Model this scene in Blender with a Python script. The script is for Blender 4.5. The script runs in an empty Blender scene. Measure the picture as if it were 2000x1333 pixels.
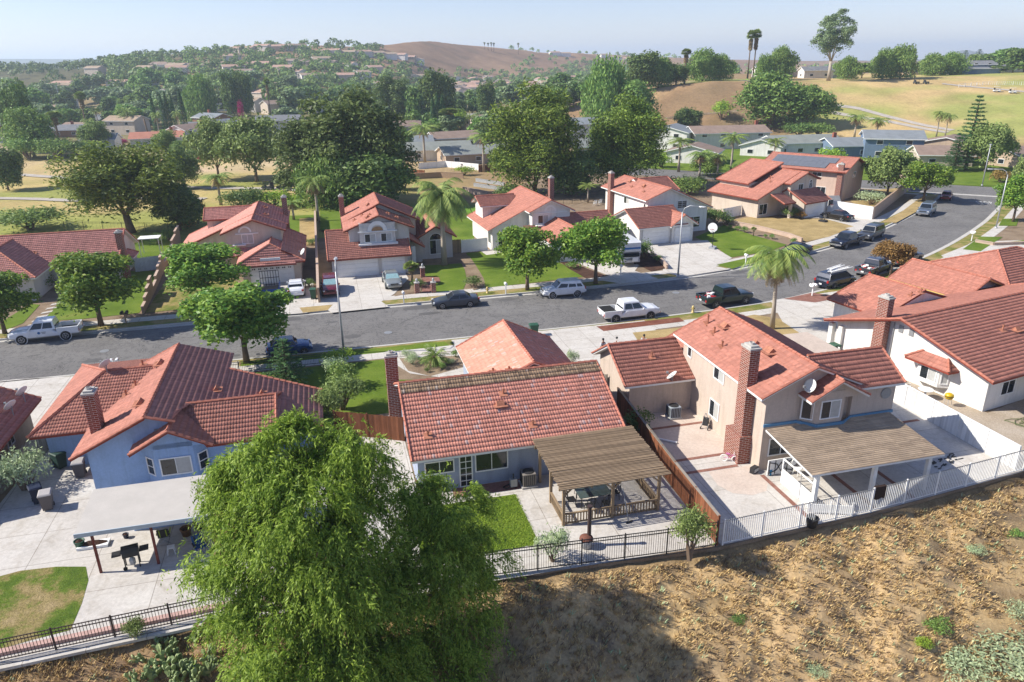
import bpy, math, random
import numpy as np
from mathutils import Vector, Matrix
R=math.radians; PI=math.pi
scn=bpy.context.scene; COL=scn.collection
random.seed(7); RNG=np.random.default_rng(7)
# ---------------------------------------------------------------- camera, sky, sun, exposure
F_PX,CAM_H,CX,CY=1430.,23.5,1000.,666.5
PITCH=math.atan((CY-120.)/F_PX); ROLL=R(0.8)
_fw=np.array([0,math.cos(PITCH),-math.sin(PITCH)]); _r0=np.array([1.,0,0]); _u0=np.cross(_r0,_fw)
_rt=_r0*math.cos(ROLL)-_u0*math.sin(ROLL); _up=_r0*math.sin(ROLL)+_u0*math.cos(ROLL)
cam=bpy.data.cameras.new('camera'); cam_o=bpy.data.objects.new('camera',cam); COL.objects.link(cam_o)
cam.sensor_width=36.; cam.lens=F_PX/2000.*36.; cam.clip_start=.5; cam.clip_end=40000.
cam_o.matrix_world=Matrix(((_rt[0],_up[0],-_fw[0],0),(_rt[1],_up[1],-_fw[1],0),(_rt[2],_up[2],-_fw[2],CAM_H),(0,0,0,1)))
scn.camera=cam_o
SUN_EL,SUN_DIR=R(40),R(-3)        # the sun stands to the west (-X) and a touch behind the street
sund=Vector((-math.cos(SUN_EL)*math.cos(SUN_DIR),math.cos(SUN_EL)*math.sin(SUN_DIR),math.sin(SUN_EL)))
sl=bpy.data.lights.new('sun','SUN'); sl.energy=3.35; sl.angle=R(.5); sl.color=(1,.94,.84)
so=bpy.data.objects.new('sun',sl); COL.objects.link(so); so.rotation_euler=sund.to_track_quat('Z','Y').to_euler(); so.location=(-60,0,80)
wd=bpy.data.worlds.new('World'); scn.world=wd; wd.use_nodes=True
_n=wd.node_tree; _n.nodes.clear()
_sky=_n.nodes.new('ShaderNodeTexSky'); _sky.sky_type='NISHITA'; _sky.sun_disc=False; _sky.sun_elevation=SUN_EL; _sky.sun_rotation=R(-90)+SUN_DIR
_sky.altitude=200; _sky.air_density=1.; _sky.dust_density=.1; _sky.ozone_density=3.
_bg=_n.nodes.new('ShaderNodeBackground'); _bg.inputs[1].default_value=.074
_wo=_n.nodes.new('ShaderNodeOutputWorld'); _mx=_n.nodes.new('ShaderNodeMix'); _mx.data_type='RGBA'; _mx.blend_type='MULTIPLY'; _mx.inputs[0].default_value=1; _mx.inputs[7].default_value=(.84,.785,.915,1); _n.links.new(_sky.outputs[0],_mx.inputs[6]); _n.links.new(_mx.outputs[2],_bg.inputs[0]); _n.links.new(_bg.outputs[0],_wo.inputs[0])
scn.view_settings.view_transform='Standard'; scn.view_settings.look='None'; scn.view_settings.gamma=1; scn.view_settings.exposure=1.22
scn.render.engine='CYCLES'; scn.cycles.max_bounces=5; scn.cycles.volume_bounces=1; scn.cycles.transparent_max_bounces=6
# ---------------------------------------------------------------- where things stand
def ray(px,py): return _fw+_rt*((px-CX)/F_PX)-_up*((py-CY)/F_PX)
def gp(px,py,z=0.):
    d=ray(px,py); t=(z-CAM_H)/d[2]; return Vector((d[0]*t,d[1]*t,z))
def proj(p):
    v=np.array([p[0],p[1],p[2]-CAM_H]); w=v@_fw; return CX+F_PX*(v@_rt)/w, CY-F_PX*(v@_up)/w
def far(px,dist):                      # a point `dist` metres ahead in the direction of a picture column
    w=dist*math.cos(PITCH)+8; return ((px-CX)*w/F_PX, dist)
def rise(p,py):                        # how tall a thing standing at p must be to reach picture row py
    lo,hi=0.,120.
    for _ in range(40):
        m=(lo+hi)/2
        if proj((p[0],p[1],p[2]+m))[1]>py: lo=m
        else: hi=m
    return lo
O2=np.array([-13.5,60.1]); HEAD=14.
def st(s,t,z=0.,a=HEAD):
    c,n=math.cos(R(a)),math.sin(R(a)); return Vector((O2[0]+s*c-t*n,O2[1]+s*n+t*c,z))
# ---------------------------------------------------------------- objects
def tag(o,label=None,cat=None,group=None,kind=None):
    if label: o['label']=label
    if cat: o['category']=cat
    if group: o['group']=group
    if kind: o['kind']=kind
    return o
def empty(name,loc,rz=0.,label=None,cat=None,group=None):
    o=bpy.data.objects.new(name,None); COL.objects.link(o); o.location=loc; o.rotation_euler=(0,0,rz); o.empty_display_size=.3
    return tag(o,label,cat,group)
def dup(o,loc=None,rz=None,sc=None,label=None,group=None,parent=None):
    c=o.copy(); COL.objects.link(c)
    if parent is not None: c.parent=parent
    if loc is not None: c.location=loc
    if rz is not None: c.rotation_euler=(0,0,rz)
    if sc is not None: c.scale=sc if hasattr(sc,'__len__') else (sc,sc,sc)
    if label: c['label']=label
    if group: c['group']=group
    for ch in list(o.children): dup(ch,parent=c)
    return c
class MB:
    def __init__(s,M=None): s.v=[];s.f=[];s.mi=[];s.uv={};s.M=M;s.m=0
    def add(s,p):
        s.v.append(tuple(s.M@Vector(p)) if s.M is not None else tuple(p)); return len(s.v)-1
    def poly(s,pts,m=None,uv=None):
        s.f.append([s.add(p) for p in pts]); s.mi.append(s.m if m is None else m)
        if uv: s.uv[len(s.f)-1]=uv
        return s
    def box(s,c,d,rz=0.,m=None,ry=0.,rx=0.):
        Rm=Matrix.Rotation(rz,3,'Z')@Matrix.Rotation(ry,3,'Y')@Matrix.Rotation(rx,3,'X'); c=Vector(c)
        P=[c+Rm@Vector((x*d[0]/2,y*d[1]/2,z*d[2]/2)) for z in(-1,1) for x,y in((-1,-1),(1,-1),(1,1),(-1,1))]
        for q in((3,2,1,0),(4,5,6,7),(0,1,5,4),(1,2,6,5),(2,3,7,6),(3,0,4,7)): s.poly([P[i] for i in q],m)
        return s
    def bar(s,p,q,w,h=None,m=None):
        p=Vector(p);q=Vector(q);d=q-p
        if d.length<1e-6: return s
        h=w if h is None else h; z=Vector((0,0,1)); x=d.cross(z)
        if x.length<1e-4: x=Vector((1,0,0))
        x.normalize(); y=d.normalized().cross(x)*-1; x*=w/2; y*=h/2
        A=[p-x-y,p+x-y,p+x+y,p-x+y]; B=[a+d for a in A]
        for i in range(4): s.poly([A[i],A[(i+1)%4],B[(i+1)%4],B[i]],m)
        s.poly(A[::-1],m); s.poly(B,m); return s
    def tube(s,p,q,r0,r1=None,n=8,m=None,cap=True):
        return s.path([p,q],[r0,r0 if r1 is None else r1],n,m,cap)
    def path(s,pts,rs,n=8,m=None,cap=True):
        pts=[Vector(p) for p in pts]
        if not hasattr(rs,'__len__'): rs=[rs]*len(pts)
        rings=[]; x=None
        for i,p in enumerate(pts):
            d=(pts[min(i+1,len(pts)-1)]-pts[max(i-1,0)]).normalized()
            if x is None: x=d.orthogonal().normalized()
            x=(x-d*x.dot(d)).normalized(); y=d.cross(x)
            rings.append([p+(x*math.cos(2*PI*k/n)+y*math.sin(2*PI*k/n))*rs[i] for k in range(n)])
        return s.loft(rings,cap,m)
    def loft(s,rings,cap=True,m=None):
        I=[[s.add(p) for p in r] for r in rings]; n=len(I[0]); mm=s.m if m is None else m
        for a,b in zip(I,I[1:]):
            for k in range(n): s.f.append([a[k],a[(k+1)%n],b[(k+1)%n],b[k]]); s.mi.append(mm)
        if cap: s.f.append(I[0][::-1]); s.f.append(I[-1]); s.mi+=[mm,mm]
        return s
    def lathe(s,prof,c=(0,0,0),n=16,m=None,axis='Z'):
        c=Vector(c); rings=[]
        for r,z in prof:
            rg=[]
            for k in range(n):
                a=2*PI*k/n; x,y=r*math.cos(a),r*math.sin(a)
                rg.append(c+(Vector((x,y,z)) if axis=='Z' else Vector((x,z,-y)) if axis=='Y' else Vector((z,x,y))))
            rings.append(rg)
        return s.loft(rings,True,m)
    def prism(s,pts,z0,z1,m=None,bottom=True):
        n=len(pts); A=[(p[0],p[1],z0) for p in pts]; B=[(p[0],p[1],z1) for p in pts]
        ar=sum(A[i][0]*A[(i+1)%n][1]-A[(i+1)%n][0]*A[i][1] for i in range(n))
        if ar<0: A=A[::-1];B=B[::-1]
        for i in range(n): s.poly([A[i],A[(i+1)%n],B[(i+1)%n],B[i]],m)
        if bottom: s.poly(A[::-1],m)
        s.poly(B,m); return s
    def obj(s,name,mats,parent=None,smooth=False,label=None):
        me=bpy.data.meshes.new(name); me.from_pydata(s.v,[],s.f)
        for mt in (mats if isinstance(mats,(list,tuple)) else [mats]): me.materials.append(mt)
        me.polygons.foreach_set('material_index',s.mi)
        if s.uv:
            l=me.uv_layers.new(name='UVMap'); 
            for fi,uv in s.uv.items():
                for k,li in enumerate(me.polygons[fi].loop_indices): l.data[li].uv=uv[k]
        if smooth: me.polygons.foreach_set('use_smooth',[True]*len(me.polygons))
        me.update(); o=bpy.data.objects.new(name,me); COL.objects.link(o)
        if parent is not None: o.parent=parent
        if label: o['label']=label
        return o
def np_mesh(name,V,Fc,mats,parent=None,mi=None,smooth=False):
    V=np.asarray(V,dtype=np.float32); Fc=np.asarray(Fc,dtype=np.int32); k=Fc.shape[1]; n=len(Fc)
    me=bpy.data.meshes.new(name); me.vertices.add(len(V)); me.vertices.foreach_set('co',V.ravel())
    me.loops.add(n*k); me.loops.foreach_set('vertex_index',Fc.ravel()); me.polygons.add(n)
    me.polygons.foreach_set('loop_start',np.arange(0,n*k,k,dtype=np.int32))
    for mt in (mats if isinstance(mats,(list,tuple)) else [mats]): me.materials.append(mt)
    if mi is not None: me.polygons.foreach_set('material_index',np.asarray(mi,dtype=np.int32))
    if smooth: me.polygons.foreach_set('use_smooth',np.ones(n,dtype=bool))
    me.update(calc_edges=True); me.validate()
    o=bpy.data.objects.new(name,me); COL.objects.link(o)
    if parent is not None: o.parent=parent
    return o
# ---------------------------------------------------------------- materials
def ramp(nt,fac,stops):
    r=nt.nodes.new('ShaderNodeValToRGB'); e=r.color_ramp.elements
    while len(e)<len(stops): e.new(.5)
    for k,(p,c) in enumerate(stops): e[k].position=p; e[k].color=(*c,1)
    nt.links.new(fac,r.inputs[0]); return r.outputs[0]
def base(name,rough=.8,spec=.3,metal=0.):
    m=bpy.data.materials.new(name); m.use_nodes=True; nt=m.node_tree; b=nt.nodes['Principled BSDF']
    b.inputs['Roughness'].default_value=rough; b.inputs['Metallic'].default_value=metal; b.inputs['Specular IOR Level'].default_value=spec
    return m,nt,b
def noise(nt,scale,detail=4,rough=.6,coord='Object',vec=None,dist=0.):
    n=nt.nodes.new('ShaderNodeTexNoise'); n.inputs['Scale'].default_value=scale; n.inputs['Detail'].default_value=detail
    n.inputs['Roughness'].default_value=rough; n.inputs['Distortion'].default_value=dist
    if vec is None:
        t=nt.nodes.new('ShaderNodeTexCoord'); vec=t.outputs[coord]
    nt.links.new(vec,n.inputs['Vector']); return n.outputs[0]
def bump(nt,b,h,strength=.4,dist=.02):
    k=nt.nodes.new('ShaderNodeBump'); k.inputs['Strength'].default_value=strength; k.inputs['Distance'].default_value=dist
    nt.links.new(h,k.inputs['Height']); nt.links.new(k.outputs[0],b.inputs['Normal'])
def math_(nt,op,a,b=None):
    n=nt.nodes.new('ShaderNodeMath'); n.operation=op
    for i,x in enumerate((a,b)):
        if x is None: continue
        if isinstance(x,(int,float)): n.inputs[i].default_value=x
        else: nt.links.new(x,n.inputs[i])
    return n.outputs[0]
def mixc(nt,f,a,b,mode='MIX'):
    n=nt.nodes.new('ShaderNodeMix'); n.data_type='RGBA'; n.blend_type=mode
    for k,x in ((0,f),(6,a),(7,b)):
        if isinstance(x,(int,float)): n.inputs[k].default_value=x
        elif isinstance(x,tuple): n.inputs[k].default_value=(*x,1)
        else: nt.links.new(x,n.inputs[k])
    return n.outputs[2]
_mc={}
def dk(c,k): return tuple(min(1,x*k) for x in c)
def plain(name,c,rough=.6,spec=.3,metal=0.,var=.12,sc=3.,bmp=0.,coord='Object'):
    key=('p',name)
    if key in _mc: return _mc[key]
    m,nt,b=base(name,rough,spec,metal)
    f=noise(nt,sc,5,.65,coord); nt.links.new(ramp(nt,f,[(.3,dk(c,1-var)),(.7,dk(c,1+var))]),b.inputs['Base Color'])
    if bmp: bump(nt,b,noise(nt,sc*14,3),bmp,.02)
    _mc[key]=m; return m
def stucco(name,c):
    key=('s',name)
    if key in _mc: return _mc[key]
    m,nt,b=base(name,.92,.15)
    f=noise(nt,.7,5,.6); g=noise(nt,9,3,.6)
    col=ramp(nt,f,[(.28,dk(c,.86)),(.5,c),(.75,dk(c,1.07))]); col=mixc(nt,.35,col,ramp(nt,g,[(.3,dk(c,.8)),(.7,dk(c,1.12))]))
    t=nt.nodes.new('ShaderNodeTexCoord'); mp=nt.nodes.new('ShaderNodeMapping'); mp.inputs['Scale'].default_value=(2.2,2.2,.22); nt.links.new(t.outputs['Object'],mp.inputs[0]); col=mixc(nt,.5,col,ramp(nt,noise(nt,1.,5,.7,vec=mp.outputs[0]),[(.36,(.76,.75,.73)),(.52,(1,1,1))]),'MULTIPLY')
    nt.links.new(col,b.inputs['Base Color']); bump(nt,b,noise(nt,26,3),.5,.03); _mc[key]=m; return m
def ground_mat(name,stops,sc=.5,fine=8.,bmp=.5,rough=.95,bd=.05,fk=.5,joint=None):
    m,nt,b=base(name,rough,.1)
    f=noise(nt,sc,6,.62,'Object'); col=ramp(nt,f,stops); g=noise(nt,fine,4,.7)
    col=mixc(nt,fk,col,ramp(nt,g,[(.32,(.35,.35,.35)),(.72,(1.25,1.25,1.25))]),'MULTIPLY')
    if joint:
        t=nt.nodes.new('ShaderNodeTexCoord'); mp=nt.nodes.new('ShaderNodeMapping'); mp.inputs['Rotation'].default_value=(0,0,R(-14)); nt.links.new(t.outputs['Object'],mp.inputs[0]); k=nt.nodes.new('ShaderNodeTexBrick'); k.offset=0; nt.links.new(mp.outputs[0],k.inputs['Vector'])
        for q,v in (('Scale',1.),('Mortar Size',.022),('Brick Width',joint),('Row Height',joint*.9),('Mortar Smooth',.3)): k.inputs[q].default_value=v
        k.inputs['Color1'].default_value=(1,1,1,1); k.inputs['Color2'].default_value=(.94,.935,.93,1); k.inputs['Mortar'].default_value=(.5,.47,.44,1); col=mixc(nt,.9,col,k.outputs[0],'MULTIPLY'); w=noise(nt,.8,6,.7,dist=1.6); col=mixc(nt,.8,col,ramp(nt,w,[(.5,(1,1,1)),(.62,(.86,.84,.81)),(.75,(.74,.71,.67))]),'MULTIPLY')
    nt.links.new(col,b.inputs['Base Color']); bump(nt,b,g,bmp,bd); return m
def tile_mat(name,c,pale=0.,pu=.17,pv=.34,dark=.84):
    m,nt,b=base(name,.78,.22)
    t=nt.nodes.new('ShaderNodeUVMap'); sp=nt.nodes.new('ShaderNodeSeparateXYZ'); nt.links.new(t.outputs[0],sp.inputs[0])
    fu=math_(nt,'FLOOR',math_(nt,'DIVIDE',sp.outputs[0],pu)); fv=math_(nt,'FLOOR',math_(nt,'DIVIDE',sp.outputs[1],pv))
    cb=nt.nodes.new('ShaderNodeCombineXYZ'); nt.links.new(fu,cb.inputs[0]); nt.links.new(fv,cb.inputs[1])
    w=nt.nodes.new('ShaderNodeTexWhiteNoise'); w.noise_dimensions='2D'; nt.links.new(cb.outputs[0],w.inputs['Vector'])
    col=ramp(nt,w.outputs[0],[(0,dk(c,dark)),(.35,dk(c,.93)),(.8,dk(c,1.05)),(.93,dk(c,1.12)),(1,tuple(x+(.42-x)*pale for x in dk(c,1.15)))])
    f=noise(nt,.45,5,.65); col=mixc(nt,.5,col,ramp(nt,f,[(.3,(.84,.84,.85)),(.7,(1.1,1.09,1.09))]),'MULTIPLY')
    mp=nt.nodes.new('ShaderNodeMapping'); mp.inputs['Scale'].default_value=(1.6,.16,1); nt.links.new(t.outputs[0],mp.inputs[0]); sk=noise(nt,1.,5,.7,vec=mp.outputs[0]); col=mixc(nt,.33,col,ramp(nt,sk,[(.38,(.70,.70,.72)),(.55,(1,1,1)),(.7,(1.14,1.13,1.13))]),'MULTIPLY')
    g=noise(nt,6,4,.7); col=mixc(nt,.3,col,ramp(nt,g,[(.35,(.6,.58,.56)),(.65,(1.1,1.1,1.1))]),'MULTIPLY')
    nt.links.new(col,b.inputs['Base Color']); bump(nt,b,noise(nt,40,2),.25,.01); return m
def leaf_mat(name,c1,c2,trans=.35,rough=.55,hue=.022,twig=None):
    m=bpy.data.materials.new(name); m.use_nodes=True; nt=m.node_tree; nt.nodes.clear(); out=nt.nodes.new('ShaderNodeOutputMaterial')
    g=nt.nodes.new('ShaderNodeNewGeometry'); oi=nt.nodes.new('ShaderNodeObjectInfo')
    f=math_(nt,'ADD',math_(nt,'MULTIPLY',g.outputs['Random Per Island'],.7),math_(nt,'MULTIPLY',noise(nt,.55,3,.6),.3))
    col=ramp(nt,f,([(.13,twig)] if twig else [])+[(.15 if twig else .1,c1),(.55,tuple((a+b)/2 for a,b in zip(c1,c2))),(.9,c2)])
    hs=nt.nodes.new('ShaderNodeHueSaturation'); nt.links.new(col,hs.inputs['Color'])
    nt.links.new(math_(nt,'ADD',math_(nt,'MULTIPLY',oi.outputs['Random'],hue),.5-hue/2),hs.inputs['Hue'])
    nt.links.new(math_(nt,'ADD',math_(nt,'MULTIPLY',oi.outputs['Random'],.24),.88),hs.inputs['Value'])
    d=nt.nodes.new('ShaderNodeBsdfPrincipled'); d.inputs['Roughness'].default_value=rough; d.inputs['Specular IOR Level'].default_value=.25
    tr=nt.nodes.new('ShaderNodeBsdfTranslucent'); mx=nt.nodes.new('ShaderNodeMixShader'); mx.inputs[0].default_value=trans
    nt.links.new(hs.outputs[0],d.inputs['Base Color']); nt.links.new(hs.outputs[0],tr.inputs[0])
    nt.links.new(d.outputs[0],mx.inputs[1]); nt.links.new(tr.outputs[0],mx.inputs[2]); nt.links.new(mx.outputs[0],out.inputs[0]); return m
def glass_mat(name,c=(.02,.025,.03),rough=.06):
    return plain(name,c,rough,.7,0,.3,1.5)
def brick_mat(name,c,mortar=(.42,.38,.34),sc=1.,bw=.4,bh=.13):
    m,nt,b=base(name,.88,.15); t=nt.nodes.new('ShaderNodeUVMap'); k=nt.nodes.new('ShaderNodeTexBrick')
    nt.links.new(t.outputs[0],k.inputs['Vector']); k.inputs['Scale'].default_value=sc; k.inputs['Mortar Size'].default_value=.016; k.inputs['Brick Width'].default_value=bw; k.inputs['Row Height'].default_value=bh
    k.inputs['Color1'].default_value=(*c,1); k.inputs['Color2'].default_value=(*dk(c,.7),1); k.inputs['Mortar'].default_value=(*mortar,1)
    f=noise(nt,5,4,.6); nt.links.new(mixc(nt,.4,k.outputs[0],ramp(nt,f,[(.3,(.7,.7,.7)),(.7,(1.15,1.15,1.15))]),'MULTIPLY'),b.inputs['Base Color'])
    bump(nt,b,k.outputs['Fac'],-.4,.02); return m
def wood_mat(name,c,var=.35,sc=(1,1,1),rough=.85):
    m,nt,b=base(name,rough,.15); t=nt.nodes.new('ShaderNodeTexCoord'); mp=nt.nodes.new('ShaderNodeMapping'); mp.inputs['Scale'].default_value=sc
    nt.links.new(t.outputs['Object'],mp.inputs[0]); f=noise(nt,3.,5,.7,vec=mp.outputs[0])
    g=nt.nodes.new('ShaderNodeNewGeometry'); fr=math_(nt,'ADD',math_(nt,'MULTIPLY',f,.55),math_(nt,'MULTIPLY',g.outputs['Random Per Island'],.45))
    nt.links.new(ramp(nt,fr,[(.2,dk(c,1-var)),(.5,c),(.8,dk(c,1+var))]),b.inputs['Base Color']); bump(nt,b,f,.2,.01); return m
def paint(name,c,metal=.0,rough=.28):
    key=('car',name)
    if key in _mc: return _mc[key]
    m,nt,b=base('car_paint_'+name,rough,.5,metal); b.inputs['Coat Weight'].default_value=.6; b.inputs['Coat Roughness'].default_value=.06
    f=noise(nt,2.5,4,.6); nt.links.new(ramp(nt,f,[(.3,dk(c,.9)),(.7,dk(c,1.06))]),b.inputs['Base Color']); _mc[key]=m; return m
M=dict(
 asphalt=None, white=plain('white_paint',(.78,.78,.76),.55,.3,0,.06,2), trim=plain('trim_white',(.74,.74,.72),.6,.3,0,.06,2),
 black=plain('black_metal',(.02,.02,.022),.5,.4), rubber=plain('rubber',(.018,.018,.018),.85,.2), chrome=plain('chrome',(.6,.6,.62),.25,.5,.9,.05),
 rim=plain('wheel_alloy',(.45,.46,.48),.35,.5,.6,.05), plastic=plain('dark_plastic',(.03,.03,.032),.6,.3), glass=glass_mat('window_glass'),
 carglass=glass_mat('car_glass',(.012,.016,.02),.04), blind=plain('window_blind',(.42,.42,.40),.5,.4,0,.1,6), tail=plain('tail_lamp',(.35,.015,.012),.3,.5),
 lamp=plain('head_lamp',(.7,.72,.74),.2,.6,.2,.05), grey=plain('grey_metal',(.28,.29,.30),.5,.4,.3), galv=plain('galvanised',(.46,.47,.48),.5,.4,.4,.1),
 brickred=brick_mat('chimney_brick',(.27,.065,.035)), bark=wood_mat('bark',(.16,.115,.08),.4,(4,4,1)), barkpale=wood_mat('pale_bark',(.36,.31,.25),.3,(4,4,1)),
 concrete=ground_mat('concrete',[(.25,(.49,.455,.41)),(.5,(.56,.53,.485)),(.75,(.60,.575,.53))],.35,6.,.12,.9,.01,.22,2.4),
 patio=ground_mat('patio_concrete',[(.25,(.47,.44,.40)),(.5,(.55,.52,.48)),(.75,(.595,.57,.53))],.35,5.,.12,.9,.01,.25,3.3),
)
# ---------------------------------------------------------------- houses
TILE=dict(red=tile_mat('red_roof_tile',(.40,.172,.128)), mid=tile_mat('brown_red_roof_tile',(.43,.205,.165)), pale=tile_mat('mottled_red_roof_tile',(.64,.28,.205),.6),
 worn=tile_mat('weathered_buff_roof_tile',(.36,.24,.15),.4,dark=.5), shingle=tile_mat('grey_shingle',(.20,.195,.19),0,.9,.16,.8), brownsh=tile_mat('brown_shingle',(.22,.165,.13),0,.9,.16,.8),
 tan=tile_mat('tan_shingle',(.40,.30,.205),0,.9,.2,.8), dusk=tile_mat('dull_pink_roof_tile',(.52,.235,.19)))
def inpoly(p,poly):
    x,y=p; r=False; n=len(poly)
    for i in range(n):
        (x1,y1),(x2,y2)=poly[i],poly[(i+1)%n]
        if (y1>y)!=(y2>y) and x<(x2-x1)*(y-y1)/(y2-y1)+x1: r=not r
    return r
class House:
    def __init__(s,name,label,s0=0,t0=0,wall=None,tile='red',fascia=None,origin=None,a=HEAD,cat='house',group=None,z=0.,step=4,pu=.17,pv=.34,amp=.027):
        s.s0,s.t0=(s0,t0) if origin is None else (0,0)
        loc=st(s0,t0,z) if origin is None else Vector(origin)
        s.e=empty(name,loc,R(a),label,cat,group); s.wall=wall; s.tile=TILE[tile]; s.fas=fascia or M['trim']
        s.W=MB(); s.W2={}; s.caps=[]; s.fb=MB(); s.sl=[]; s.polys=[]; s.step=step; s.pu=pu; s.pv=pv; s.amp=amp
    def L(s,p): return (p[0]-s.s0,p[1]-s.t0)+((p[2],) if len(p)>2 else ())
    def vol(s,pts,z0,z1,mat=None,name='wall_bay'):       # upright block, pts (s,t)
        mb=s.W if mat is None else s.W2.setdefault((name,mat.name),(MB(),mat,name))[0]
        mb.prism([s.L(p) for p in pts],z0,z1)
    def rect(s,a,b,c,d,z0,z1,mat=None,name='wall_bay'): s.vol([(a,c),(b,c),(b,d),(a,d)],z0,z1,mat,name)
    def slope(s,pts,mat=None,drop=.14,caps=(),fasc=True):
        P=[Vector(s.L(p)) for p in pts]; u=(P[1]-P[0]).normalized(); n=None
        for q in P[2:]:
            n=u.cross(q-P[0])
            if n.length>1e-3: break
        n.normalize()
        if n.z<0: n=-n
        v=n.cross(u)
        if v.dot(P[2]-P[0])<0: v=-v
        s.polys.append((P,n)); s.sl.append((P,u,v,n,mat))
        if fasc:
            k=len(P); lo=[p-Vector((0,0,drop)) for p in P]
            ar=sum(P[i].x*P[(i+1)%k].y-P[(i+1)%k].x*P[i].y for i in range(k)); A,B=(P,lo) if ar>0 else (P[::-1],lo[::-1])
            s.fb.poly(B[::-1])
            for i in range(k): s.fb.poly([B[i],B[(i+1)%k],A[(i+1)%k],A[i]])
        for i,j in caps: s.cap(pts[i],pts[j])
    def cap(s,p,q,r=.1,seg=.42,lift=.05):
        p=Vector(s.L(p));q=Vector(s.L(q)); d=q-p; n=max(1,int(d.length/seg)); dn=d.normalized(); x=dn.cross(Vector((0,0,1))).normalized(); y=x.cross(dn); cm=MB(); s.caps.append(cm)
        for k in range(n):
            a=p+d*(k/n); b=p+d*((k+1)/n)+dn*.03; rg=[]
            for c,rr,h in((a,r*1.08,.02),(b,r*.92,0)):
                rg.append([c+x*(math.cos(t)*rr)+y*(math.sin(t)*rr+lift+h) for t in(-.5,.25,PI/2,PI-.25,PI+.5)])
            cm.loft(rg)
    def gable(s,a0,a1,b0,b1,axis,r,zr,z0,z1=None,ov=.45,ovr=.35,zb=0.,wall=True,caps=True,mats=(None,None),ends=(1,1),sides=(1,1)):
        """a across the ridge, b along it; axis 't' or 's' names the way the ridge runs"""
        z1=z0 if z1 is None else z1; f=(lambda a,b,z:(a,b,z)) if axis=='t' else (lambda a,b,z:(b,a,z))
        if wall:
            for b in(b0,b1):
                pass
            A=[s.L(f(a0,b0,zb)),s.L(f(a1,b0,zb)),s.L(f(a1,b0,z1)),s.L(f(r,b0,zr)),s.L(f(a0,b0,z0))]; B=[s.L(f(a0,b1,zb)),s.L(f(a1,b1,zb)),s.L(f(a1,b1,z1)),s.L(f(r,b1,zr)),s.L(f(a0,b1,z0))]
            if axis!='t': A,B=B,A
            s.W.poly(A); s.W.poly(B[::-1])
            for i in range(5):
                j=(i+1)%5; s.W.poly([A[j],A[i],B[i],B[j]])
        g0=(zr-z0)/(r-a0); g1=(zr-z1)/(a1-r); h=.15; c0,c1=b0-ovr*ends[0],b1+ovr*ends[1]
        e0=f(a0-ov,c0,z0-g0*ov+h),f(a0-ov,c1,z0-g0*ov+h); e1=f(a1+ov,c0,z1-g1*ov+h),f(a1+ov,c1,z1-g1*ov+h); q=f(r,c0,zr+h),f(r,c1,zr+h)
        if sides[0]: s.slope([e0[0],e0[1],q[1],q[0]],mats[0])
        if sides[1]: s.slope([e1[0],e1[1],q[1],q[0]],mats[1])
        if caps:
            s.cap(*q)
            for k in(0,1):
                if ends[k]:
                    if sides[0]: s.cap(e0[k],q[k],.09,lift=.02)
                    if sides[1]: s.cap(e1[k],q[k],.09,lift=.02)
    def hip(s,a0,a1,b0,b1,ze,zr,ov=.5,wall=True,zb=0.,axis='s',hips=(1,1)):
        if wall: s.rect(a0,a1,b0,b1,zb,ze)
        a0-=ov;a1+=ov;b0-=ov;b1+=ov; h=.15; z=ze+h-.2; zr+=h
        if axis=='s':
            m=(b0+b1)/2; w=(b1-b0)/2; p=(a0+w*hips[0],m,zr); q=(a1-w*hips[1],m,zr)
        else:
            m=(a0+a1)/2; w=(a1-a0)/2; p=(m,b0+w*hips[0],zr); q=(m,b1-w*hips[1],zr)
        A,B,C,D=(a0,b0,z),(a1,b0,z),(a1,b1,z),(a0,b1,z)
        if axis=='s': s.slope([A,B,q,p]); s.slope([C,D,p,q]); s.slope([D,A,p]); s.slope([B,C,q]); cs=((A,p),(D,p),(B,q),(C,q),(p,q))
        else: s.slope([D,A,p,q]); s.slope([B,C,q,p]); s.slope([A,B,p]); s.slope([C,D,q]); cs=((A,p),(B,p),(C,q),(D,q),(p,q))
        for c in cs: s.cap(*c)
    def zat(s,x,y):
        p=s.L((x,y)); best=0.
        for P,n in s.polys:
            if inpoly(p,[(q.x,q.y) for q in P]): best=max(best,P[0].z-(n.x*(p[0]-P[0].x)+n.y*(p[1]-P[0].y))/n.z)
        return best
    def win(s,x,y,z,w,h,ang,style='slider',glass='glass',frame='white',name='window',d=.05,fw=.07,label=None):
        n=Vector((math.cos(R(ang)),math.sin(R(ang)),0)); r=Vector((-n.y,n.x,0)); c=Vector(s.L((x,y,z))); mb=MB(); k=Vector((0,0,1))
        def bx(u0,u1,v0,v1,d0,d1,m=mb):
            P=[c+r*u+k*v+n*q for q in(d0,d1) for u,v in((u0,v0),(u1,v0),(u1,v1),(u0,v1))]
            for q in((3,2,1,0),(4,5,6,7),(0,1,5,4),(1,2,6,5),(2,3,7,6),(3,0,4,7)): m.poly([P[i] for i in q])
        W,H=w/2,h/2; bx(-W,W,-H,-H+fw,-.02,d);bx(-W,W,H-fw,H,-.02,d);bx(-W,-W+fw,-H+fw,H-fw,-.02,d);bx(W-fw,W,-H+fw,H-fw,-.02,d)
        g=fw*.6
        if style in('slider','grid'): bx(-g/2,g/2,-H+fw,H-fw,-.02,d*.8)
        if style=='hung': bx(-W+fw,W-fw,-g/2,g/2,-.02,d*.8)
        if style=='grid':
            for i in range(1,4): bx(-W+fw,W-fw,-H+h*i/4-.015,-H+h*i/4+.015,-.02,d*.7)
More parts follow.
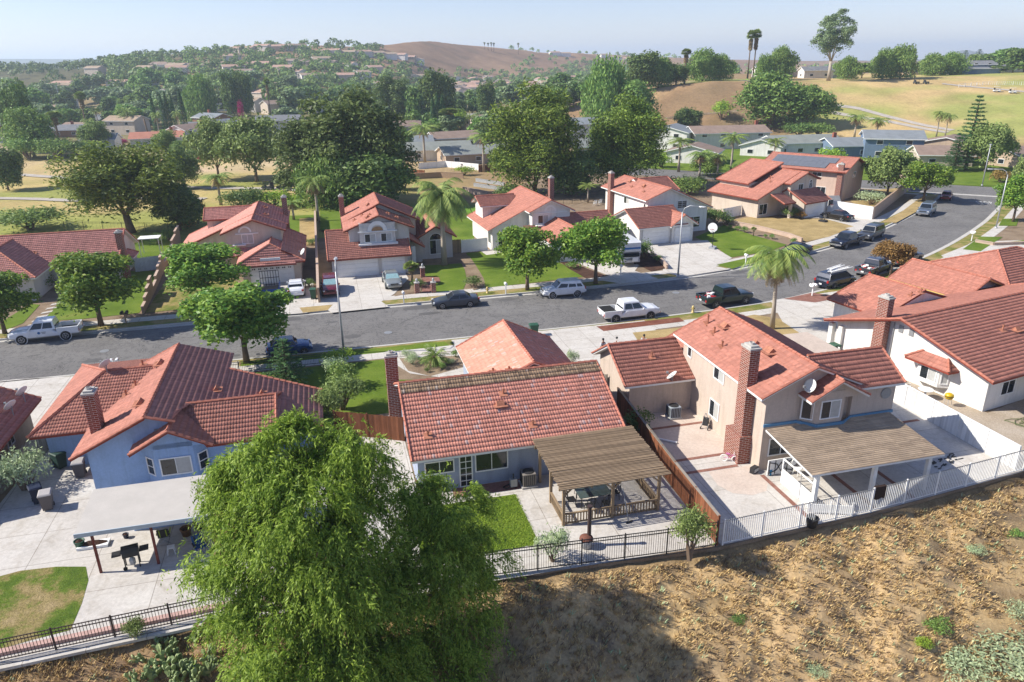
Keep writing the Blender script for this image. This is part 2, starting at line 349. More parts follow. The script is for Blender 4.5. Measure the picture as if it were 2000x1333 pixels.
        if style=='french':
            for i in range(1,5): bx(-W+fw,W-fw,-H+h*i/5-.02,-H+h*i/5+.02,-.02,d*.7)
            bx(-.02,.02,-H+fw,H-fw,-.02,d*.75)
        if style=='arch':
            N=10; o=[c+r*(W*math.cos(PI*i/N))+k*(H+W*math.sin(PI*i/N)) for i in range(N+1)]; ii=[c+r*((W-fw)*math.cos(PI*i/N))+k*(H+(W-fw)*math.sin(PI*i/N)) for i in range(N+1)]
            for i in range(N):
                mb.poly([o[i]+n*d,o[i+1]+n*d,ii[i+1]+n*d,ii[i]+n*d]); mb.poly([o[i],o[i+1],o[i+1]+n*d,o[i]+n*d]); mb.poly([ii[i]+n*d,ii[i+1]+n*d,ii[i+1],ii[i]])
            bx(-g/2,g/2,-H+fw,H-fw,-.02,d*.8)
        f=mb.obj(name,M[frame],s.e,label=label); pm=MB(); bx(-W+fw*.5,W-fw*.5,-H+fw*.5,H-fw*.5,-.02,d*.25,pm)
        mats=[M[glass],M['blind']]
        if style=='arch': pm.poly([c+r*((W-fw*.6)*math.cos(PI*i/10))+k*(H-fw+(W-fw*.3)*math.sin(PI*i/10))+n*d*.25 for i in range(11)])
        if glass=='half':
            mats=[M['blind'],M['glass']]; pm.mi=[0]*len(pm.f); q=MB(); 
            for i in range(len(pm.f)): pm.mi[i]=0
            bx(-W+fw*.5,-.02,-H+fw*.5,H-fw*.5,-.02,d*.32,pm)
            for i in range(6,len(pm.f)): pm.mi[i]=1
        pm.obj('pane',mats,f); return f
    def garage(s,x,y,w,h,ang,mat='white',windows=False,arch=False):
        n=Vector((math.cos(R(ang)),math.sin(R(ang)),0)); r=Vector((-n.y,n.x,0)); c=Vector(s.L((x,y,0))); mb=MB(); rz=R(ang)+PI/2; k=4; q=int(w/.6)
        for i in range(k):
            mb.box(c+Vector((0,0,h*(i+.5)/k))+n*.02,(w,.06,h/k-.02),rz)
            for j in range(q): mb.box(c+Vector((0,0,h*(i+.5)/k))+r*((j+.5)*w/q-w/2)+n*.055,(w/q-.14,.015,h/k-.16),rz)
        o=mb.obj('garage_door',M[mat],s.e); fm=MB(); 
        for sg in(-1,1): fm.box(c+r*(sg*(w/2+.06))+Vector((0,0,h/2))+n*.04,(.1,.1,h+.1),rz)
        fm.box(c+Vector((0,0,h+.06))+n*.04,(w,.1,.11),rz); fm.obj('door_frame',M['trim'],s.e)
        if windows:
            wm=MB()
            for j in range(q): 
                for m_ in(-1,1): wm.box(c+Vector((0,0,h*.86))+r*((j+.5)*w/q-w/2+m_*.1)+n*.06,(.13,.03,.16),rz)
            wm.obj('window',M['glass'],o)
        return o
    def door(s,x,y,w,h,ang,mat):
        n=Vector((math.cos(R(ang)),math.sin(R(ang)),0)); r=Vector((-n.y,n.x,0)); c=Vector(s.L((x,y,0))); rz=R(ang)+PI/2
        o=MB().box(c+Vector((0,0,h/2))+n*.02,(w,.07,h),rz).obj('door',mat,s.e); MB().box(c+r*(w*.4)+Vector((0,0,1))+n*.08,(.04,.06,.12),rz).obj('handle',M['chrome'],o)
    def chimney(s,x,y,w,d,z0,z1,wide=None,mat='brickred',cap=True,fl=True):
        mb=MB(); 
        def shaft(w,d,z0,z1,cx,cy):
            P=[s.L((cx+a*w/2,cy+b*d/2)) for a,b in((-1,-1),(1,-1),(1,1),(-1,1))]; u=0
            for i in range(4):
                p,q=P[i],P[(i+1)%4]; l=math.hypot(q[0]-p[0],q[1]-p[1]); mb.poly([(*p,z0),(*q,z0),(*q,z1),(*p,z1)],uv=[(u,z0),(u+l,z0),(u+l,z1),(u,z1)]); u+=l
            mb.poly([(*p,z1) for p in P],uv=[(0,0),(w,0),(w,d),(0,d)])
        shaft(w,d,z0,z1,x,y)
        if wide: shaft(wide[0],wide[1],z0,wide[2],x+wide[3],y+wide[4])
        o=mb.obj('chimney',M[mat],s.e); c=s.L((x,y))
        MB().box((*c,z1+.06),(w+.1,d+.1,.12)).box((*c,z1+.18),(w*.8,d*.8,.12)).lathe([(.17,z1+.24),(.17,z1+.36),(.13,z1+.37),(.13,z1+.27)],(*c,0),10).obj('chimney_cap',M['concap'],o)
    def pipe(s,x,y,h=.45,plate=True):
        z=s.zat(x,y); p=s.L((x,y)); mb=MB().tube((*p,z-.1),(*p,z+h),.06,.06,8).lathe([(.085,z+h*.75),(.085,z+h)],(*p,0),8)
        if plate: mb.box((*p,z+.06),(.5,.5,.03),0,None,0,.35)
        mb.obj('vent_pipe',M['ventpaint'],s.e)
    def vent(s,x,y,rz=0,w=.55,ry=0.,rx=0.):
        z=s.zat(x,y)+.14; p=Vector((*s.L((x,y)),z)); Rm=Matrix.Rotation(rz,3,'Z'); q=lambda a,b,c:p+Rm@Vector((a,b,c)); mb=MB(); h=w/2
        mb.poly([q(-h,-h,-.1),q(h,-h,-.1),q(h*.9,0,.22),q(-h*.9,0,.22)]); mb.poly([q(h,h,-.1),q(-h,h,-.1),q(-h*.9,0,.22),q(h*.9,0,.22)])
        mb.poly([q(h,-h,-.1),q(h,h,-.1),q(h*.9,0,.22)]); mb.poly([q(-h,h,-.1),q(-h,-h,-.1),q(-h*.9,0,.22)]); mb.box(q(0,0,-.07),(w*1.7,w*1.5,.03),rz,None,ry,rx); mb.obj('roof_vent',M['ventpaint'],s.e)
    def dish(s,x,y,z,ang=160,r=.38,up=.7,tilt=35,big=1.):
        p=Vector((*s.L((x,y)),z)); d=Vector((math.cos(R(ang))*math.cos(R(tilt)),math.sin(R(ang))*math.cos(R(tilt)),math.sin(R(tilt)))); x_=d.orthogonal().normalized(); y_=d.cross(x_); c=p+Vector((0,0,up)); rings=[]
        for rr,dd in((.02,0),(.5,.03),(.85,.09),(1,.13),(1.,.11),(.85,.07),(.5,.01),(.02,-.03)): rings.append([c+(x_*math.cos(2*PI*k/18)+y_*math.sin(2*PI*k/18))*rr*r+d*dd*r*2 for k in range(18)])
        o=MB().loft(rings).obj('satellite_dish',M['dish'],s.e,True)
        mb=MB().path([p,p+Vector((0,0,up*.6)),c-d*.05],[.035]*3,6).path([c-Vector((0,0,r*.9)),c+d*r*1.3-Vector((0,0,r*.5))],[.02,.02],6).box(c+d*r*1.35-Vector((0,0,r*.45)),(.12,.12,.12)); mb.obj('dish_mount',M['grey'],o)
    def build(s):
        if s.W.f: s.W.obj('wall',s.wall,s.e)
        for mb,mat,nm in s.W2.values(): mb.obj(nm,mat,s.e)
        groups={}
        for it in s.sl: groups.setdefault(id(it[4] or s.tile),[]).append(it)
        first=None
        for its in groups.values():
            V=[];Fc=[];UV=[];nv=0; mat=its[0][4] or s.tile
            for P,u,v,n,_ in its:
                uv=[((p-P[0]).dot(u),(p-P[0]).dot(v)) for p in P]; vm=max(q[1] for q in uv); k=len(uv); pv,pu=s.pv,s.pu
                def span(y):
                    xs=[]
                    for i in range(k):
                        (x1,y1),(x2,y2)=uv[i],uv[(i+1)%k]
                        if abs(y2-y1)<1e-6:
                            if abs(y-y1)<1e-4: xs+=[x1,x2]
                        elif min(y1,y2)-1e-6<=y<=max(y1,y2)+1e-6: xs.append(x1+(x2-x1)*(y-y1)/(y2-y1))
                    return (min(xs),max(xs)) if xs else (0,0)
                un=np.array(u);vn=np.array(v);nn=np.array(n);p0=np.array(P[0]); off=random.random()
                for j in range(max(1,int(math.ceil(vm/pv-.02)))):
                    y0=max(j*pv,min(q[1] for q in uv)+1e-5); y1=min((j+1)*pv,vm-1e-5)
                    if y1<=y0: continue
                    a0,b0=span(y0);a1,b1=span(y1); lo=min(a0,a1);hi=max(b0,b1); stp=pu/s.step
                    us=np.arange(math.floor(lo/stp),math.ceil(hi/stp)+1)*stp; ph=(us/pu)%1.
                    bar=s.amp*(np.where(ph<.7,np.sin(np.clip(ph/.7,0,1)*PI),-.25*np.sin((ph-.7)/.3*PI)))+.012
                    c0=np.clip(us,a0,b0);c1=np.clip(us,a1,b1); jit=RNG.uniform(-.004,.004); m=len(us); e=s.amp*1.25
                    rows=[]
                    for cc,yy,o in((c0,y0,np.zeros(m)),(c0,y0-.015,bar+e+jit),(c1,y1,bar+.008)): rows.append(p0+cc[:,None]*un+np.full((m,1),yy)*vn+o[:,None]*nn)
                    V+=rows; idx=np.arange(m-1)
                    for q in(0,1):
                        b_=nv+q*m; Fc.append(np.stack([b_+idx,b_+idx+1,b_+m+idx+1,b_+m+idx],1))
                    ym=j*pv+pv*.5
                    UV+= [np.stack([us+off*3,np.full(m,ym)],1)]*3; nv+=3*m
            if not V: continue
            V=np.concatenate(V);Fc=np.concatenate(Fc);UV=np.concatenate(UV)
            # drop slivers
            d=np.linalg.norm(V[Fc[:,0]]-V[Fc[:,1]],axis=1)+np.linalg.norm(V[Fc[:,2]]-V[Fc[:,3]],axis=1); Fc=Fc[d>1e-4]
            # face the outside
            me=bpy.data.meshes.new('roof'); k=len(Fc); me.vertices.add(len(V)); me.vertices.foreach_set('co',V.astype(np.float32).ravel()); me.loops.add(k*4); me.loops.foreach_set('vertex_index',Fc.astype(np.int32).ravel())
            me.polygons.add(k); me.polygons.foreach_set('loop_start',np.arange(0,k*4,4,dtype=np.int32)); me.materials.append(mat); l=me.uv_layers.new(name='UVMap')
            uvl=UV[Fc].copy(); cen=uvl.mean(1,keepdims=True); uvl=cen+(uvl-cen)*.9; l.data.foreach_set('uv',uvl.astype(np.float32).ravel()); me.update(calc_edges=True)
            o=bpy.data.objects.new('roof',me); COL.objects.link(o); o.parent=s.e
            if first is None: first=o
        for cm in s.caps: cm.obj('ridge_cap',M['capred'] if s.amp>.01 else M['grey'],first)
        if s.fb.f: s.fb.obj('eave_board',s.fas,first)
        return s
M['concap']=plain('chimney_cap',(.42,.40,.37),.9,.2,0,.2); M['ventpaint']=plain('vent_paint',(.38,.16,.10),.8,.2,0,.3,5); M['dish']=plain('dish_white',(.62,.62,.60),.5,.3,0,.08)
M['capred']=plain('ridge_tile',(.38,.145,.10),.8,.2,0,.3,3.); M['half']=M['glass']
# ---------------------------------------------------------------- vehicles
def wheel(parent,x,y,r,w):
    sg=1 if y>0 else -1; o=MB().lathe([(r*.6,-w/2),(r*.93,-w/2),(r,-w*.3),(r,w*.3),(r*.93,w/2),(r*.6,w/2)],(x,y,r),18,axis='Y').obj('wheel',M['rubber'],parent,False)
    mb=MB().lathe([(r*.62,-.01),(r*.62,.01),(r*.5,.015)],(x,y+sg*w*.5,r),16,0,'Y')
    for k in range(5):
        a=2*PI*k/5; mb.bar((x,y+sg*(w*.5+.02),r),(x+math.cos(a)*r*.58,y+sg*(w*.5+.02),r+math.sin(a)*r*.58),r*.22,.03,1)
    mb.lathe([(r*.66,-.02),(r*.66,.025),(r*.56,.025),(r*.56,-.02)],(x,y+sg*w*.5,r),16,1,'Y'); mb.obj('rim',[M['plastic'],M['rim']],o)
CARS=dict( # L, W, stations(x,zlow,ztop,half) , cabin (x windscreen foot, roof front, roof rear, rear foot), roof z, belt z, wheel x, wheel r
 sedan=(4.8,1.82,[(-2.4,.42,.80,.68),(-2.2,.28,.98,.84),(-1.5,.22,1.02,.9),(0,.2,.98,.91),(1.,.22,.95,.91),(1.7,.24,.86,.88),(2.2,.28,.76,.8),(2.4,.36,.62,.62)],(1.05,.25,-1.0,-1.85),1.45,.96,(1.45,-1.4),.33),
 suv=(4.6,1.84,[(-2.3,.48,.92,.74),(-2.2,.34,1.05,.88),(-1.5,.28,1.08,.92),(0,.26,1.06,.92),(1.1,.28,1.04,.92),(1.8,.3,.95,.88),(2.2,.34,.84,.8),(2.3,.42,.7,.66)],(1.15,.45,-1.75,-2.2),1.7,1.04,(1.4,-1.35),.36),
 wagon=(5.3,2.0,[(-2.65,.5,.95,.84),(-2.5,.4,1.12,.96),(-1.6,.34,1.15,1.),(0,.32,1.13,1.),(1.1,.34,1.12,1.),(2.,.36,1.06,.97),(2.5,.4,.98,.92),(2.65,.48,.84,.8)],(1.15,.6,-2.3,-2.58),1.88,1.12,(1.75,-1.6),.39),
 van=(5.0,1.98,[(-2.5,.42,.9,.84),(-2.4,.3,1.1,.94),(-1.4,.26,1.12,.99),(.4,.26,1.08,.99),(1.3,.28,1.04,.97),(1.9,.3,.92,.92),(2.35,.34,.78,.8),(2.5,.42,.64,.62)],(1.75,.75,-2.0,-2.42),1.75,1.08,(1.6,-1.45),.34),
 mini=(3.7,1.7,[(-1.85,.4,.82,.72),(-1.75,.28,.98,.82),(-1.2,.22,.99,.85),(0,.2,.98,.85),(.8,.22,.97,.85),(1.35,.24,.92,.82),(1.7,.3,.84,.74),(1.85,.38,.66,.58)],(.85,.4,-1.1,-1.7),1.42,.96,(1.2,-1.2),.31),
 pickup=(5.8,2.0,[(-2.9,.6,.9,.9),(-2.84,.5,.95,.97),(-1.2,.42,.95,1.),(-.6,.42,1.2,1.),(.95,.42,1.2,1.),(1.2,.42,1.2,1.),(2.3,.46,1.14,.98),(2.75,.5,1.05,.94),(2.9,.56,.9,.84)],(1.35,.7,-.85,-1.02),1.92,1.2,(1.85,-1.75),.41))
def car(kind,name,col,loc,ang,label,cat='car',metal=.2,bed=None,roof=None,mark=False,group='cars and trucks parked along the street',sunshade=False):
    L,W,ST,cab,zr,zb,wx,wr=CARS[kind]; e=empty(name,loc,R(ang),label,cat,group); P=paint(*col); P2=paint(*roof) if roof else P; h=W/2
    mb=MB(); rings=[]
    for x,zl,zt,w in ST:
        if kind=='pickup' and x<-.7: zt=min(zt,.78)
        half=[(w*.86,zl),(w*.98,zl+.1),(w,zl+.28 if zt-zl>.4 else (zl+zt)/2),(w*.985,zt-.14),(w*.93,zt-.03),(w*.78,zt+.015),(w*.35,zt+.04)]
        rings.append([(x,y,z) for y,z in half]+[(x,-y,z) for y,z in half[::-1]])
    mb.loft(rings)
    a,b,c,d=cab; tw=h*.74; bw=h*.94
    rr=[(a,bw*.98,zb-.06),(b,tw,zr-.03),(c,tw,zr-.03),(d,bw*.98,zb-.06)]
    # cabin shell
    top=[(b+.06,tw*.93,zr),(c-.06,tw*.93,zr)]
    rg=[[(a,bw,zb-.1),(b,tw,zr-.07),(b-.02,tw*.9,zr),((b+c)/2,tw*.9,zr+.03),(c,tw*.9,zr),(c-.03,tw,zr-.07),(d,bw,zb-.1)]]
    rg.append([(x,-y,z) for x,y,z in rg[0]]); n=len(rg[0])
    I=[[mb.add(p) for p in r] for r in rg]
    for k in range(n-1): mb.f.append([I[0][k],I[0][k+1],I[1][k+1],I[1][k]]); mb.mi.append(1 if 1<=k<=4 else 0)
    mb.f.append(I[0][::-1]); mb.f.append(I[1]); mb.mi+=[0,0]
    if kind=='pickup':
        x0,x1=-2.88,-1.1
        for sg in(-1,1): mb.box(((x0+x1)/2,sg*(h-.07),.92),(x1-x0,.12,.5)); mb.box(((x0+x1)/2,sg*(h-.07),1.19),(x1-x0+.02,.15,.05))
        mb.box((x0+.03,0,.95),(.09,W-.28,.5)); mb.box((x1,0,.95),(.08,W-.28,.5))
    for w_ in wx:   # wheel arches
        for sg in(-1,1): mb.lathe([(wr*1.22,-.02),(wr*1.22,.012),(wr*1.1,.012),(wr*1.1,-.02)],(w_,sg*(h*.985),wr),18,0,'Y')
    bo=mb.obj('body',[P,P2],e); bv=bo.modifiers.new('bevel','BEVEL'); bv.width=.03; bv.segments=2; bv.limit_method='ANGLE'; bv.angle_limit=R(50)
    wm=MB()
    for w_ in wx:
        for sg in(-1,1): wm.lathe([(wr*1.12,-.06),(wr*1.12,.006)],(w_,sg*(h*.985),wr),18,0,'Y')
    wm.obj('wheel_arch',M['plastic'],e)
    def gl(pts,off,mat=M['carglass'],nm='window'):
        q=[Vector(p) for p in pts]; nn=(q[1]-q[0]).cross(q[2]-q[0]).normalized()
        if nn.dot((q[0]+q[2])/2-Vector((0,0,1.)))<0: nn=-nn; q=q[::-1]
        m=MB(); A=[p+nn*off for p in q]; B=[p-nn*.03 for p in q]; m.poly(A)
        for i in range(len(q)): m.poly([B[i],B[(i+1)%len(q)],A[(i+1)%len(q)],A[i]])
        m.obj(nm,mat,e)
    lp=lambda p,q,t:tuple(x+(y-x)*t for x,y in zip(p,q))
    A0,A1=(a,bw,zb-.1),(b,tw,zr-.07); D0,D1=(d,bw,zb-.1),(c,tw,zr-.07); my=lambda p:(p[0],-p[1],p[2])
    def face(p0,p1,nm,m=M['carglass']):
        l0,l1=lp(p0,p1,.2),lp(p0,p1,.93); s0=lambda p:(p[0],p[1]*.9,p[2]); gl([s0(l0),my(s0(l0)),my(s0(l1)),s0(l1)],.012,m,nm)
    face(A0,A1,'windscreen',M['shade'] if sunshade else M['carglass']); face(D0,D1,'rear_window')
    for sg in(1,-1):
        y=lambda p:(p[0],p[1]*sg,p[2]); xs=lambda t,u:lp(lp(A0,D0,t),lp(A1,D1,t),u)
        cuts={'sedan':[(.06,.45),(.49,.88)],'suv':[(.06,.4),(.44,.72),(.76,.95)],'wagon':[(.06,.36),(.4,.66),(.7,.95)],'van':[(.08,.38),(.42,.68),(.72,.95)],'mini':[(.06,.5),(.54,.92)],'pickup':[(.08,.5),(.54,.92)]}[kind]
        for t0,t1 in cuts: gl([y(xs(t0,.2)),y(xs(t1,.2)),y(xs(t1,.88)),y(xs(t0,.88))],.01)
    for w_ in wx:
        for sg in(-1,1): wheel(e,w_,sg*(h-.1),wr,.22)
    xf,xr=ST[-1][0],ST[0][0]; zf=ST[-2][2]-.1
    for sg in(-1,1):
        MB().box((xf-.14,sg*h*.68,zf),(.2,.34,.14),sg*-.35).obj('headlight',M['lamp'],e); MB().box((xr+.06,sg*h*.8,(ST[1][2]-.14)),(.14,.2,.26 if kind!='sedan' else .16)).obj('tail_light',M['tail'],e)
        MB().box((a-.25,sg*(bw+.1),zb+.02),(.14,.2,.13)).obj('mirror',P,e)
    hv=.8 if kind in('pickup','wagon') else .62
    MB().box((xf-.06,0,zf-.02),(.12,h*.95,.2)).obj('grille',M['plastic'],e); ch=M['chrome'] if kind in('pickup','wagon') else P
    MB().box((xf+.0,0,ST[-1][1]+.08),(.16,W*.82,.2)).obj('bumper',ch,e); MB().box((xr-.02,0,ST[0][1]+.06),(.16,W*.86,.2)).obj('bumper',ch,e)
    MB().box((xr-.09,0,ST[0][1]+.2),(.03,.32,.15)).obj('number_plate',M['white'],e)
    if kind=='pickup':
        x0,x1=-2.8,-1.15; MB().box(((x0+x1)/2,0,.8),(x1-x0,W-.3,.03)).obj('cargo_bed',M['plastic'],e)
        if bed=='cover': MB().box(((x0+x1)/2-.3,0,1.2),(1.25,W-.24,.04)).obj('bed_cover',M['rubber'],e)
        if bed=='tools':
            k=MB(); rr_=random.Random(3)
            for i in range(16): k.box((rr_.uniform(-2.6,-1.4),rr_.uniform(-.6,.6),rr_.uniform(.9,1.2)),(rr_.uniform(.2,.8),rr_.uniform(.1,.3),rr_.uniform(.1,.25)),rr_.uniform(0,3),i%3)
            tag(k.obj('tool_load',[M['plastic'],M['white'],M['tail']],None),'jumble of tools and boxes lying in the bed of the '+' '.join(label.split()[:3]),'load').location=loc
            o=COL.objects[-1]; o.rotation_euler=(0,0,R(ang))
    if mark:
        for sg in(1,-1):
            m=MB().lathe([(.12,-.004),(.12,.006)],(.35,sg*(h+.002),.9),14,0,'Y')
            for i in range(3): m.box((-.05,sg*(h+.003),.97-i*.075),(.38-.06*i,.008,.035),0,1)
            m.obj('door_emblem',[plain('emblem_blue',(.03,.13,.33)),plain('emblem_grey',(.18,.2,.24))],e)
    return e
M['shade']=plain('sunshade',(.35,.55,.55),.4,.5,.3,.2,4)
# ---------------------------------------------------------------- plants
def unit(a): return a/np.maximum(np.linalg.norm(a,axis=-1,keepdims=True),1e-9)
def leaves(C,size,asp=.5,up=.4,out=None,droop=0.,rng=RNG):
    """one small four-cornered leaf per centre; out = outward direction per leaf"""
    n=len(C); a=unit(rng.normal(size=(n,3))); 
    nrm=unit(rng.normal(size=(n,3))*.9+(0 if out is None else out)*1.0+np.array([0,0,up])); a=unit(a-nrm*np.sum(a*nrm,1,keepdims=True)); a[:,2]-=droop; a=unit(a); b=unit(np.cross(nrm,a))
    L=(size*rng.uniform(.65,1.35,n))[:,None]; w=L*asp
    V=np.stack([C-a*L*.5,C+b*w*.5-a*L*.05,C+a*L*.5,C-b*w*.5-a*L*.05],1).reshape(-1,3); Fc=np.arange(4*n).reshape(n,4); return V,Fc
def clumpy(n,centres,radii,rng,shell=.55,flat=1.):
    """points in the outer shell of a heap of leaf clumps"""
    k=len(centres); w=np.array(radii)**2; idx=rng.choice(k,n,p=w/w.sum()); d=unit(rng.normal(size=(n,3))); d[:,2]=np.where(d[:,2]<-.35,-d[:,2]*.6,d[:,2])
    r=np.array(radii)[idx]*(shell+(1-shell)*rng.random(n)**.6)*rng.uniform(.85,1.12,n); o=d.copy(); d=d*r[:,None]; d[:,2]*=flat
    return np.array(centres)[idx]+d,o
def limbs(mb,base,tips,r0,split=.45,n=6,rng=random):
    base=Vector(base)
    for t in tips:
        t=Vector(t); k=base.lerp(t,split)+Vector((rng.uniform(-.2,.2),rng.uniform(-.2,.2),rng.uniform(.0,.3)))*((t-base).length*.3)
        mb.path([base,k,t],[r0,r0*.6,r0*.18],n)
PROT={}
def tree_obj(name,V,Fc,mat,tb,bark,trunkname='trunk',crown='crown'):
    e=empty(name,(0,0,-500)); 
    np_mesh(crown,V,Fc,mat,e)
    if tb is not None: tb.obj(trunkname,bark,e,True)
    return e
LEAF=dict(euco=leaf_mat('eucalyptus_leaves',(0.058,0.106,0.030),(0.221,0.294,0.085),.28),street=leaf_mat('street_tree_leaves',(0.078,0.191,0.032),(0.294,0.404,0.052),.3,.45), dark=leaf_mat('dark_leaves',(0.062,0.132,0.040),(0.212,0.298,0.072),.25), mid=leaf_mat('mid_green_leaves',(0.095,0.199,0.048),(0.297,0.412,0.095),.3),
 grey=leaf_mat('grey_green_leaves',(0.121,0.191,0.095),(0.337,0.426,0.202),.25), pine=leaf_mat('pine_needles',(0.046,0.101,0.026),(0.286,0.370,0.046),.25), pepper=leaf_mat('pepper_tree_leaves',(.10,.195,.018),(.47,.635,.10),.42,.5,.01,(.24,.14,.07)),
 palm=leaf_mat('palm_leaves',(0.110,0.196,0.049),(0.367,0.441,0.110),.3), dead=leaf_mat('dry_fronds',(0.196,0.133,0.070),(0.420,0.301,0.168),.2), bright=leaf_mat('bright_leaves',(0.147,0.294,0.037),(0.466,0.612,0.074),.35), rust=leaf_mat('rusty_leaves',(.17,.105,.03),(.46,.30,.09),.3),
 conifer=leaf_mat('conifer_needles',(0.030,0.098,0.035),(0.123,0.233,0.074),.2), pink=leaf_mat('magenta_flowers',(0.300,0.012,0.090),(0.550,0.030,0.200),.3), cactus=leaf_mat('cactus_pads',(0.147,0.221,0.086),(0.392,0.466,0.208),.05,.5), sage=leaf_mat('sage_leaves',(0.245,0.319,0.172),(0.612,0.711,0.416),.25),
 straw=leaf_mat('straw',(0.416,0.265,0.104),(0.800,0.624,0.284),.2), olive=leaf_mat('olive_leaves',(0.117,0.176,0.049),(0.326,0.412,0.123),.25))
def broad(name,seed,h=8.,w=7.,n=5000,size=.25,k=26,mat='mid',bark='bark',bottom=.28,fine=.24,asp=.55,lean=0.,top=1.,shell=.5,trunk=.022,droop=0.,low=-.9,hang=0.):
    rng=np.random.default_rng(seed); rr=random.Random(seed); C=[];Rr=[]; zc=h*(bottom+1)/2; hh=h*(1-bottom)/2
    for i in range(k):
        d=unit(rng.normal(size=3)); d[2]=d[2] if d[2]>low else -d[2]; q=rng.uniform(.35,.82) if i>2 else .1
        c=np.array([d[0]*w/2*q,d[1]*w/2*q,zc+d[2]*hh*q*top]); c[0]+=lean*(c[2]/h-.3)*w; r=min(w,h)*fine*rng.uniform(.65,1.25)*(1.15-q*.4); C.append(c);Rr.append(r)
    V,o=clumpy(n,C,Rr,rng,shell)
    if hang: V[:,2]=np.maximum(V[:,2]-rng.exponential(hang*h,n)*(rng.random(n)<.75),h*.03+rng.random(n)*h*.05)
    V,Fc=leaves(V,size,asp,.35,o,droop,rng)
    tb=MB(); r0=h*trunk; tz=h*(bottom+.05); tb.path([(0,0,-.2),(lean*.1*w,0,tz*.5),(lean*.2*w,0,tz)],[r0*1.35,r0,r0*.85],9); tip=[tuple(c*np.array([.75,.75,.93])) for c in C[3:3+min(k-3,7)]]
    limbs(tb,(lean*.2*w,0,tz*.95),tip,r0*.45,.45,6,rr)
    return tree_obj(name,V,Fc,LEAF[mat],tb,M[bark])
def conifer(name,seed,h=10.,w=4.,n=4000,tiers=14,mat='conifer',size=.3):
    rng=np.random.default_rng(seed); P=[];O=[]; tb=MB().path([(0,0,-.2),(0,0,h*.5),(0,0,h*.97)],[h*.018,h*.012,.02],7)
    for i in range(tiers):
        z=h*(.12+.84*i/(tiers-1)); r=w/2*(1-i/tiers)**.8*rng.uniform(.85,1.1)+.12; m=6+int(rng.integers(0,2)); ph=rng.uniform(0,6)
        for j in range(m):
            a=ph+2*PI*j/m+rng.uniform(-.15,.15); q=max(6,int(n/tiers/m*(.4+1.2*r/w*2))); t=rng.random(q)**.7; side=rng.normal(size=q)*.13*r
            x=np.cos(a)*t*r-np.sin(a)*side*(1.2-t); y=np.sin(a)*t*r+np.cos(a)*side*(1.2-t); zz=z+t*r*.12+rng.normal(size=q)*.05*w*.3
            P.append(np.stack([x,y,zz],1)); O.append(np.tile([0,0,1.],(q,1))); tb.tube((0,0,z),(math.cos(a)*r*.9,math.sin(a)*r*.9,z+r*.1),.03,.01,4)
    V,Fc=leaves(np.concatenate(P),size,.35,.8,np.concatenate(O)*.5,0,rng); return tree_obj(name,V,Fc,LEAF[mat],tb,M['bark'])
def cypress(name,seed,h=9.,w=1.6,n=2500,mat='conifer',size=.3):
    rng=np.random.default_rng(seed); t=rng.random(n)**.8; a=rng.random(n)*2*PI; r=w/2*np.sin(np.clip(t*.93+.07,0,1)*PI)**.6*(1.05-t*.55)*rng.uniform(.8,1.05,n)
    C=np.stack([np.cos(a)*r,np.sin(a)*r,t*h+.1],1); o=np.stack([np.cos(a),np.sin(a),.4*np.ones(n)],1); V,Fc=leaves(C,size,.4,.6,o,-.5,rng)
    return tree_obj(name,V,Fc,LEAF[mat],MB().tube((0,0,-.2),(0,0,h*.8),.12,.04,6),M['bark'])
def frond(P,F_,rng,base,az,el,L,drop,w,nl,fan=False,side=.9):
    """a feather frond: a rib bending down with paired leaflets"""
    d=np.array([math.cos(az)*math.cos(el),math.sin(az)*math.cos(el),math.sin(el)]); s_=np.array([-math.sin(az),math.cos(az),0]); p=np.array(base,float); pts=[p.copy()]; N=nl
    for i in range(N):
        p=p+d*(L/N); d=unit(d+np.array([0,0,-drop/N])); pts.append(p.copy())
    for i in range(1,N+1):
        t=i/N; ll=w*(math.sin(PI*min(1,t*.85+.12))**.7)*rng.uniform(.8,1.1); dd=unit(pts[i]-pts[i-1])
        for sg in(-1,1):
            q=unit(s_*sg*side+dd*.55+np.array([0,0,-.35-.5*rng.random()])); a=pts[i]; b=a+q*ll; m=dd*(L/N)*.42; k=len(P)*4
            P.append([a-m,a+m,b+m*.25+np.array([0,0,-.12*ll]),b-m*.1+np.array([0,0,-.12*ll])]); F_.append([k,k+1,k+2,k+3])
def palm(name,seed,h=9.,nf=24,L=3.2,w=.55,skirt=0,mat='palm',lean=0.,r=.16,nl=16,fan=False,up=(.1,1.25),dropk=1.5,fruit=False,bark='barkpale'):
    rng=np.random.default_rng(seed); P=[];F_=[];top=(lean*h,0,h)
    for i in range(nf):
        el=rng.uniform(*up) if i>nf*.3 else rng.uniform(-.5,.3); frond(P,F_,rng,top,i*2.39996+rng.uniform(-.2,.2),el,L*rng.uniform(.8,1.1),dropk*rng.uniform(.7,1.2)+max(0,el)*.9,w,nl,side=.9)
    e=empty(name,(0,0,-500)); np_mesh('crown',np.array(P).reshape(-1,3),np.array(F_),LEAF[mat],e)
    if skirt:
        P=[];F_=[]
        for i in range(skirt): frond(P,F_,rng,(top[0],top[1],h-.1-rng.random()*.6),i*2.4,rng.uniform(-1.25,-.5),L*rng.uniform(.6,.95),1.6,w*.7,max(6,nl-6))
        np_mesh('dead_fronds',np.array(P).reshape(-1,3),np.array(F_),LEAF['dead'],e)
    tb=MB(); tb.path([(0,0,-.2),(lean*h*.3,0,h*.35),(lean*h*.7,0,h*.7),(lean*h,0,h+.1)],[r*1.5,r*1.05,r*.9,r*.95],9); tb.obj('trunk',M[bark],e,True); return e
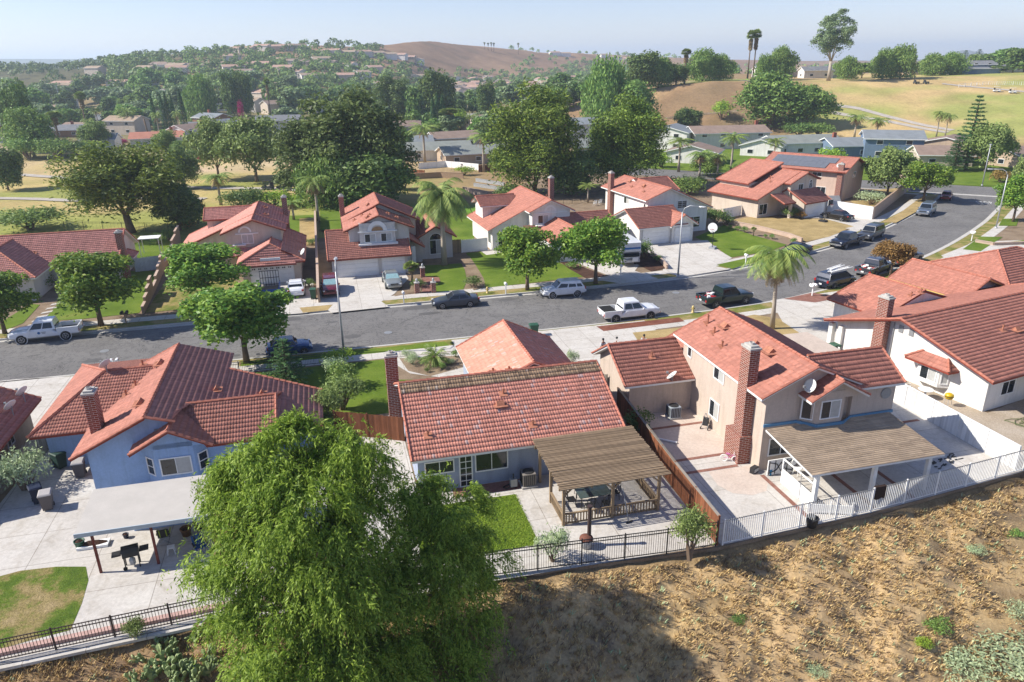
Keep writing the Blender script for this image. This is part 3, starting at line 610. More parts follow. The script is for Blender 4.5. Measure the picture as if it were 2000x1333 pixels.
def fanpalm(name,seed,h=12.,r=1.5,n=70,skirt=2.5,tr=.2):
    rng=np.random.default_rng(seed); V=[];Fc=[]
    def fans(cnt,zlo,zhi,elo,ehi,rad,V,Fc):
        for i in range(cnt):
            az=i*2.4+rng.uniform(-.3,.3); el=rng.uniform(elo,ehi); d=np.array([math.cos(az)*math.cos(el),math.sin(az)*math.cos(el),math.sin(el)]); s_=np.array([-math.sin(az),math.cos(az),0]); u=np.cross(d,s_); c=np.array([0,0,rng.uniform(zlo,zhi)])+d*rad*.5
            for j in range(8):
                a=-1.35+2.7*j/7; q=d*math.cos(a)+s_*math.sin(a); b=c+q*rad*.55+np.array([0,0,-.15*rad*abs(math.sin(a))]); m=(s_*math.cos(a)-d*math.sin(a))*rad*.07; k=len(V)
                V+= [c,c+q*rad*.25+m,b,c+q*rad*.25-m]; Fc.append([k,k+1,k+2,k+3])
    fans(n,h-.2,h+.2,-.5,1.4,r,V,Fc); e=empty(name,(0,0,-500)); np_mesh('crown',np.array(V),np.array(Fc),LEAF['palm'],e)
    if skirt: V=[];Fc=[]; fans(int(26*skirt),h-skirt,h-.3,-1.45,-1.0,r*.75,V,Fc); np_mesh('dead_fronds',np.array(V),np.array(Fc),LEAF['dead'],e)
    MB().path([(0,0,-.3),(0.05,0,h*.5),(0,0,h)],[tr*1.6,tr,tr*.9],9).obj('trunk',M['bark'],e,True); return e
def bush(name,seed,w=2.,h=1.5,n=700,size=.16,mat='mid',k=9,asp=.5):
    rng=np.random.default_rng(seed); C=[];Rr=[]
    for i in range(k):
        a=rng.random()*2*PI; q=rng.random()**.5*.62; C.append(np.array([math.cos(a)*w/2*q,math.sin(a)*w/2*q,h*(.34+.3*rng.random()*(1-q*.5))])); Rr.append(min(w,h*1.2)*.3*rng.uniform(.8,1.2))
    V,o=clumpy(n,C,Rr,rng,.35); V[:,2]=np.abs(V[:,2])
    V,Fc=leaves(V,size,asp,.4,o,0,rng); e=empty(name,(0,0,-500)); np_mesh('foliage',V,Fc,LEAF[mat],e); tb=MB(); limbs(tb,(0,0,-.05),[tuple(c) for c in C[:5]],.05*h,.4,5); tb.obj('stem',M['bark'],e); return e
USED=set()
def norm():
    for k,(o,h,w) in list(PROT.items()):
        if k in('queen','queen2','palmf','palmd','sagop','datep','fan','fans'): continue
        v=np.concatenate([np.array([q.co for q in c.data.vertices]) for c in o.children if c.name.split('.')[0] in('crown','foliage')]); a,b=np.percentile(v,.5,axis=0),np.percentile(v,99.5,axis=0); PROT[k]=(o,float(b[2]),float((b[0]-a[0]+b[1]-a[1])/2))
def plant(kind,p,h=None,w=None,rz=None,label=None,cat='tree',group=None,name=None):
    """stand a copy of a grown kind at p, h tall and w wide"""
    pr,h0,w0=PROT[kind]; rz=random.uniform(0,6.28) if rz is None else rz; h=h or h0; w=w or h*w0/h0; sc=(w/w0,w/w0,h/h0)
    if kind not in USED: USED.add(kind); o=pr; o.location=p; o.rotation_euler=(0,0,rz); o.scale=sc; tag(o,label,cat,group)
    else:
        o=dup(pr,p,rz,sc,label,group); o['category']=cat
        if label is None and 'label' in o: del o['label']
        if group is None and 'group' in o: del o['group']
        if label: o['label']=label
    if name: o.name=name
    return o
PROT.update(
 street=(broad('street_tree',11,5.6,5.6,15000,.23,44,'street',bottom=.22,fine=.18,hang=.025,trunk=.022,asp=.6),5.6,5.6), street2=(broad('street_tree',12,5.6,5.2,15000,.23,40,'street',bottom=.24,fine=.18,hang=.025,trunk=.022,asp=.6),5.6,5.2),
 broad1=(broad('broadleaf_tree',21,10,9,10000,.5,34,'mid',bottom=.06,hang=.06),10,9), broad2=(broad('broadleaf_tree',22,10,8,10000,.5,30,'dark',bottom=.04,hang=.05),10,8), broad3=(broad('broadleaf_tree',23,9,10,10000,.46,40,'olive',bottom=.12,fine=.2,hang=.04),9,10),
 weep=(broad('pepper_tree',25,10,9,11000,.6,30,'mid',bottom=.04,asp=.36,droop=1.4,fine=.23,hang=.13),10,9),
 tall=(broad('eucalyptus_tree',31,18,10,14000,.6,48,'euco','barkpale',.06,.2,.4,shell=.3,hang=.06,trunk=.017,droop=.6),18,9), euc=(broad('gum_tree',32,28,12,13000,.6,80,'grey','barkpale',.2,.1,.35,shell=.2,hang=.02,trunk=.014,droop=.6),28,12),
 pine=(broad('pine_tree',41,17,13,30000,.5,90,'pine',bottom=.0,fine=.15,asp=.34,shell=.6,hang=.05,trunk=.02),17,13), pine2=(broad('pine_tree',42,13,12,22000,.45,64,'pine',hang=.05,bottom=.14,fine=.15,asp=.32,shell=.5,lean=.08,trunk=.024),13,12),
 far1=(broad('woodland_tree',51,9,8,2400,.85,22,'mid',bottom=.1,asp=.8),9,8), far2=(broad('woodland_tree',52,9,8.5,2400,.85,20,'dark',bottom=.08,asp=.8),9,8.5), far3=(broad('woodland_tree',53,11,6.5,2400,.85,22,'grey',bottom=.1,asp=.7),11,6.5),
 conifer=(conifer('norfolk_pine',61,14,5.,6000,18),14,5.), conifer2=(conifer('star_pine',62,7,3.6,5000,11,size=.2),7,3.6), cypress=(cypress('cypress_tree',63),9,1.6),
 queen=(palm('queen_palm',71,8,54,4.,.95,10,dropk=2.1,nl=24,r=.24,up=(-.1,1.35)),8,8), queen2=(palm('queen_palm',72,8.5,38,3.5,.85,26,lean=.03,dropk=2.5,nl=20,r=.15,mat='palm'),8.5,5.6), palmf=(palm('feather_palm',73,9,28,2.9,.6,5,nl=13,dropk=1.5),9,5.6), palmd=(palm('shaggy_palm',75,8,26,3.,.6,26,nl=12,dropk=1.9),8,5.6),
 sagop=(palm('sago_palm',74,.5,40,1.2,.22,0,nl=14,up=(.0,1.2),dropk=.7,r=.2,bark='bark'),1.3,2.3), datep=(palm('date_palm',76,4.5,46,3.6,.5,8,nl=12,dropk=1.3,r=.4,up=(-.1,1.3),bark='bark'),7.5,7.), fan=(fanpalm('fan_palm',81,14,1.9,90,3.5),15.5,3.6), fans=(fanpalm('fan_palm',82,4.,1.2,50,.8,.14),5,2.4),
 bush=(bush('shrub',91),1.5,2.), bushd=(bush('shrub',92,2.,1.5,900,.15,'dark'),1.5,2.), bushb=(bush('shrub',93,2.,1.5,900,.15,'bright'),1.5,2.), bigbush=(bush('big_shrub',94,5,3.4,2600,.26,'mid',16),3.4,5.), bigdark=(bush('big_shrub',95,5,3.4,2600,.26,'dark',16),3.4,5.), sage=(bush('sage_bush',96,2.4,1.3,1500,.13,'sage',12,.35),1.3,2.4), pinkb=(bush('bougainvillea',97,2.4,2.2,900,.2,'pink'),2.2,2.4), rustb=(bush('rusty_shrub',98,2.4,1.6,900,.2,'rust'),1.6,2.4), oleander=(bush('oleander',99,2.6,3.2,2600,.2,'olive',16,.3),3.2,2.6),
)
norm()
# ---------------------------------------------------------------- terrain
def sstep(a,b,x):
    t=np.clip((x-a)/(b-a),0,1); return t*t*(3-2*t)
FENCE_S=[-140,-60,-17,-7.8,4.6,13.5,16.4,25.9,37.7,60,140]; FENCE_T=[-36,-33.4,-32.9,-32.3,-33.0,-33.6,-33.7,-33.2,-31.9,-27.,-10]
def h2(x,y,k): return np.sin(x*k+1.3*np.sin(y*k*.7))*np.cos(y*k*1.1+.9*np.sin(x*k*.6))
CR_P=[-900,150,250,300,350,450,520,600,700,800,870,930,1000,1080,1130,1250,1400,1600,3000]
CR_Y=[138,138,136,124,113,101,98,99,94,92,84,88,99,107,106,113,118,121,112]
CR_D=[700,700,700,720,740,780,800,800,850,950,1050,1100,1150,1250,1300,1400,1500,1700,1700]
CR_B=[500,480,450,420,400,400,400,420,460,560,760,860,900,950,1000,1100,1200,1300,1300]
def terr(x,y):
    x=np.asarray(x,float);y=np.asarray(y,float); c,n=math.cos(R(HEAD)),math.sin(R(HEAD)); dx,dy=x-O2[0],y-O2[1]; s=dx*c+dy*n; t=-dx*n+dy*c
    tf=np.interp(s,FENCE_S,FENCE_T); d=np.maximum(0,tf+.35-t); z=-.5-.40*d-.004*d*d+.25*np.minimum(1,d*.5)*h2(x,y,.9)+.12*np.minimum(1,d)*h2(x+3,y,2.7)+.47*sstep(0,.25,d)
    yy=np.maximum(y,1.); az=x/yy; px=1000+1430*.955*az; D=np.maximum(yy,1.)
    back=sstep(40,48,t); z=z+back*.2+back*sstep(60,120,t)*.5*h2(x,y,.03)*(1-sstep(1350,1500,px))
    hc=np.interp(px,[980,1090,1200,1290,1360,1450,1600,1750,2000,2600],[0,6,11.5,14.2,15.6,15.2,14.6,15.5,16.6,18]); toe=np.interp(px,[1000,1300,1450,1600,1750,2000],[262,262,256,240,225,195]); cr=np.interp(px,[1000,1300,1450,1600,1800,2000],[300,298,300,312,330,340])
    z=z+hc*sstep(0,1,(D-toe)/(cr-toe))*(1-.55*sstep(420,700,D))
    yh=120+(1000-px)*.014; cy=np.interp(px,CR_P,CR_Y); cd=np.interp(px,CR_P,CR_D); bd=np.interp(px,CR_P,CR_B); zc=23.5+(yh-cy)/1530*cd
    zz=zc*np.clip((D-bd)/(cd-bd),0,1)**1.15; far_=D>cd; zz=np.where(far_,zc-(zc+18)*sstep(cd,cd+1600,D),zz); zz=zz+np.clip((D-bd)/120,0,1)*2.2*h2(x,y,.021)*(zz>0)
    z=np.where(D>bd,np.maximum(z,0)*(1-sstep(700,1200,D))+zz,z)
    z=z+ (23.5+(yh-106)/1530*4200)*np.exp(-((D-4200)/420.)**2)*np.clip(1-(px-350)/500,0,1)*(.9+.1*h2(x,y,.0013))
    z=z+64*np.exp(-((px-1795)/52.)**2-((D-4000)/260.)**2)+24*np.exp(-((px-1690)/42.)**2-((D-4000)/260.)**2)
    return z
def gz(x,y): return float(terr(x,y))
def vgp(px,py,lo=18.,hi=5000.):     # where the line of sight through a picture point meets the terrain
    d=ray(px,py); prev=None; tt=lo
    while tt<hi:
        p=d*tt; z=CAM_H+p[2]
        if z<=gz(p[0],p[1]): break
        prev=tt; tt*=1.01
    return Vector((p[0],p[1],gz(p[0],p[1])))
az_=np.concatenate([np.linspace(-78,-38,24)[:-1],np.linspace(-38,38,330),np.linspace(38,78,24)[1:]]); ds=np.concatenate([np.geomspace(9,24,20)[:-1],np.linspace(24,44,70)[:-1],np.geomspace(44,180,70)[:-1],np.geomspace(180,1600,170)[:-1],np.geomspace(1600,9000,50)])
AZ,DS=np.meshgrid(np.radians(az_),ds); TX=np.tan(AZ)*DS; TX=np.where(np.abs(AZ)>R(38.1),np.sign(AZ)*np.tan(R(38))*DS+np.sign(AZ)*(np.abs(np.degrees(AZ))-38)*DS*.06,TX); TY=DS; TZ=terr(TX,TY)
nr,nc=TX.shape; idx=np.arange(nr*nc).reshape(nr,nc); TF=np.stack([idx[:-1,:-1],idx[:-1,1:],idx[1:,1:],idx[1:,:-1]],-1).reshape(-1,4)
def zone_colour(x,y,z):
    c,n=math.cos(R(HEAD)),math.sin(R(HEAD)); dx,dy=x-O2[0],y-O2[1]; s=dx*c+dy*n; t=-dx*n+dy*c; px=1000+1430*.955*x/np.maximum(y,1); D=y
    C=np.tile(np.array([.19,.135,.075]),(*x.shape,1))
    def put(w,col):
        nonlocal C; w=np.clip(w,0,1)[...,None]; C=C*(1-w)+np.array(col)*w
    n1=h2(x,y,.11)*.5+h2(x+7,y-3,.043)*.5; n2=h2(x*.6,y*2.2,.09)*.6+h2(x-9,y,.2)*.4
    # links on the left: mown bands between dry ones
    links=(1-sstep(640,980,px))*sstep(98,106,D)*(1-sstep(205,230,D)); put(links,(.30,.235,.105)); put(links*np.clip(.55+n2*1.5+.6*np.exp(-((D-122)/12.)**2)+.5*np.exp(-((D-152)/8.)**2)-.8*np.exp(-((D-138)/4.)**2)-.8*sstep(165,178,D),0,1),(.185,.195,.058))
    put(links*sstep(170,182,D)*np.clip(.7+n1,0,1),(.36,.275,.18))
    put((1-sstep(960,1020,px))*sstep(640,720,px)*sstep(98,104,D)*(1-sstep(126,134,D)),(.10,.19,.03))
    es=sstep(196,215,D)*(1-sstep(430,520,D))*(1-sstep(1010,1060,px)); put(es*.75,(.085,.09,.04)); put(es*np.clip(n1*1.5,0,.7),(.17,.14,.075)); put(sstep(1030,1080,px)*(1-sstep(1560,1640,px))*sstep(150,160,D)*(1-sstep(238,250,D))*.7,(.13,.12,.06))
    # hill on the right: scrub bluff, then the upper links
    bl=sstep(1040,1100,px)*(1-sstep(1440,1540,px))*sstep(235,262,D)*(1-sstep(296,306,D)); put(bl,(.205,.135,.078)); put(bl*np.clip(n1*1.6,0,.8),(.29,.20,.11)); put(bl*np.clip(-n1*1.6,0,.8),(.13,.10,.06))
    up=sstep(1470,1570,px)*sstep(205,228,D)*(1-sstep(420,470,D)); put(up,(.34,.25,.125)); g=np.clip(sstep(1690,1850,px)*1.3*(1-.8*np.exp(-((D-300)/26.)**2)*(1-sstep(1850,1960,px)))+n2*1.1,0,1); put(up*g*.95,(.20,.215,.068)); put(up*np.exp(-((D-268)/9.)**2)*(1-sstep(1650,1760,px))*.8,(.16,.2,.05))
    put(sstep(1290,1340,px)*(1-sstep(1470,1520,px))*sstep(300,306,D)*(1-sstep(330,350,D)),(.2,.22,.07))
    # far hill
    fh=sstep(560,760,D); put(fh,(.215,.135,.085)); put(fh*np.clip(n1*.8+h2(x,y,.012)*.7,0,.7),(.29,.19,.12)); put(fh*np.clip(-n1-.1,0,.6),(.12,.095,.06)); put(fh*(1-sstep(400,700,px))*.7,(.085,.09,.045)); put(sstep(1500,2200,D),(.10,.105,.085)); put((1-sstep(240,330,px))*sstep(470,560,D)*.8,(.075,.08,.045))
    # foreground slope
    fs=sstep(.2,.8,np.interp(s,FENCE_S,FENCE_T)-t)*(D<60); put(fs,(.275,.195,.105)); m=h2(x,y,1.3)*.5+h2(x+2,y+5,3.1)*.5; put(fs*np.clip(m*1.2,0,.6),(.33,.24,.13)); put(fs*np.clip(-m*1.3,0,.75),(.155,.115,.075)); put(fs*np.clip(h2(x+40,y,.5)-.35,0,.5),(.30,.22,.11)); put(fs*(1-sstep(-6,-1,s))*.7,(.15,.10,.065))
    return np.clip(C*np.where(fs>.5,1.75,np.where(D>560,1.25,1.6))[...,None],0,.62)
TC=zone_colour(TX,TY,TZ)
tme=bpy.data.meshes.new('terrain'); tme.vertices.add(nr*nc); tme.vertices.foreach_set('co',np.stack([TX,TY,TZ],-1).astype(np.float32).ravel()); k=len(TF); tme.loops.add(k*4); tme.loops.foreach_set('vertex_index',TF.astype(np.int32).ravel()); tme.polygons.add(k); tme.polygons.foreach_set('loop_start',np.arange(0,k*4,4,dtype=np.int32)); tme.polygons.foreach_set('use_smooth',np.ones(k,bool))
ca=tme.color_attributes.new('ground_colour','FLOAT_COLOR','POINT'); ca.data.foreach_set('color',np.concatenate([TC,np.ones((nr,nc,1))],-1).astype(np.float32).ravel()); tme.update(calc_edges=True)
m,nt,b=base('terrain_ground',.97,.05); at=nt.nodes.new('ShaderNodeAttribute'); at.attribute_name='ground_colour'
g1=noise(nt,1.1,6,.7); g2=noise(nt,.09,6,.7); g3=noise(nt,7.,4,.75)
cc=mixc(nt,.75,at.outputs['Color'],ramp(nt,g1,[(.3,(.72,.70,.68)),(.5,(1,1,1)),(.72,(1.2,1.18,1.12))]),'MULTIPLY'); cc=mixc(nt,.6,cc,ramp(nt,g2,[(.32,(.66,.66,.62)),(.68,(1.22,1.2,1.16))]),'MULTIPLY'); cc=mixc(nt,.6,cc,ramp(nt,g3,[(.3,(.5,.48,.46)),(.7,(1.3,1.3,1.3))]),'MULTIPLY')
nt.links.new(cc,b.inputs['Base Color']); bump(nt,b,g1,.4,.2); tme.materials.append(m); M['terrain']=m
to=bpy.data.objects.new('terrain',tme); COL.objects.link(to); tag(to,kind='structure')
# ---------------------------------------------------------------- street, kerbs, pavements
def smooth_line(pts,n=8):
    P=[Vector((p[0],p[1],0)) for p in pts]; out=[]
    for i in range(len(P)-1):
        p0,p1,p2,p3=P[max(i-1,0)],P[i],P[i+1],P[min(i+2,len(P)-1)]
        for k in range(n):
            t=k/n; out.append(.5*((2*p1)+(p2-p0)*t+(2*p0-5*p1+4*p2-p3)*t*t+(3*p1-p0-3*p2+p3)*t**3))
    return out+[P[-1]]
NEAR=smooth_line([(-150,27.4),(-95,41.),(-41,53.9),(-25.9,57.4),(-13.5,60.3),(-5.1,62.4),(7.8,65.6),(20.8,69.6),(28.6,72.7),(34.6,76.2),(42,81.),(50.9,88.2),(60.3,97),(71.2,108.6),(79.5,118.5),(85.,124.5),(92,125.5)])
FARK=smooth_line([(-150,38.6),(-95,52.4),(-47.5,63.8),(-26.4,69.1),(-13.2,72.3),(-3.2,74.9),(4,76.8),(11.6,78.9),(19.6,81.5),(26,84.6),(33.5,89.),(40.3,93.5),(51,102.3),(65.2,117.3),(74,128),(77,133),(73,137)])
def offset(line,d):
    out=[]
    for i,p in enumerate(line):
        a=line[max(i-1,0)];b=line[min(i+1,len(line)-1)]; t=(b-a).normalized(); out.append(p+Vector((-t.y,t.x,0))*d)
    return out
def ribbon(name,line,d0,d1,z,mat,kind='structure',th=0.,i0=0,i1=None,label=None):
    A=offset(line,d0)[i0:i1];B=offset(line,d1)[i0:i1]; mb=MB(); zz=Vector((0,0,z)); dn=Vector((0,0,-th))
    for i in range(len(A)-1):
        mb.poly([A[i]+zz,A[i+1]+zz,B[i+1]+zz,B[i]+zz] if d1>d0 else [B[i]+zz,B[i+1]+zz,A[i+1]+zz,A[i]+zz])
        if th:
            for L in(A,B): mb.poly([L[i]+zz,L[i+1]+zz,L[i+1]+zz+dn,L[i]+zz+dn])
    o=mb.obj(name,mat); return tag(o,label,kind=kind)
def sheet(name,pts,z,mat,kind='structure',th=0.,label=None):
    mb=MB(); P=[Vector((p[0],p[1],0)) for p in pts]; ar=sum(P[i].x*P[(i+1)%len(P)].y-P[(i+1)%len(P)].x*P[i].y for i in range(len(P)))
    if ar<0: P=P[::-1]
    mb.poly([(p.x,p.y,z) for p in P])
    if th:
        for i in range(len(P)): a,b=P[i],P[(i+1)%len(P)]; mb.poly([(a.x,a.y,z-th),(b.x,b.y,z-th),(b.x,b.y,z),(a.x,a.y,z)])
    o=mb.obj(name,mat); return tag(o,label,kind=kind)
def sst(name,pts,z,mat,**k): return sheet(name,[st(*p) for p in pts],z,mat,**k)
def spx(name,pts,z,mat,**k): return sheet(name,[gp(*p) for p in pts],z,mat,**k)
m,nt,b=base('asphalt',.93,.12); f=noise(nt,.22,5,.6); g=noise(nt,30,3,.7); w_=noise(nt,.5,6,.7,dist=2.5)
cc=ramp(nt,f,[(.28,(.15,.145,.14)),(.5,(.175,.169,.163)),(.72,(.20,.194,.187))]); cc=mixc(nt,.5,cc,ramp(nt,g,[(.3,(.7,.7,.7)),(.7,(1.25,1.25,1.25))]),'MULTIPLY'); cc=mixc(nt,1.,cc,ramp(nt,w_,[(.48,(1,1,1)),(.495,(.5,.5,.52)),(.505,(.5,.5,.52)),(.52,(1,1,1))]),'MULTIPLY'); nt.links.new(cc,b.inputs['Base Color']); bump(nt,b,g,.2,.01); M['asphalt']=m
M['lawn']=ground_mat('lawn_grass',[(.25,(.09,.15,.016)),(.45,(.135,.21,.024)),(.62,(.18,.25,.036)),(.8,(.26,.27,.07))],.28,22.,.9,.95,.04,.75)
M['lawnd']=ground_mat('patchy_lawn',[(.3,(.11,.16,.026)),(.45,(.21,.225,.055)),(.58,(.37,.29,.12)),(.75,(.45,.345,.18))],.55,18.,.9,.95,.05,.7)
M['dry']=ground_mat('dry_lawn',[(.25,(.30,.225,.10)),(.45,(.42,.31,.14)),(.62,(.52,.385,.18)),(.8,(.46,.36,.21))],.5,20.,.9,.95,.05,.7)
M['dirt']=ground_mat('bare_dirt',[(.25,(.18,.125,.08)),(.5,(.27,.20,.135)),(.75,(.34,.26,.18))],.5,12.,.6)
M['patchy']=ground_mat('worn_lawn',[(.34,(.07,.13,.018)),(.46,(.13,.19,.03)),(.54,(.30,.24,.10)),(.64,(.42,.32,.17))],.42,14.,.9,.95,.06,.75)
M['mulch']=ground_mat('bark_mulch',[(.3,(.055,.03,.022)),(.6,(.11,.06,.042)),(.8,(.16,.10,.075))],1.5,25.,.9)
M['lava']=ground_mat('red_gravel',[(.3,(.17,.06,.042)),(.6,(.26,.105,.07)),(.8,(.33,.17,.12))],1.2,28.,.9)
M['pinkc']=ground_mat('pink_stained_concrete',[(.25,(.49,.40,.34)),(.5,(.55,.46,.395)),(.75,(.59,.515,.455))],.6,6.,.1,.9,.01,.25)
M['brickpath']=ground_mat('brick_paving',[(.3,(.22,.10,.075)),(.6,(.31,.16,.125)),(.8,(.38,.23,.19))],2.,18.,.5)
M['gutter']=ground_mat('kerb_concrete',[(.3,(.44,.42,.385)),(.6,(.53,.51,.47))],.8,8.,.2,.9,.01,.3)
M['path']=ground_mat('cart_path',[(.3,(.40,.36,.31)),(.7,(.52,.47,.41))],.5,6.,.2)
Vl=[]
n_=min(len(NEAR),len(FARK)); mb=MB()
for i in range(n_-1): mb.poly([(*NEAR[i].xy,-.13),(*NEAR[i+1].xy,-.13),(*FARK[i+1].xy,-.13),(*FARK[i].xy,-.13)])
tag(mb.obj('street',M['asphalt']),kind='structure')
CRV=Vector((math.cos(R(-28)),math.sin(R(-28)),0)); CRN=Vector((-CRV.y,CRV.x,0)); C0=Vector((80,139.5,0))
sheet('cross_street',[C0-CRV*70+CRN*-5,C0+CRV*60+CRN*-5,C0+CRV*60+CRN*6.5,C0-CRV*70+CRN*6.5],-.126,M['asphalt'])
sheet('street_junction',[(70,128),(88,118),(97,124),(86,138),(74,139)],-.1285,M['asphalt'])
sheet('cross_gutter',[C0-CRV*13+CRN*-5.2,C0+CRV*13+CRN*-5.6,C0+CRV*13+CRN*-4.3,C0-CRV*13+CRN*-4.],-.118,M['gutter'])
# slabs the lots stand on (their edges are the kerbs)
lotn=[Vector(p) for p in NEAR]+[Vector((130,124,0)),Vector((150,80,0))]+[st(s,t) for s,t in list(zip(FENCE_S,FENCE_T))[::-1]]
sheet('near_lots_ground',lotn,0,M['dirt'],th=.6)
bk=offset(FARK,46)
sheet('across_lots_ground',list(FARK)+[C0-CRV*18-CRN*5.2,C0-CRV*75-CRN*5.2]+[Vector((2,150,0)),st(30,52),st(14,47),st(-8,46),st(-26,42),st(-140,42)],0,M['dirt'],th=.6)
sheet('corner_lots_ground',[C0-CRV*80+CRN*6.6,C0+CRV*80+CRN*6.6,C0+CRV*80+CRN*45,C0-CRV*80+CRN*60],.0,M['lawn'],th=.6)
for L,sg,nm in((NEAR,-1,'near'),(FARK,1,'far')):
    ribbon('gutter',L,-.02*sg,-.5*sg,-.122,M['gutter']); ribbon('kerb',L,-.02*sg,.17*sg,.03,M['gutter'],th=.17)
    ribbon('verge_grass',L,.17*sg,1.75*sg,.012,M['lawnd']); ribbon('sidewalk',L,1.7*sg,3.1*sg,.022,M['concrete'])
# ---------------------------------------------------------------- houses on the near side
WALL=dict(blue=stucco('blue_stucco',(.30,.43,.65)), slate=stucco('slate_blue_stucco',(.33,.375,.475)), beige=stucco('beige_stucco',(.52,.43,.36)), white=stucco('white_stucco',(.72,.70,.66)), cream=stucco('cream_stucco',(.55,.47,.39)),
 pale=stucco('pale_stucco',(.60,.57,.53)), tanw=stucco('tan_stucco',(.44,.34,.25)), pinkw=stucco('pink_beige_stucco',(.56,.42,.34)), grey=stucco('grey_stucco',(.40,.42,.44)), bluew=stucco('blue_siding',(.15,.21,.30)), brownw=stucco('brown_stucco',(.24,.13,.085)))
M['redtrim']=plain('red_trim',(.24,.05,.03),.7,.2,0,.2); M['reddoor']=plain('red_door',(.22,.06,.035),.6,.3,0,.15); M['flash']=plain('blue_flashing',(.10,.23,.36),.6,.3)
M['dkwood']=wood_mat('redwood_fence',(.19,.075,.038),.45,(1,1,.4)); M['oldwood']=wood_mat('weathered_wood',(.26,.19,.12),.4,(1,1,1)); M['greywood']=wood_mat('grey_wood',(.24,.21,.175),.35,(1,1,.4)); M['whitewood']=wood_mat('white_washed_wood',(.66,.66,.65),.22,(1,1,.5)); M['postred']=plain('red_post',(.17,.04,.028),.6,.3,0,.25)
# left edge: brown-red roof with two dishes
H=House('house','stucco house cut by the left picture edge with two dishes on its dark red roof',-26,-14,WALL['tanw'],'mid',M['redtrim'])
H.gable(-31,-22.5,-20,-9.9,'t',-26.6,4.5,2.55,2.55,ov=.75,ovr=.4,caps=True)
H.dish(-22.3,-10.6,2.65,150,.42,.75); H.dish(-22.3,-12.7,2.65,150,.42,.7); H.win(-22.5,-13.6,1.5,1.1,1.,0); H.build()
# blue house
H=House('house','blue stucco house with a long ridge and bay window in the left foreground',-10,-14,WALL['blue'],'red',M['redtrim'])
H.gable(-16.3,-11.6,-19.5,-8.7,'t',-12.8,4.6,2.9,4.2,sides=(0,0),caps=False); H.rect(-12.2,-3.7,-17.2,-12.95,0,1.95); H.rect(-12.2,-9.6,-17.2,-8.7,0,3.4); H.gable(-16.3,-3.7,-19.5,-8.4,'t',-12.8,4.6,2.9,1.98,ov=.75,ovr=.55,sides=(1,0),wall=False)
H.slope([(-9.2,-17.5,3.62),(-9.2,-7.9,3.62),(-12.8,-7.9,4.75),(-12.8,-20.05,4.75),(-11.25,-20.05,4.26),(-11.1,-17.5,4.21)],TILE['mid'],fasc=False,caps=((3,4),))
H.slope([(-3.1,-18.2,2.0),(-3.1,-12.7,2.0),(-9.2,-10.9,3.6),(-9.2,-18.2,3.6)],TILE['mid'],caps=((1,2),(0,3)))
H.gable(-19.53,-14.,-12.1,-6.0,'s',-17.3,3.95,2.95,2.6,ov=.87,ovr=.25,sides=(0,1),ends=(0,1)); H.slope([(-9.7,-20.4,2.71),(-5.75,-20.4,2.71),(-5.75,-17.3,4.1),(-12.1,-17.3,4.1)],caps=((1,2),))
H.rect(-19.7,-16.9,-15.6,-5.5,0,2.5); H.hip(-19.9,-14.5,-15.8,-5.,2.65,4.05,ov=.5,wall=False,hips=(.55,0)); H.rect(-17.05,-16.5,-15.75,-14.5,0,2.3,M['reddoor'],'side_panel')
H.vol([(-13.4,-19.4),(-12.65,-20.15),(-10.5,-20.15),(-9.75,-19.4)],0,3.); H.gable(-13.3,-9.8,-20.15,-17.2,'t',-11.55,3.92,2.98,ov=.5,ovr=.6,zb=2.7,ends=(1,0))
H.win(-11.58,-20.15,1.52,1.75,1.15,-90,'slider','half'); H.win(-13.02,-19.78,1.5,.68,1.15,-135,'hung'); H.win(-10.13,-19.78,1.5,.68,1.15,-45,'hung')
H.win(-7.,-19.53,1.45,1.6,1.1,-90); MB().box((-12.25+10,-19.54+14,3.55),(.55,.05,.4)).obj('gable_vent',M['grey'],H.e)
H.chimney(-16.15,-17.3,.62,.85,0,5.55)
for p in((-15.,-9.6),(-14.9,-12.6),(-15.3,-13.6)): H.pipe(*p)
H.vent(-13.6,-17.1,PI/2,.55); H.vent(-13.6,-10.6,PI/2,.6); H.vent(-9.6,-14.8,PI/2,.45); H.vent(-6.9,-14.5,PI/2,.4); H.dish(-17.0,-10.6,H.zat(-17,-10.6),140,.42,.6); H.build()
# slate-blue single-storey house
H=House('house','slate blue bungalow with mottled red roof and brown pergola in the middle foreground',8,-19,WALL['slate'],'pale')
H.gable(-24.55,-14.6,2.1,14.4,'s',-19.6,4.75,2.55,2.55,ov=.55,ovr=.35)
H.slope([(1.76,-20.45,4.58),(14.74,-20.45,4.58),(14.74,-19.62,4.93),(1.76,-19.62,4.93)],TILE['worn'],fasc=False)
H.gable(7.7,14.5,-17,-8.9,'t',11.1,4.25,2.6,ov=.45,ovr=.4,ends=(1,1))
H.chimney(1.68,-15.3,.8,.62,0,5.1); H.win(3.35,-24.55,1.55,1.75,.85,-90); H.win(6.45,-24.55,1.5,2.0,1.25,-90); H.win(4.9,-24.55,1.05,.8,2.1,-90,'french',name='glazed_door'); H.win(11.5,-24.55,1.1,2.2,2.1,-90,name='patio_door')
for p in((8.,-21.3),(9.2,-23.8),(8.1,-18),(9.2,-18),(2.9,-23.6)): H.pipe(*p,.35)
H.vent(7.6,-22.1,0,.5); H.garage(11.1,-8.85,4.8,2.1,90); H.build()
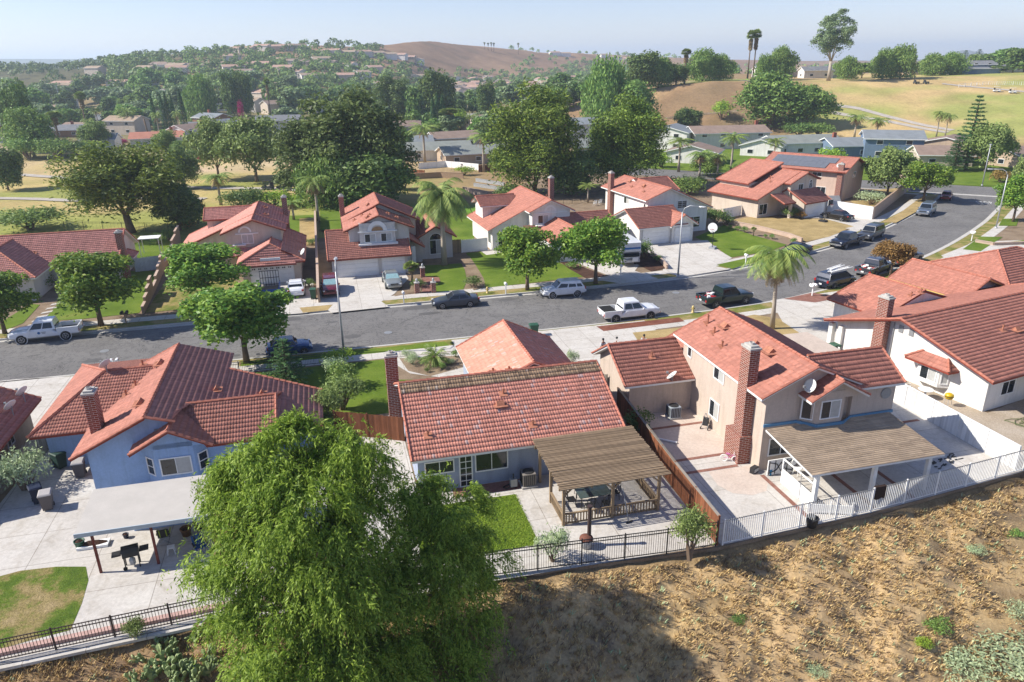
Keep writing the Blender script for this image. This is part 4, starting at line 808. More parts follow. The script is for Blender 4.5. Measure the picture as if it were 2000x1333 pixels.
# beige two-storey house
H=House('house','beige two-storey house with a tall brick chimney and bay in the right foreground',26,-23,WALL['beige'],'red')
H.gable(22.35,28.2,-27.6,-17.1,'t',25.2,6.55,5.25,ov=.65,ovr=.45)
H.gable(-18.7,-13.,17.6,22.4,'s',-15.7,4.2,2.62,ov=.45,ovr=.5,ends=(1,0))
H.gable(-27.85,-24.,26,30.9,'s',-25.9,6.3,5.15,ov=.4,ovr=.4,ends=(0,1),wall=False); H.rect(28.,31.,-27.9,-19,0,5.1)
H.vol([(24.6,-27.5),(25.3,-28.4),(27.,-28.4),(27.9,-27.5)],2.4,5.2); H.gable(24.9,27.9,-28.35,-25.5,'t',26.4,5.85,5.0,ov=.45,ovr=.5,zb=4.7,ends=(1,0))
H.win(26.15,-28.4,4.05,1.35,1.2,-90,'slider','half'); H.win(24.93,-27.98,4.0,.75,1.3,-128,'plain'); H.win(23.7,-27.6,1.55,1.7,1.2,-90); H.win(28.2,-27.9,1.2,1.8,2.0,-90,name='patio_door')
H.win(22.35,-18.1,4.25,.6,.95,180,'plain'); H.win(22.35,-22.2,4.2,1.35,1.05,180,'slider','half'); H.win(22.35,-22.,1.5,1.25,1.25,180,'slider','half')
H.gable(22.3,27.8,-17.2,-13.2,'t',25.,4.0,2.65,ov=.45,ovr=.4,ends=(0,1)); H.garage(25.,-13.15,4.8,2.1,90)
H.chimney(22.0,-26.0,.66,.95,0,7.5,(.95,1.7,1.9,.0,.25))
MB().lathe([(.36,-.03),(.36,.04),(.28,.05),(.27,.0)],(30.35-26,-27.93+23,4.35),18,0,'Y').obj('round_vent',M['grey'],H.e)
for p in((23.4,-19.3),(22.9,-21.3),(19.9,-17.1)): H.pipe(*p)
H.pipe(23.7,-17.8,.7); H.vent(24.2,-19.3,PI/2,.6); H.vent(24.4,-24.4,PI/2,.7); H.vent(24.3,-22.9,PI/2,.35); H.dish(20.6,-19.1,2.5,150,.42,.45,50); H.dish(24.75,-28.2,5.05,190,.42,.6,25); H.build()
# white house at the right edge (turned with the street)
o4=gp(1918,805); A4=24.5
def lp_(o,a,s,t,z=0): c,n=math.cos(R(a)),math.sin(R(a)); return Vector((o.x+s*c-t*n,o.y+s*n+t*c,z))
H=House('house','white stucco house with a broad red roof and small bay at the right edge',wall=WALL['white'],tile='red',fascia=M['redtrim'],origin=o4,a=A4)
H.gable(0,13.2,0,20,'s',6.9,4.75,2.75,2.75,ov=.75,ovr=.8)
H.chimney(-.4,8.7,.62,.95,0,6.0); H.gable(4.9,14,12.5,18.,'t',9.4,4.0,2.5,ov=.5,ovr=.5,ends=(0,1)); H.garage(9.4,18.05,4.8,2.1,90)
H.vol([(0.02,2.7),(-.62,3.2),(-.62,4.9),(0.02,5.5)],.7,2.35); H.slope([(-.95,5.9,2.25),(-.95,2.3,2.25),(-.1,3.1,2.85),(-.1,5.1,2.85)],caps=((0,3),(1,2))); H.slope([(-.95,2.3,2.25),(.0,2.2,2.25),(-.1,3.1,2.85)]); H.slope([(0,6,2.25),(-.95,5.9,2.25),(-.1,5.1,2.85)])
H.win(-.62,4.05,1.5,1.35,1.05,180,'slider','half'); H.win(-.3,2.95,1.5,.55,1.05,231,'plain','blind'); H.win(2.3,0,1.45,1.5,1.1,-90); H.win(6.,0,1.1,2.2,2.1,-90,name='patio_door')
for t in(6.4,7.3): MB().box((-.02,t,3.85),(.06,.38,.55)).obj('gable_vent',M['grey'],H.e)
MB().tube((-.06,7.9,0),(-.06,7.9,4.2),.05,.05,6).obj('drain_pipe',M['grey'],H.e); H.pipe(6.2,3.5,.5); H.vent(7.4,3.2,0,.55); H.pipe(8.2,12.9,.4); H.pipe(9.,12.6,.4)
for x,t in((-.1,12.6),(-.1,13.6)): H.rect(x-.2,x+.2,t-.2,t+.2,0,2.4,WALL['white'],'porch_post')
MB().box((8.2,-2.1,2.5),(10,3.6,.14)).obj('patio_roof',M['white'],H.e); MB().box((4.1,-3.6,1.22),(.14,.14,2.44)).obj('patio_post',M['white'],H.e); H.build()
H=House('house','white house with yellow eaves and red hip roof beyond the right-hand garage roof',wall=WALL['white'],tile='red',fascia=plain('yellow_eave',(.55,.38,.13),.6,.3),origin=lp_(o4,A4,15.7,13.2),a=A4)
H.gable(0,6,0,7,'t',2.6,3.9,2.55,ov=.5,ovr=.6); H.hip(4.,18,-2.,9,2.65,4.9); H.build()
# ---------------------------------------------------------------- houses across the street
H=House('house','long pale bungalow with mottled pink-red roof at the left behind the white pickup',-36,34,WALL['pale'],'dusk',M['trim'],step=3,pu=.22)
H.gable(29.9,39.4,-56,-25.8,'s',34.6,5.05,2.6,ov=.55,ovr=.4); H.hip(-41.8,-32.8,24.4,33.5,2.65,4.7,ov=.5,axis='t',hips=(1,0)); H.chimney(-25.4,31.6,.7,.8,0,5.4)
H.slope([(-25.8,32.3,2.1),(-25.8,34.8,2.1),(-25.2,34.4,2.45),(-25.2,32.7,2.45)]) if False else None
H.slope([(-24.6,32.6,2.05),(-24.6,35.6,2.05),(-25.75,35.2,2.6),(-25.75,33.,2.6)],caps=((1,2),)); H.win(-25.78,34.2,1.35,1.6,1.1,0); H.win(-30,29.85,1.5,2.2,1.2,-90); H.pipe(-37,37,.4); H.pipe(-34.5,31.5,.3); H.pipe(-40,33.2,.5); H.pipe(-46,33.2,.7)
H.rect(-34.3,-33.9,25.7,26.1,0,2.4,M['white'],'porch_post'); H.win(-35.3,24.35,1.5,1.6,1.2,-90); H.build()
H=House('house','cream two-storey house with a catslide roof and blue trailer on its drive',-11,34,WALL['cream'],'dusk',M['redtrim'],step=3,pu=.22)
H.gable(-18.8,-7.1,32.9,41,'t',-10.2,6.35,2.75,5.1,ov=.7,ovr=.4,ends=(1,1)); H.gable(-13.4,-7.1,29.1,33,'t',-10.2,6.35,5.05,5.1,ov=.55,ovr=.45,ends=(1,0))
H.gable(38.4,42.5,-16.6,-11,'s',40.4,6.0,5.1,ov=.45,ovr=.35,zb=3,ends=(1,0)); H.hip(-11.5,-5.1,23.9,31,2.5,4.05,ov=.55,axis='t',hips=(.55,0)); H.slope([(-11.0,22.9,2.35),(-5.5,22.9,2.35),(-5.8,24.1,2.8),(-10.7,24.1,2.8)])
H.slope([(-14.9,27.4,2.6),(-10.,27.4,2.6),(-10.,31,3.8),(-13.4,29.5,3.5)],caps=((0,3),)); H.slope([(-4.5,24.,2.45),(-4.5,36.6,2.45),(-7.1,36.6,3.8),(-7.1,24.,3.8)],TILE['mid'],caps=((1,2),))
H.rect(-7.2,-5,31,36,0,2.6); H.garage(-8.3,23.9,4.6,2.05,-90,windows=True); H.win(-11.,29.1,4.2,1.35,1.15,-90,'slider','blind'); H.win(-15.6,32.9,1.6,1.1,1.3,-90,'grid'); H.chimney(-6.8,38.,.62,.8,0,7.4)
mb=MB(); 
for i in range(10): a,b=PI*i/10,PI*(i+1)/10; mb.poly([(-.2+math.cos(a)*r-.0,29.05-34,5.0+math.sin(a)*r) for a,r in((a,.75),(b,.75),(b,.55),(a,.55))])
mb.obj('gable_arch',M['trim'],H.e); MB().box((.0,29.05-34,4.85),(2.6,.08,.12)).obj('gable_ledge',M['trim'],H.e); MB().box((-1.2-.2+.4,28.95-34,3.55),(1.5,.5,.12)).obj('window_box',M['trim'],H.e); MB().box((2.7,23.3-34,2.95),(2.2,.12,.3)).obj('gable_vent',M['white'],H.e)
H.dish(-4.7,25.2,2.5,200,.42,.6); H.vent(-9.3,38.4,PI/2,.5); H.vent(-9.,34,PI/2,.5); H.build()
H=House('house','pale two-storey house with arched gable window and three white garage bays',4,30,WALL['pale'],'red',M['redtrim'],step=3,pu=.22)
H.gable(.7,7.8,26.,31.5,'t',4.3,6.6,5.15,ov=.6,ovr=.5,ends=(1,0)); H.gable(.7,9.2,31,38.5,'t',4.8,7.1,5.15,5.0,ov=.6,ovr=.4); H.gable(23.9,33,-1.6,7.2,'s',28.3,4.55,2.5,ov=.7,ovr=.4)
H.rect(1.9,6.1,25.3,26.2,3.0,5.4); H.slope([(9.6,26.2,2.4),(9.6,32,2.4),(7.2,32,4.0),(7.2,26.2,4.0)],TILE['mid'],caps=((0,3),)); H.gable(9.4,13.6,29.6,37,'t',11.5,4.1,2.9,ov=.5,ovr=.5); H.rect(7,9.5,28.5,34,0,2.6)
H.garage(1.3,23.9,4.6,2.05,-90); H.garage(5.5,23.9,2.5,2.05,-90)
for s in(3.1,5.0): H.win(s,25.3,4.15,1.35,1.05,-90,'slider','half')
mb=MB()
for i in range(12): a,b=PI*i/12,PI*(i+1)/12; mb.poly([(math.cos(a)*r,25.24-30,5.0+math.sin(a)*r) for a,r in((a,1.15),(b,1.15),(b,.7),(a,.7))])
mb.obj('gable_arch',M['trim'],H.e); mb=MB().poly([(math.cos(PI*i/10)*.66,25.25-30,5.0+math.sin(PI*i/10)*.5) for i in range(11)]); mb.obj('window',plain('amber_blind',(.35,.2,.09)),H.e); MB().box((0.,25.1-30,3.45),(4.6,.5,.2)).box((0,25.25-30,4.9),(4.6,.2,.12)).obj('window_ledge',M['trim'],H.e)
H.rect(1.9,6.1,25.35,26,5.2,5.9); H.win(11.5,29.6,1.5,1.7,1.9,-90,'arch','half'); H.rect(8.,8.5,26.6,27,0,2.5,M['white'],'porch_post'); H.chimney(.35,35,.6,.75,0,7.6)
for p in((2.6,29.4),(3.4,27.6),(1.6,28.6),(5.6,28.8),(6.6,28.2)): H.pipe(*p,.3)
H.vent(3.1,27.,PI/2,.5); H.vent(3.6,33,PI/2,.5); H.build()
H=House('house','white two-storey house with catslide roof behind the two round street trees',wall=WALL['white'],tile='red',fascia=M['trim'],origin=gp(962,490),a=18,step=3,pu=.22)
H.gable(0,10.2,-.1,9.8,'t',7.4,6.4,2.95,5.1,ov=.7,ovr=.4); H.gable(4.9,10.2,-2.,.0,'t',7.4,6.4,5.25,5.1,ov=.55,ovr=.45,ends=(1,0)); H.gable(5.4,9,.3,5.5,'s',7.4,5.85,5.05,ov=.5,ovr=.4,zb=3,ends=(1,0))
H.win(6.4,-2.,4.1,1.5,1.15,-90,'slider','half'); MB().box((6.4,-2.3,3.35),(2.2,.6,.16)).obj('window_ledge',M['trim'],H.e)
mb=MB()
for i in range(10): a,b=PI*i/10,PI*(i+1)/10; mb.poly([(7.4+math.cos(a)*r,-2.06,5.05+math.sin(a)*r) for a,r in((a,.85),(b,.85),(b,.6),(a,.6))])
mb.obj('gable_arch',M['trim'],H.e); MB().box((7.5,-2.06,4.9),(4.6,.1,.12)).obj('gable_ledge',M['trim'],H.e)
H.gable(5.2,11,-8.8,-1.5,'t',8.1,4.05,2.6,ov=.5,ovr=.4,ends=(1,0)); H.garage(8.1,-8.85,4.6,2.1,-90); H.gable(-4.6,3,8.5,15.6,'s',-1.4,4.3,2.7,ov=.5,ovr=.4,zb=0); H.slope([(3.2,-3.6,2.6),(6,-3.6,2.6),(6,-1.9,3.4),(3.6,-1.9,3.4)])
H.win(1.6,-.1,1.25,1.7,2.0,-90,'grid'); H.win(0,1.2,1.5,1.2,1.5,180); H.chimney(10.6,6.,.62,.8,0,8.1); H.pipe(8.2,1.5,.5); H.build()
H=House('house','white two-storey house with brick chimney and double garage beside the lamp post',wall=WALL['white'],tile='red',fascia=M['trim'],origin=gp(1250,478),a=20,step=3,pu=.22)
H.gable(3.3,13.2,4.1,16.9,'t',6.7,6.4,5.15,3.5,ov=.6,ovr=.5); H.gable(10,16.5,6,11.5,'s',13.2,6.45,5.2,ov=.5,ovr=.4,zb=3,ends=(0,1)); H.gable(-.6,6.6,-.5,6.7,'s',2.9,4.15,2.55,ov=.6,ovr=.45,ends=(1,0)); H.gable(4.3,7.6,-1.,2.9,'t',5.9,3.65,2.55,ov=.5,ovr=.5,ends=(1,0)); H.slope([(8.4,-.8,2.5),(8.4,5,2.5),(6.2,5,4.2),(6.2,2.9,4.1)],TILE['mid'])
H.garage(2.0,-.62,3.9,2.1,-90); H.garage(5.95,-1.02,2.3,2.0,-90); H.win(8.9,4.1,4.1,1.6,1.1,-90,'grid'); H.win(3.3,10.2,4.1,1.5,1.05,180,'slider','half'); H.win(3.3,4.9,4.1,.6,.8,180,'plain'); H.win(11,4.1,1.4,2.2,1.6,-90,'grid'); H.chimney(2.95,14.6,.6,.9,0,7.5)
for p in((4.6,11),(5.2,8.6),(4.3,7),): H.pipe(*p,.3)
H.vent(5.6,9.2,PI/2,.5); H.vent(5.7,13.6,PI/2,.5); H.build()
H=House('house','cream two-storey house with stepped red roofs beside the dry lawn',wall=WALL['cream'],tile='red',fascia=M['redtrim'],origin=gp(1478,427),a=31.5,step=3,pu=.22)
H.gable(0,12,0,9.6,'t',8.8,6.35,3.15,5.1,ov=.75,ovr=.45); H.gable(5.4,11.6,-1.4,0,'t',8.8,6.35,5.1,5.3,ov=.5,ovr=.4,ends=(1,0))
H.slope([(1.5,3.6,4.75),(1.5,10.4,4.75),(9.4,10.4,7.4),(9.4,3.6,7.4)],caps=((0,3),(2,3),(1,2))); H.rect(2.,9.3,3.9,10.,3.4,4.8); H.vol([(8.9,3.9),(9.3,3.9),(9.3,10),(8.9,10)],5,7.2)
H.gable(-4.,1.4,5.8,11,'s',-.9,4.0,2.55,ov=.7,ovr=.5); H.garage(8.4,-4.05,4.4,2.05,-90); H.slope([(1.9,-3.4,2.5),(4.6,-3.4,2.5),(4.6,-.6,3.6),(1.9,-.6,3.6)],caps=((0,3),)); H.rect(3.9,4.3,-3.,-2.6,0,2.4,WALL['cream'],'porch_post')
H.win(1.2,0,1.3,1.9,1.7,-90); H.win(7.8,-1.4,4.3,1.2,1.1,-90,'slider'); H.win(10.2,-1.4,4.4,.8,1.,-90,'arch'); H.pipe(5.6,2.8,.5); H.pipe(4.5,1.8,.4); H.build()
H=House('house','cream two-storey house with solar panels on its red roof by the corner',wall=WALL['pinkw'],tile='red',fascia=M['redtrim'],origin=gp(1650,392),a=48,step=3,pu=.22)
H.gable(-1.,8.8,.3,15.,'t',3.9,6.7,5.1,ov=.8,ovr=.5); H.chimney(-1.1,1.,.6,.9,0,6.2)
for t,w in((5,1.7),(10.5,1.7)): H.win(-1.,t,4.2,w,.75,180)
for t in(4.,7.,9.8): H.win(-1.,t,1.2,1.7,1.9,180,name='patio_door')
H.win(4,.3,4,1.4,1,-90); e=H.build().e; g=(6.7-5.1)/4.9; M['solar']=plain('solar_panel',(.17,.18,.20),.3,.5,.2,.12,2)
for i in range(2):
    for j in range(11):
        if i==0 and j==0: continue
        t=3.3+j*1.02; s0=-1.+i*2.; z=lambda s:5.1+g*(s+1)+.15; MB().box((s0+.98,t,z(s0+.98)+.13),(1.97*1.05,1.,.05),0,None,-math.atan(g)).obj('solar_panel',M['solar'],e)
H.dish(-.6,1.6,5.4,180,.4,.5)
# ---------------------------------------------------------------- drives, lawns, yards
DW=dict(z=.03,mat=M['concrete'])
spx('driveway',[(0,745),(30,742),(190,733),(150,742),(60,780),(75,835),(0,835)],.03,M['concrete'])
sst('driveway',[(-60,-9.5),(-21,-9.5),(-21,-.2),(-60,-.2)],.028,M['concrete'])
sst('lawn',[(-20.3,-9),(-15.2,-9),(-15.2,-3.15),(-17.5,-3.15)],.026,M['lawn'])
sst('driveway',[(-15.,-7),(-10.,-7),(-10,-.2),(-15,-.2)],.03,M['concrete'])
sst('lawn',[(-9.8,-13.5),(1.9,-13.5),(1.9,-3.15),(-9.8,-3.15)],.026,M['lawn'])
sst('lawn',[(2.,-13.8),(6.9,-13.8),(6.9,-9.),(2.,-7.6)],.027,M['lawn'])
sst('lawn',[(-9.8,-2.6),(8.,-2.6),(7.6,-.35),(-9.8,-.35)],.021,M['lawn'])
sst('planting_bed',[(3.2,-3.3),(8.6,-4.2),(8.4,-6.6),(5.2,-7.8),(3.6,-6.2)],.032,M['dirt'])
sst('walkway',[(2.5,-4.),(3.7,-6.8),(6.9,-8.9),(8,-9.2),(9,-9.2),(9,-4),(7.8,-3.05),(2.2,-3.05)],.029,M['concrete'])
sst('driveway',[(8.8,-9),(14.6,-9),(15.2,-.2),(8.2,-.2)],.031,M['concrete'])
sst('driveway',[(16.2,-9.3),(26.8,-9.3),(27.,-.2),(15.3,-.2)],.033,M['concrete'])
sst('gravel_strip',[(22.2,-1.9),(30.6,-1.5),(30.6,-.3),(22.,-.5)],.037,M['lava']); sst('dry_lawn',[(24.,-6.4),(29.5,-5.8),(29.5,-3.),(24.6,-3.)],.036,M['dry'])
sst('dry_lawn',[(29.6,-7.5),(40.,-11.5),(41.5,-5.5),(38,-1.6),(29.6,-2.9)],.03,M['dry']); 
sst('driveway',[(38.6,-12.6),(50,-9.5),(55.,.5),(53.,3.),(42,1.9),(39.4,-4.2)],.034,M['concrete'])
spx('brick_apron',[(1530,585),(1585,573),(1650,581),(1592,592)],.05,M['brickpath'])
spx('dry_verge',[(1655,556),(1735,545),(1850,510),(1862,516),(1770,552),(1690,566)],.045,M['dry'])
spx('front_lawn',[(1700,560),(1760,548),(1810,545),(1880,552),(1850,562),(1760,570)],.04,M['lawnd'])
spx('driveway',[(1838,500),(1905,473),(2000,470),(2030,520),(1960,530),(1870,522)],.043,M['concrete'])
spx('lawn',[(1862,522),(1900,508),(2000,515),(2030,545),(1900,532)],.05,M['lawn']); spx('lawn',[(1880,488),(1915,463),(1958,464),(1915,492)],.05,M['lawn']); spx('lawn',[(1965,474),(2000,470),(2030,474),(2030,484)],.055,M['lawn']); spx('lawn',[(1950,442),(1958,428),(1990,428),(1985,442)],.05,M['lawn'])
# rear yards
sst('patio',[(-21.5,-19.5),(-17.,-33),(-5,-32.2),(-5,-19.4),(-16,-19.4),(-16,-15),(-20.3,-15),(-20.6,-11),(-21.2,-13)],.02,M['patio'])
spx('yard_lawn',[(-20,1132),(40,1116),(110,1108),(168,1108),(173,1135),(160,1180),(138,1232),(60,1252),(-20,1275)],.03,M['patchy'])
sst('patio',[(-5,-33),(16.3,-33.5),(16.6,-24.4),(2,-24.4),(2,-13.9),(-2.2,-14),(-4,-20)],.018,M['patio'])
sst('yard_lawn',[(1.4,-31.2),(7.5,-31.),(7.45,-26.15),(1.4,-26.1)],.026,M['lawn']); sst('brick_strip',[(4,-24.6),(8.9,-24.6),(8.9,-25.7),(4,-25.6)],.026,M['brickpath'])
sst('patio',[(16.5,-33.6),(25.9,-33.15),(37.6,-31.9),(37.2,-17.5),(31,-18),(17.1,-18.4)],.019,M['patio'])
sst('stained_patio',[(17.2,-18.7),(22.3,-18.7),(22.3,-25.2),(17.0,-25.1)],.024,M['pinkc']); 
mb=MB(); pts=[(21.6+1.9*math.cos(a)*.9-.2,-27.6+2.2*math.sin(a)) for a in [PI*2*k/20 for k in range(20)]]; sst('stained_patio',[(22.2,-26.9),(22.2,-28.9),(21.6,-29.7),(20.6,-29.9),(19.6,-29.4),(19.2,-28.4),(19.4,-26.9)],.025,M['pinkc'])
for a,b in(((17.2,-20.9),(22.2,-20.9)),((16.9,-25.2),(21.5,-25.2)),((16.9,-26.7),(21.5,-26.7)),((22.3,-28.1),(22.3,-33.1)),((26.4,-28.2),(26.4,-32.9)),((29.2,-28.2),(29.2,-32.6)),((31.2,-24.6),(36.6,-24.6))):
    d=Vector((b[0]-a[0],b[1]-a[1])).normalized()*.14; sst('brick_band',[(a[0]-d.y,a[1]+d.x),(b[0]-d.y,b[1]+d.x),(b[0]+d.y,b[1]-d.x),(a[0]+d.y,a[1]-d.x)],.03,M['brickpath'])
sst('side_yard',[(37.5,-18),(37.5,-31.8),(60,-26),(60,-20),(42,-25),(39.5,-12)],.016,ground_mat('sandy_yard',[(.3,(.36,.29,.21)),(.6,(.45,.38,.30)),(.8,(.50,.43,.35))],.5,9.,.3))
sst('dry_lawn',[(45.5,-30),(60,-27),(60,-24.6),(47,-27.5)],.03,M['dry'])
# across the street: front lawns, drives, back lawns
def acr(name,pts,z,mat): return spx(name,pts,z,mat)
acr('lawn',[(-30,640),(0,632),(60,594),(78,596),(45,632),(10,646)],.03,M['lawn']); acr('lawn',[(84,628),(135,568),(250,530),(318,530),(272,612),(160,624)],.03,M['lawn'])
acr('planting_bed',[(72,585),(100,560),(135,552),(128,568),(95,590)],.034,M['dirt'])
for i in range(6): x0,y0=58+i*9.2,636-i*8.2; acr('stepping_slab',[(x0-7,y0+3),(x0+15,y0-1.),(x0+19,y0-4.5),(x0-2,y0-.5)],.04,M['concrete'])
acr('walkway',[(112,588),(118,582),(140,566),(146,568),(125,590)],.04,M['concrete']); acr('lawn',[(284,612),(335,530),(430,520),(470,560),(470,588),(400,600)],.03,M['lawnd'])
acr('driveway',[(455,605),(500,550),(592,546),(612,552),(617,590),(600,612),(470,622)],.034,M['concrete']); acr('driveway',[(617,590),(632,552),(660,541),(745,536),(790,531),(798,545),(770,575),(745,590),(760,600),(648,612)],.035,M['concrete'])
acr('dry_verge',[(585,602),(650,596),(640,607),(592,612)],.045,M['dry']); acr('lawn',[(820,520),(905,515),(912,548),(905,566),(850,572),(845,552),(826,535)],.03,M['lawn'])
acr('planting_bed',[(770,580),(800,560),(826,545),(822,570),(790,576)],.034,M['dirt']); acr('brick_steps',[(825,572),(822,556),(826,541),(858,543),(860,552),(845,555),(846,571)],.06,M['brickpath'])
acr('dirt_path',[(896,507),(916,500),(930,520),(945,545),(948,562),(925,568),(918,545)],.04,M['dirt'])
acr('lawn',[(910,495),(965,490),(1065,500),(1095,515),(1150,540),(1050,552),(948,563),(945,545)],.03,M['lawn']); acr('mulch_bed',[(1085,505),(1105,510),(1185,540),(1145,545),(1110,525)],.04,M['mulch'])
acr('walkway',[(938,491),(965,487),(980,495),(950,499)],.04,M['concrete']); acr('driveway',[(1098,503),(1120,505),(1240,490),(1250,478),(1262,500),(1240,530),(1285,545),(1215,555),(1150,545),(1190,540)],.036,M['concrete'])
acr('mulch_bed',[(1243,500),(1262,490),(1302,525),(1272,531),(1240,515)],.05,M['mulch']); acr('driveway',[(1255,482),(1300,476),(1350,471),(1382,470),(1400,487),(1430,505),(1395,520),(1425,527),(1330,541),(1296,532),(1290,510),(1262,498)],.038,M['concrete'])
acr('lawn',[(1357,464),(1420,438),(1465,452),(1500,465),(1540,478),(1500,492),(1425,504),(1395,480)],.03,M['lawn']); acr('lawn',[(1400,518),(1490,498),(1580,480),(1560,492),(1500,505),(1430,526)],.045,M['lawn'])
acr('rock_bed',[(1413,440),(1428,438),(1480,452),(1545,468),(1560,477),(1540,480),(1470,460)],.045,M['dirt'])
acr('dry_lawn',[(1432,430),(1470,424),(1560,428),(1615,428),(1668,443),(1620,463),(1575,473),(1500,455)],.034,M['dry']); acr('driveway',[(1570,425),(1600,412),(1703,428),(1722,431),(1690,452),(1650,447),(1668,443),(1610,428)],.042,M['concrete'])
acr('dry_verge',[(1722,435),(1760,415),(1800,385),(1835,380),(1812,400),(1790,414),(1750,436)],.045,M['dry']); acr('corner_yard',[(1660,392),(1700,372),(1760,368),(1770,372),(1705,425),(1690,420)],.04,M['dry'])
for pts in([(255,470),(300,462),(340,455),(345,500),(270,520)],[(490,425),(620,420),(620,480),(560,480)],[(625,405),(680,395),(680,450),(625,450)],[(790,420),(930,415),(925,480),(880,488)],[(1105,430),(1180,415),(1185,440),(1125,445)]): acr('back_lawn',pts,.03,M['lawn'])
acr('dirt_yard',[(585,428),(622,425),(622,480),(585,480)],.035,M['dry'])
for L in([(-120,206),(-75,170),(-45,163),(-8,158),(12,150)],[(-150,122),(-66,132),(-40,129),(-5,126),(10,120)]):
    pass
def path_on(pts,w,mat=M['path'],name='path'):
    A=smooth_line(pts,14); l=offset(A,w/2); r=offset(A,-w/2); mb=MB()
    for i in range(len(A)-1): mb.poly([(*p.xy,gz(p.x,p.y)+.12) for p in(r[i],r[i+1],l[i+1],l[i])])
    return tag(mb.obj(name,mat),kind='structure')
wp=lambda *q:[vgp(*p).xy for p in q]
path_on(wp((-60,338),(30,342),(90,347),(200,353),(300,363),(390,368),(470,371),(560,372),(640,382)),2.6); path_on(wp((-60,388),(60,391),(150,393),(220,391),(320,388),(400,392)),2.4)
path_on(wp((1615,210),(1670,217),(1740,232),(1800,245),(1860,258)),2.6); path_on(wp((1625,222),(1700,233),(1760,243),(1850,262)),2.6); path_on(wp((1280,168),(1360,160),(1420,157),(1470,160)),2.4)
path_on(wp((1840,166),(1900,172),(1960,179),(2040,186)),2.2); path_on(wp((1300,232),(1370,226),(1440,224)),1.1,M['dirt'],'dirt_path')
# worn bands on the road
STOPC=bpy.data.curves.new('stop_marking','FONT'); STOPC.body='STOP'; STOPC.size=1.; STOPC.align_x='CENTER'; STOPC.align_y='CENTER'; STOPC.space_character=1.25
so_=bpy.data.objects.new('stop_marking',STOPC); COL.objects.link(so_); dg=bpy.context.evaluated_depsgraph_get(); me=bpy.data.meshes.new_from_object(so_.evaluated_get(dg)); bpy.data.objects.remove(so_)
o=bpy.data.objects.new('stop_marking',me); COL.objects.link(o); me.materials.clear(); me.materials.append(plain('road_paint',(.62,.62,.60),.8,.2,0,.2,4)); p=(gp(1906,393)+gp(1940,397.5))/2; o.location=(p.x,p.y,-.10); o.rotation_euler=(0,0,R(-22)); o.scale=(.85,3.6,1); tag(o,'white STOP lettering painted on the road before the junction','road marking')
for px,py in((758,650),(1690,455),(1320,572),(204,686)):
    p=gp(px,py,-.13); tag(MB().lathe([(.38,.0),(.38,.008),(.0,.008)],(0,0,0),18).obj('manhole_cover',M['grey']),{758:'round manhole cover in the road near the dark sedan',1690:'round manhole cover in the road on the bend',1320:'round manhole cover in the road beyond the white crew-cab pickup',204:'round manhole cover in the road behind the left white pickup'}[px],'manhole',None).location=(p.x,p.y,-.127)

rr=random.Random(12); mb=MB()
def seal(pts,w):
    A=smooth_line(pts,5); l=offset(A,w/2); r=offset(A,-w/2)
    for i in range(len(A)-1): mb.poly([(*q.xy,-.124) for q in(r[i],r[i+1],l[i+1],l[i])])
for k in range(20):
    i=rr.randrange(8,len(NEAR)-30); f=rr.uniform(.12,.88); a=NEAR[i].lerp(FARK[min(i,len(FARK)-1)],f); u=(NEAR[i+1]-NEAR[i]).normalized(); n=Vector((-u.y,u.x,0)); q=[a]; ang=rr.choice((0,0,0,1.4))
    for j in range(rr.randrange(3,8)): ang+=rr.uniform(-.4,.4); q.append(q[-1]+(u*math.cos(ang)+n*math.sin(ang)*.6)*rr.uniform(.7,1.6))
    seal([p.xy for p in q],rr.uniform(.03,.06))
tag(mb.obj('road_crack_seal',plain('tar_seal',(.055,.054,.055),.7,.2)),kind='structure')
mb=MB()
for k in range(26):
    i=rr.randrange(6,len(NEAR)-26); f=rr.choice((.12,.15,.85,.88,.3,.7)); a=NEAR[i].lerp(FARK[min(i,len(FARK)-1)],f); w=rr.uniform(.2,.7); u=(NEAR[i+1]-NEAR[i]).normalized(); n=Vector((-u.y,u.x,0)); L=w*rr.uniform(1,3.5)
    mb.poly([(*(a+u*math.cos(t)*L*rr.uniform(.8,1.1)+n*math.sin(t)*w*rr.uniform(.8,1.1)).xy,-.1255) for t in [j*.524 for j in range(12)]])
tag(mb.obj('road_oil_stain',plain('oil_stain',(.105,.102,.10),.8,.2)),kind='structure')
# ---------------------------------------------------------------- vehicles
PC=dict(white=('white',(.72,.73,.74),0,.25),slate=('slate',(.055,.065,.085),.4,.3),navy=('navy',(.012,.017,.035),.3,.25),green=('dark_green',(.012,.028,.03),.3,.28),grey=('grey',(.07,.07,.085),.5,.3),black=('black',(.01,.01,.012),.2,.2),brown=('dark_brown',(.035,.018,.016),.3,.28),
 silver=('silver_blue',(.22,.27,.34),.6,.3),gunmetal=('gunmetal',(.10,.105,.115),.6,.3),red=('red',(.26,.018,.016),.2,.25),maroon=('maroon',(.15,.012,.022),.3,.25),mini=('bright_blue',(.012,.06,.19),.3,.25),beige=('pale_silver',(.34,.37,.36),.5,.3))
def carw(kind,col,wf,wr,label,side=1,z=-.13,**k):
    """wf, wr: where the front and rear wheels on the side towards the street camera touch the ground"""
    a=gp(*wf,z);b=gp(*wr,z); d=(a-b).normalized(); n=Vector((-d.y,d.x,0)); n=n if n.y>0 else -n; c=(a+b)/2+n*(CARS[kind][1]/2-.12); cat='pickup truck' if kind=='pickup' else 'car'
    return car(kind,{'sedan':'sedan_car','suv':'suv_car','wagon':'large_suv','van':'minivan','mini':'small_car','pickup':'pickup_truck'}[kind],PC[col],(c.x,c.y,z),math.atan2(d.y,d.x)/PI*180,label,cat,**k)
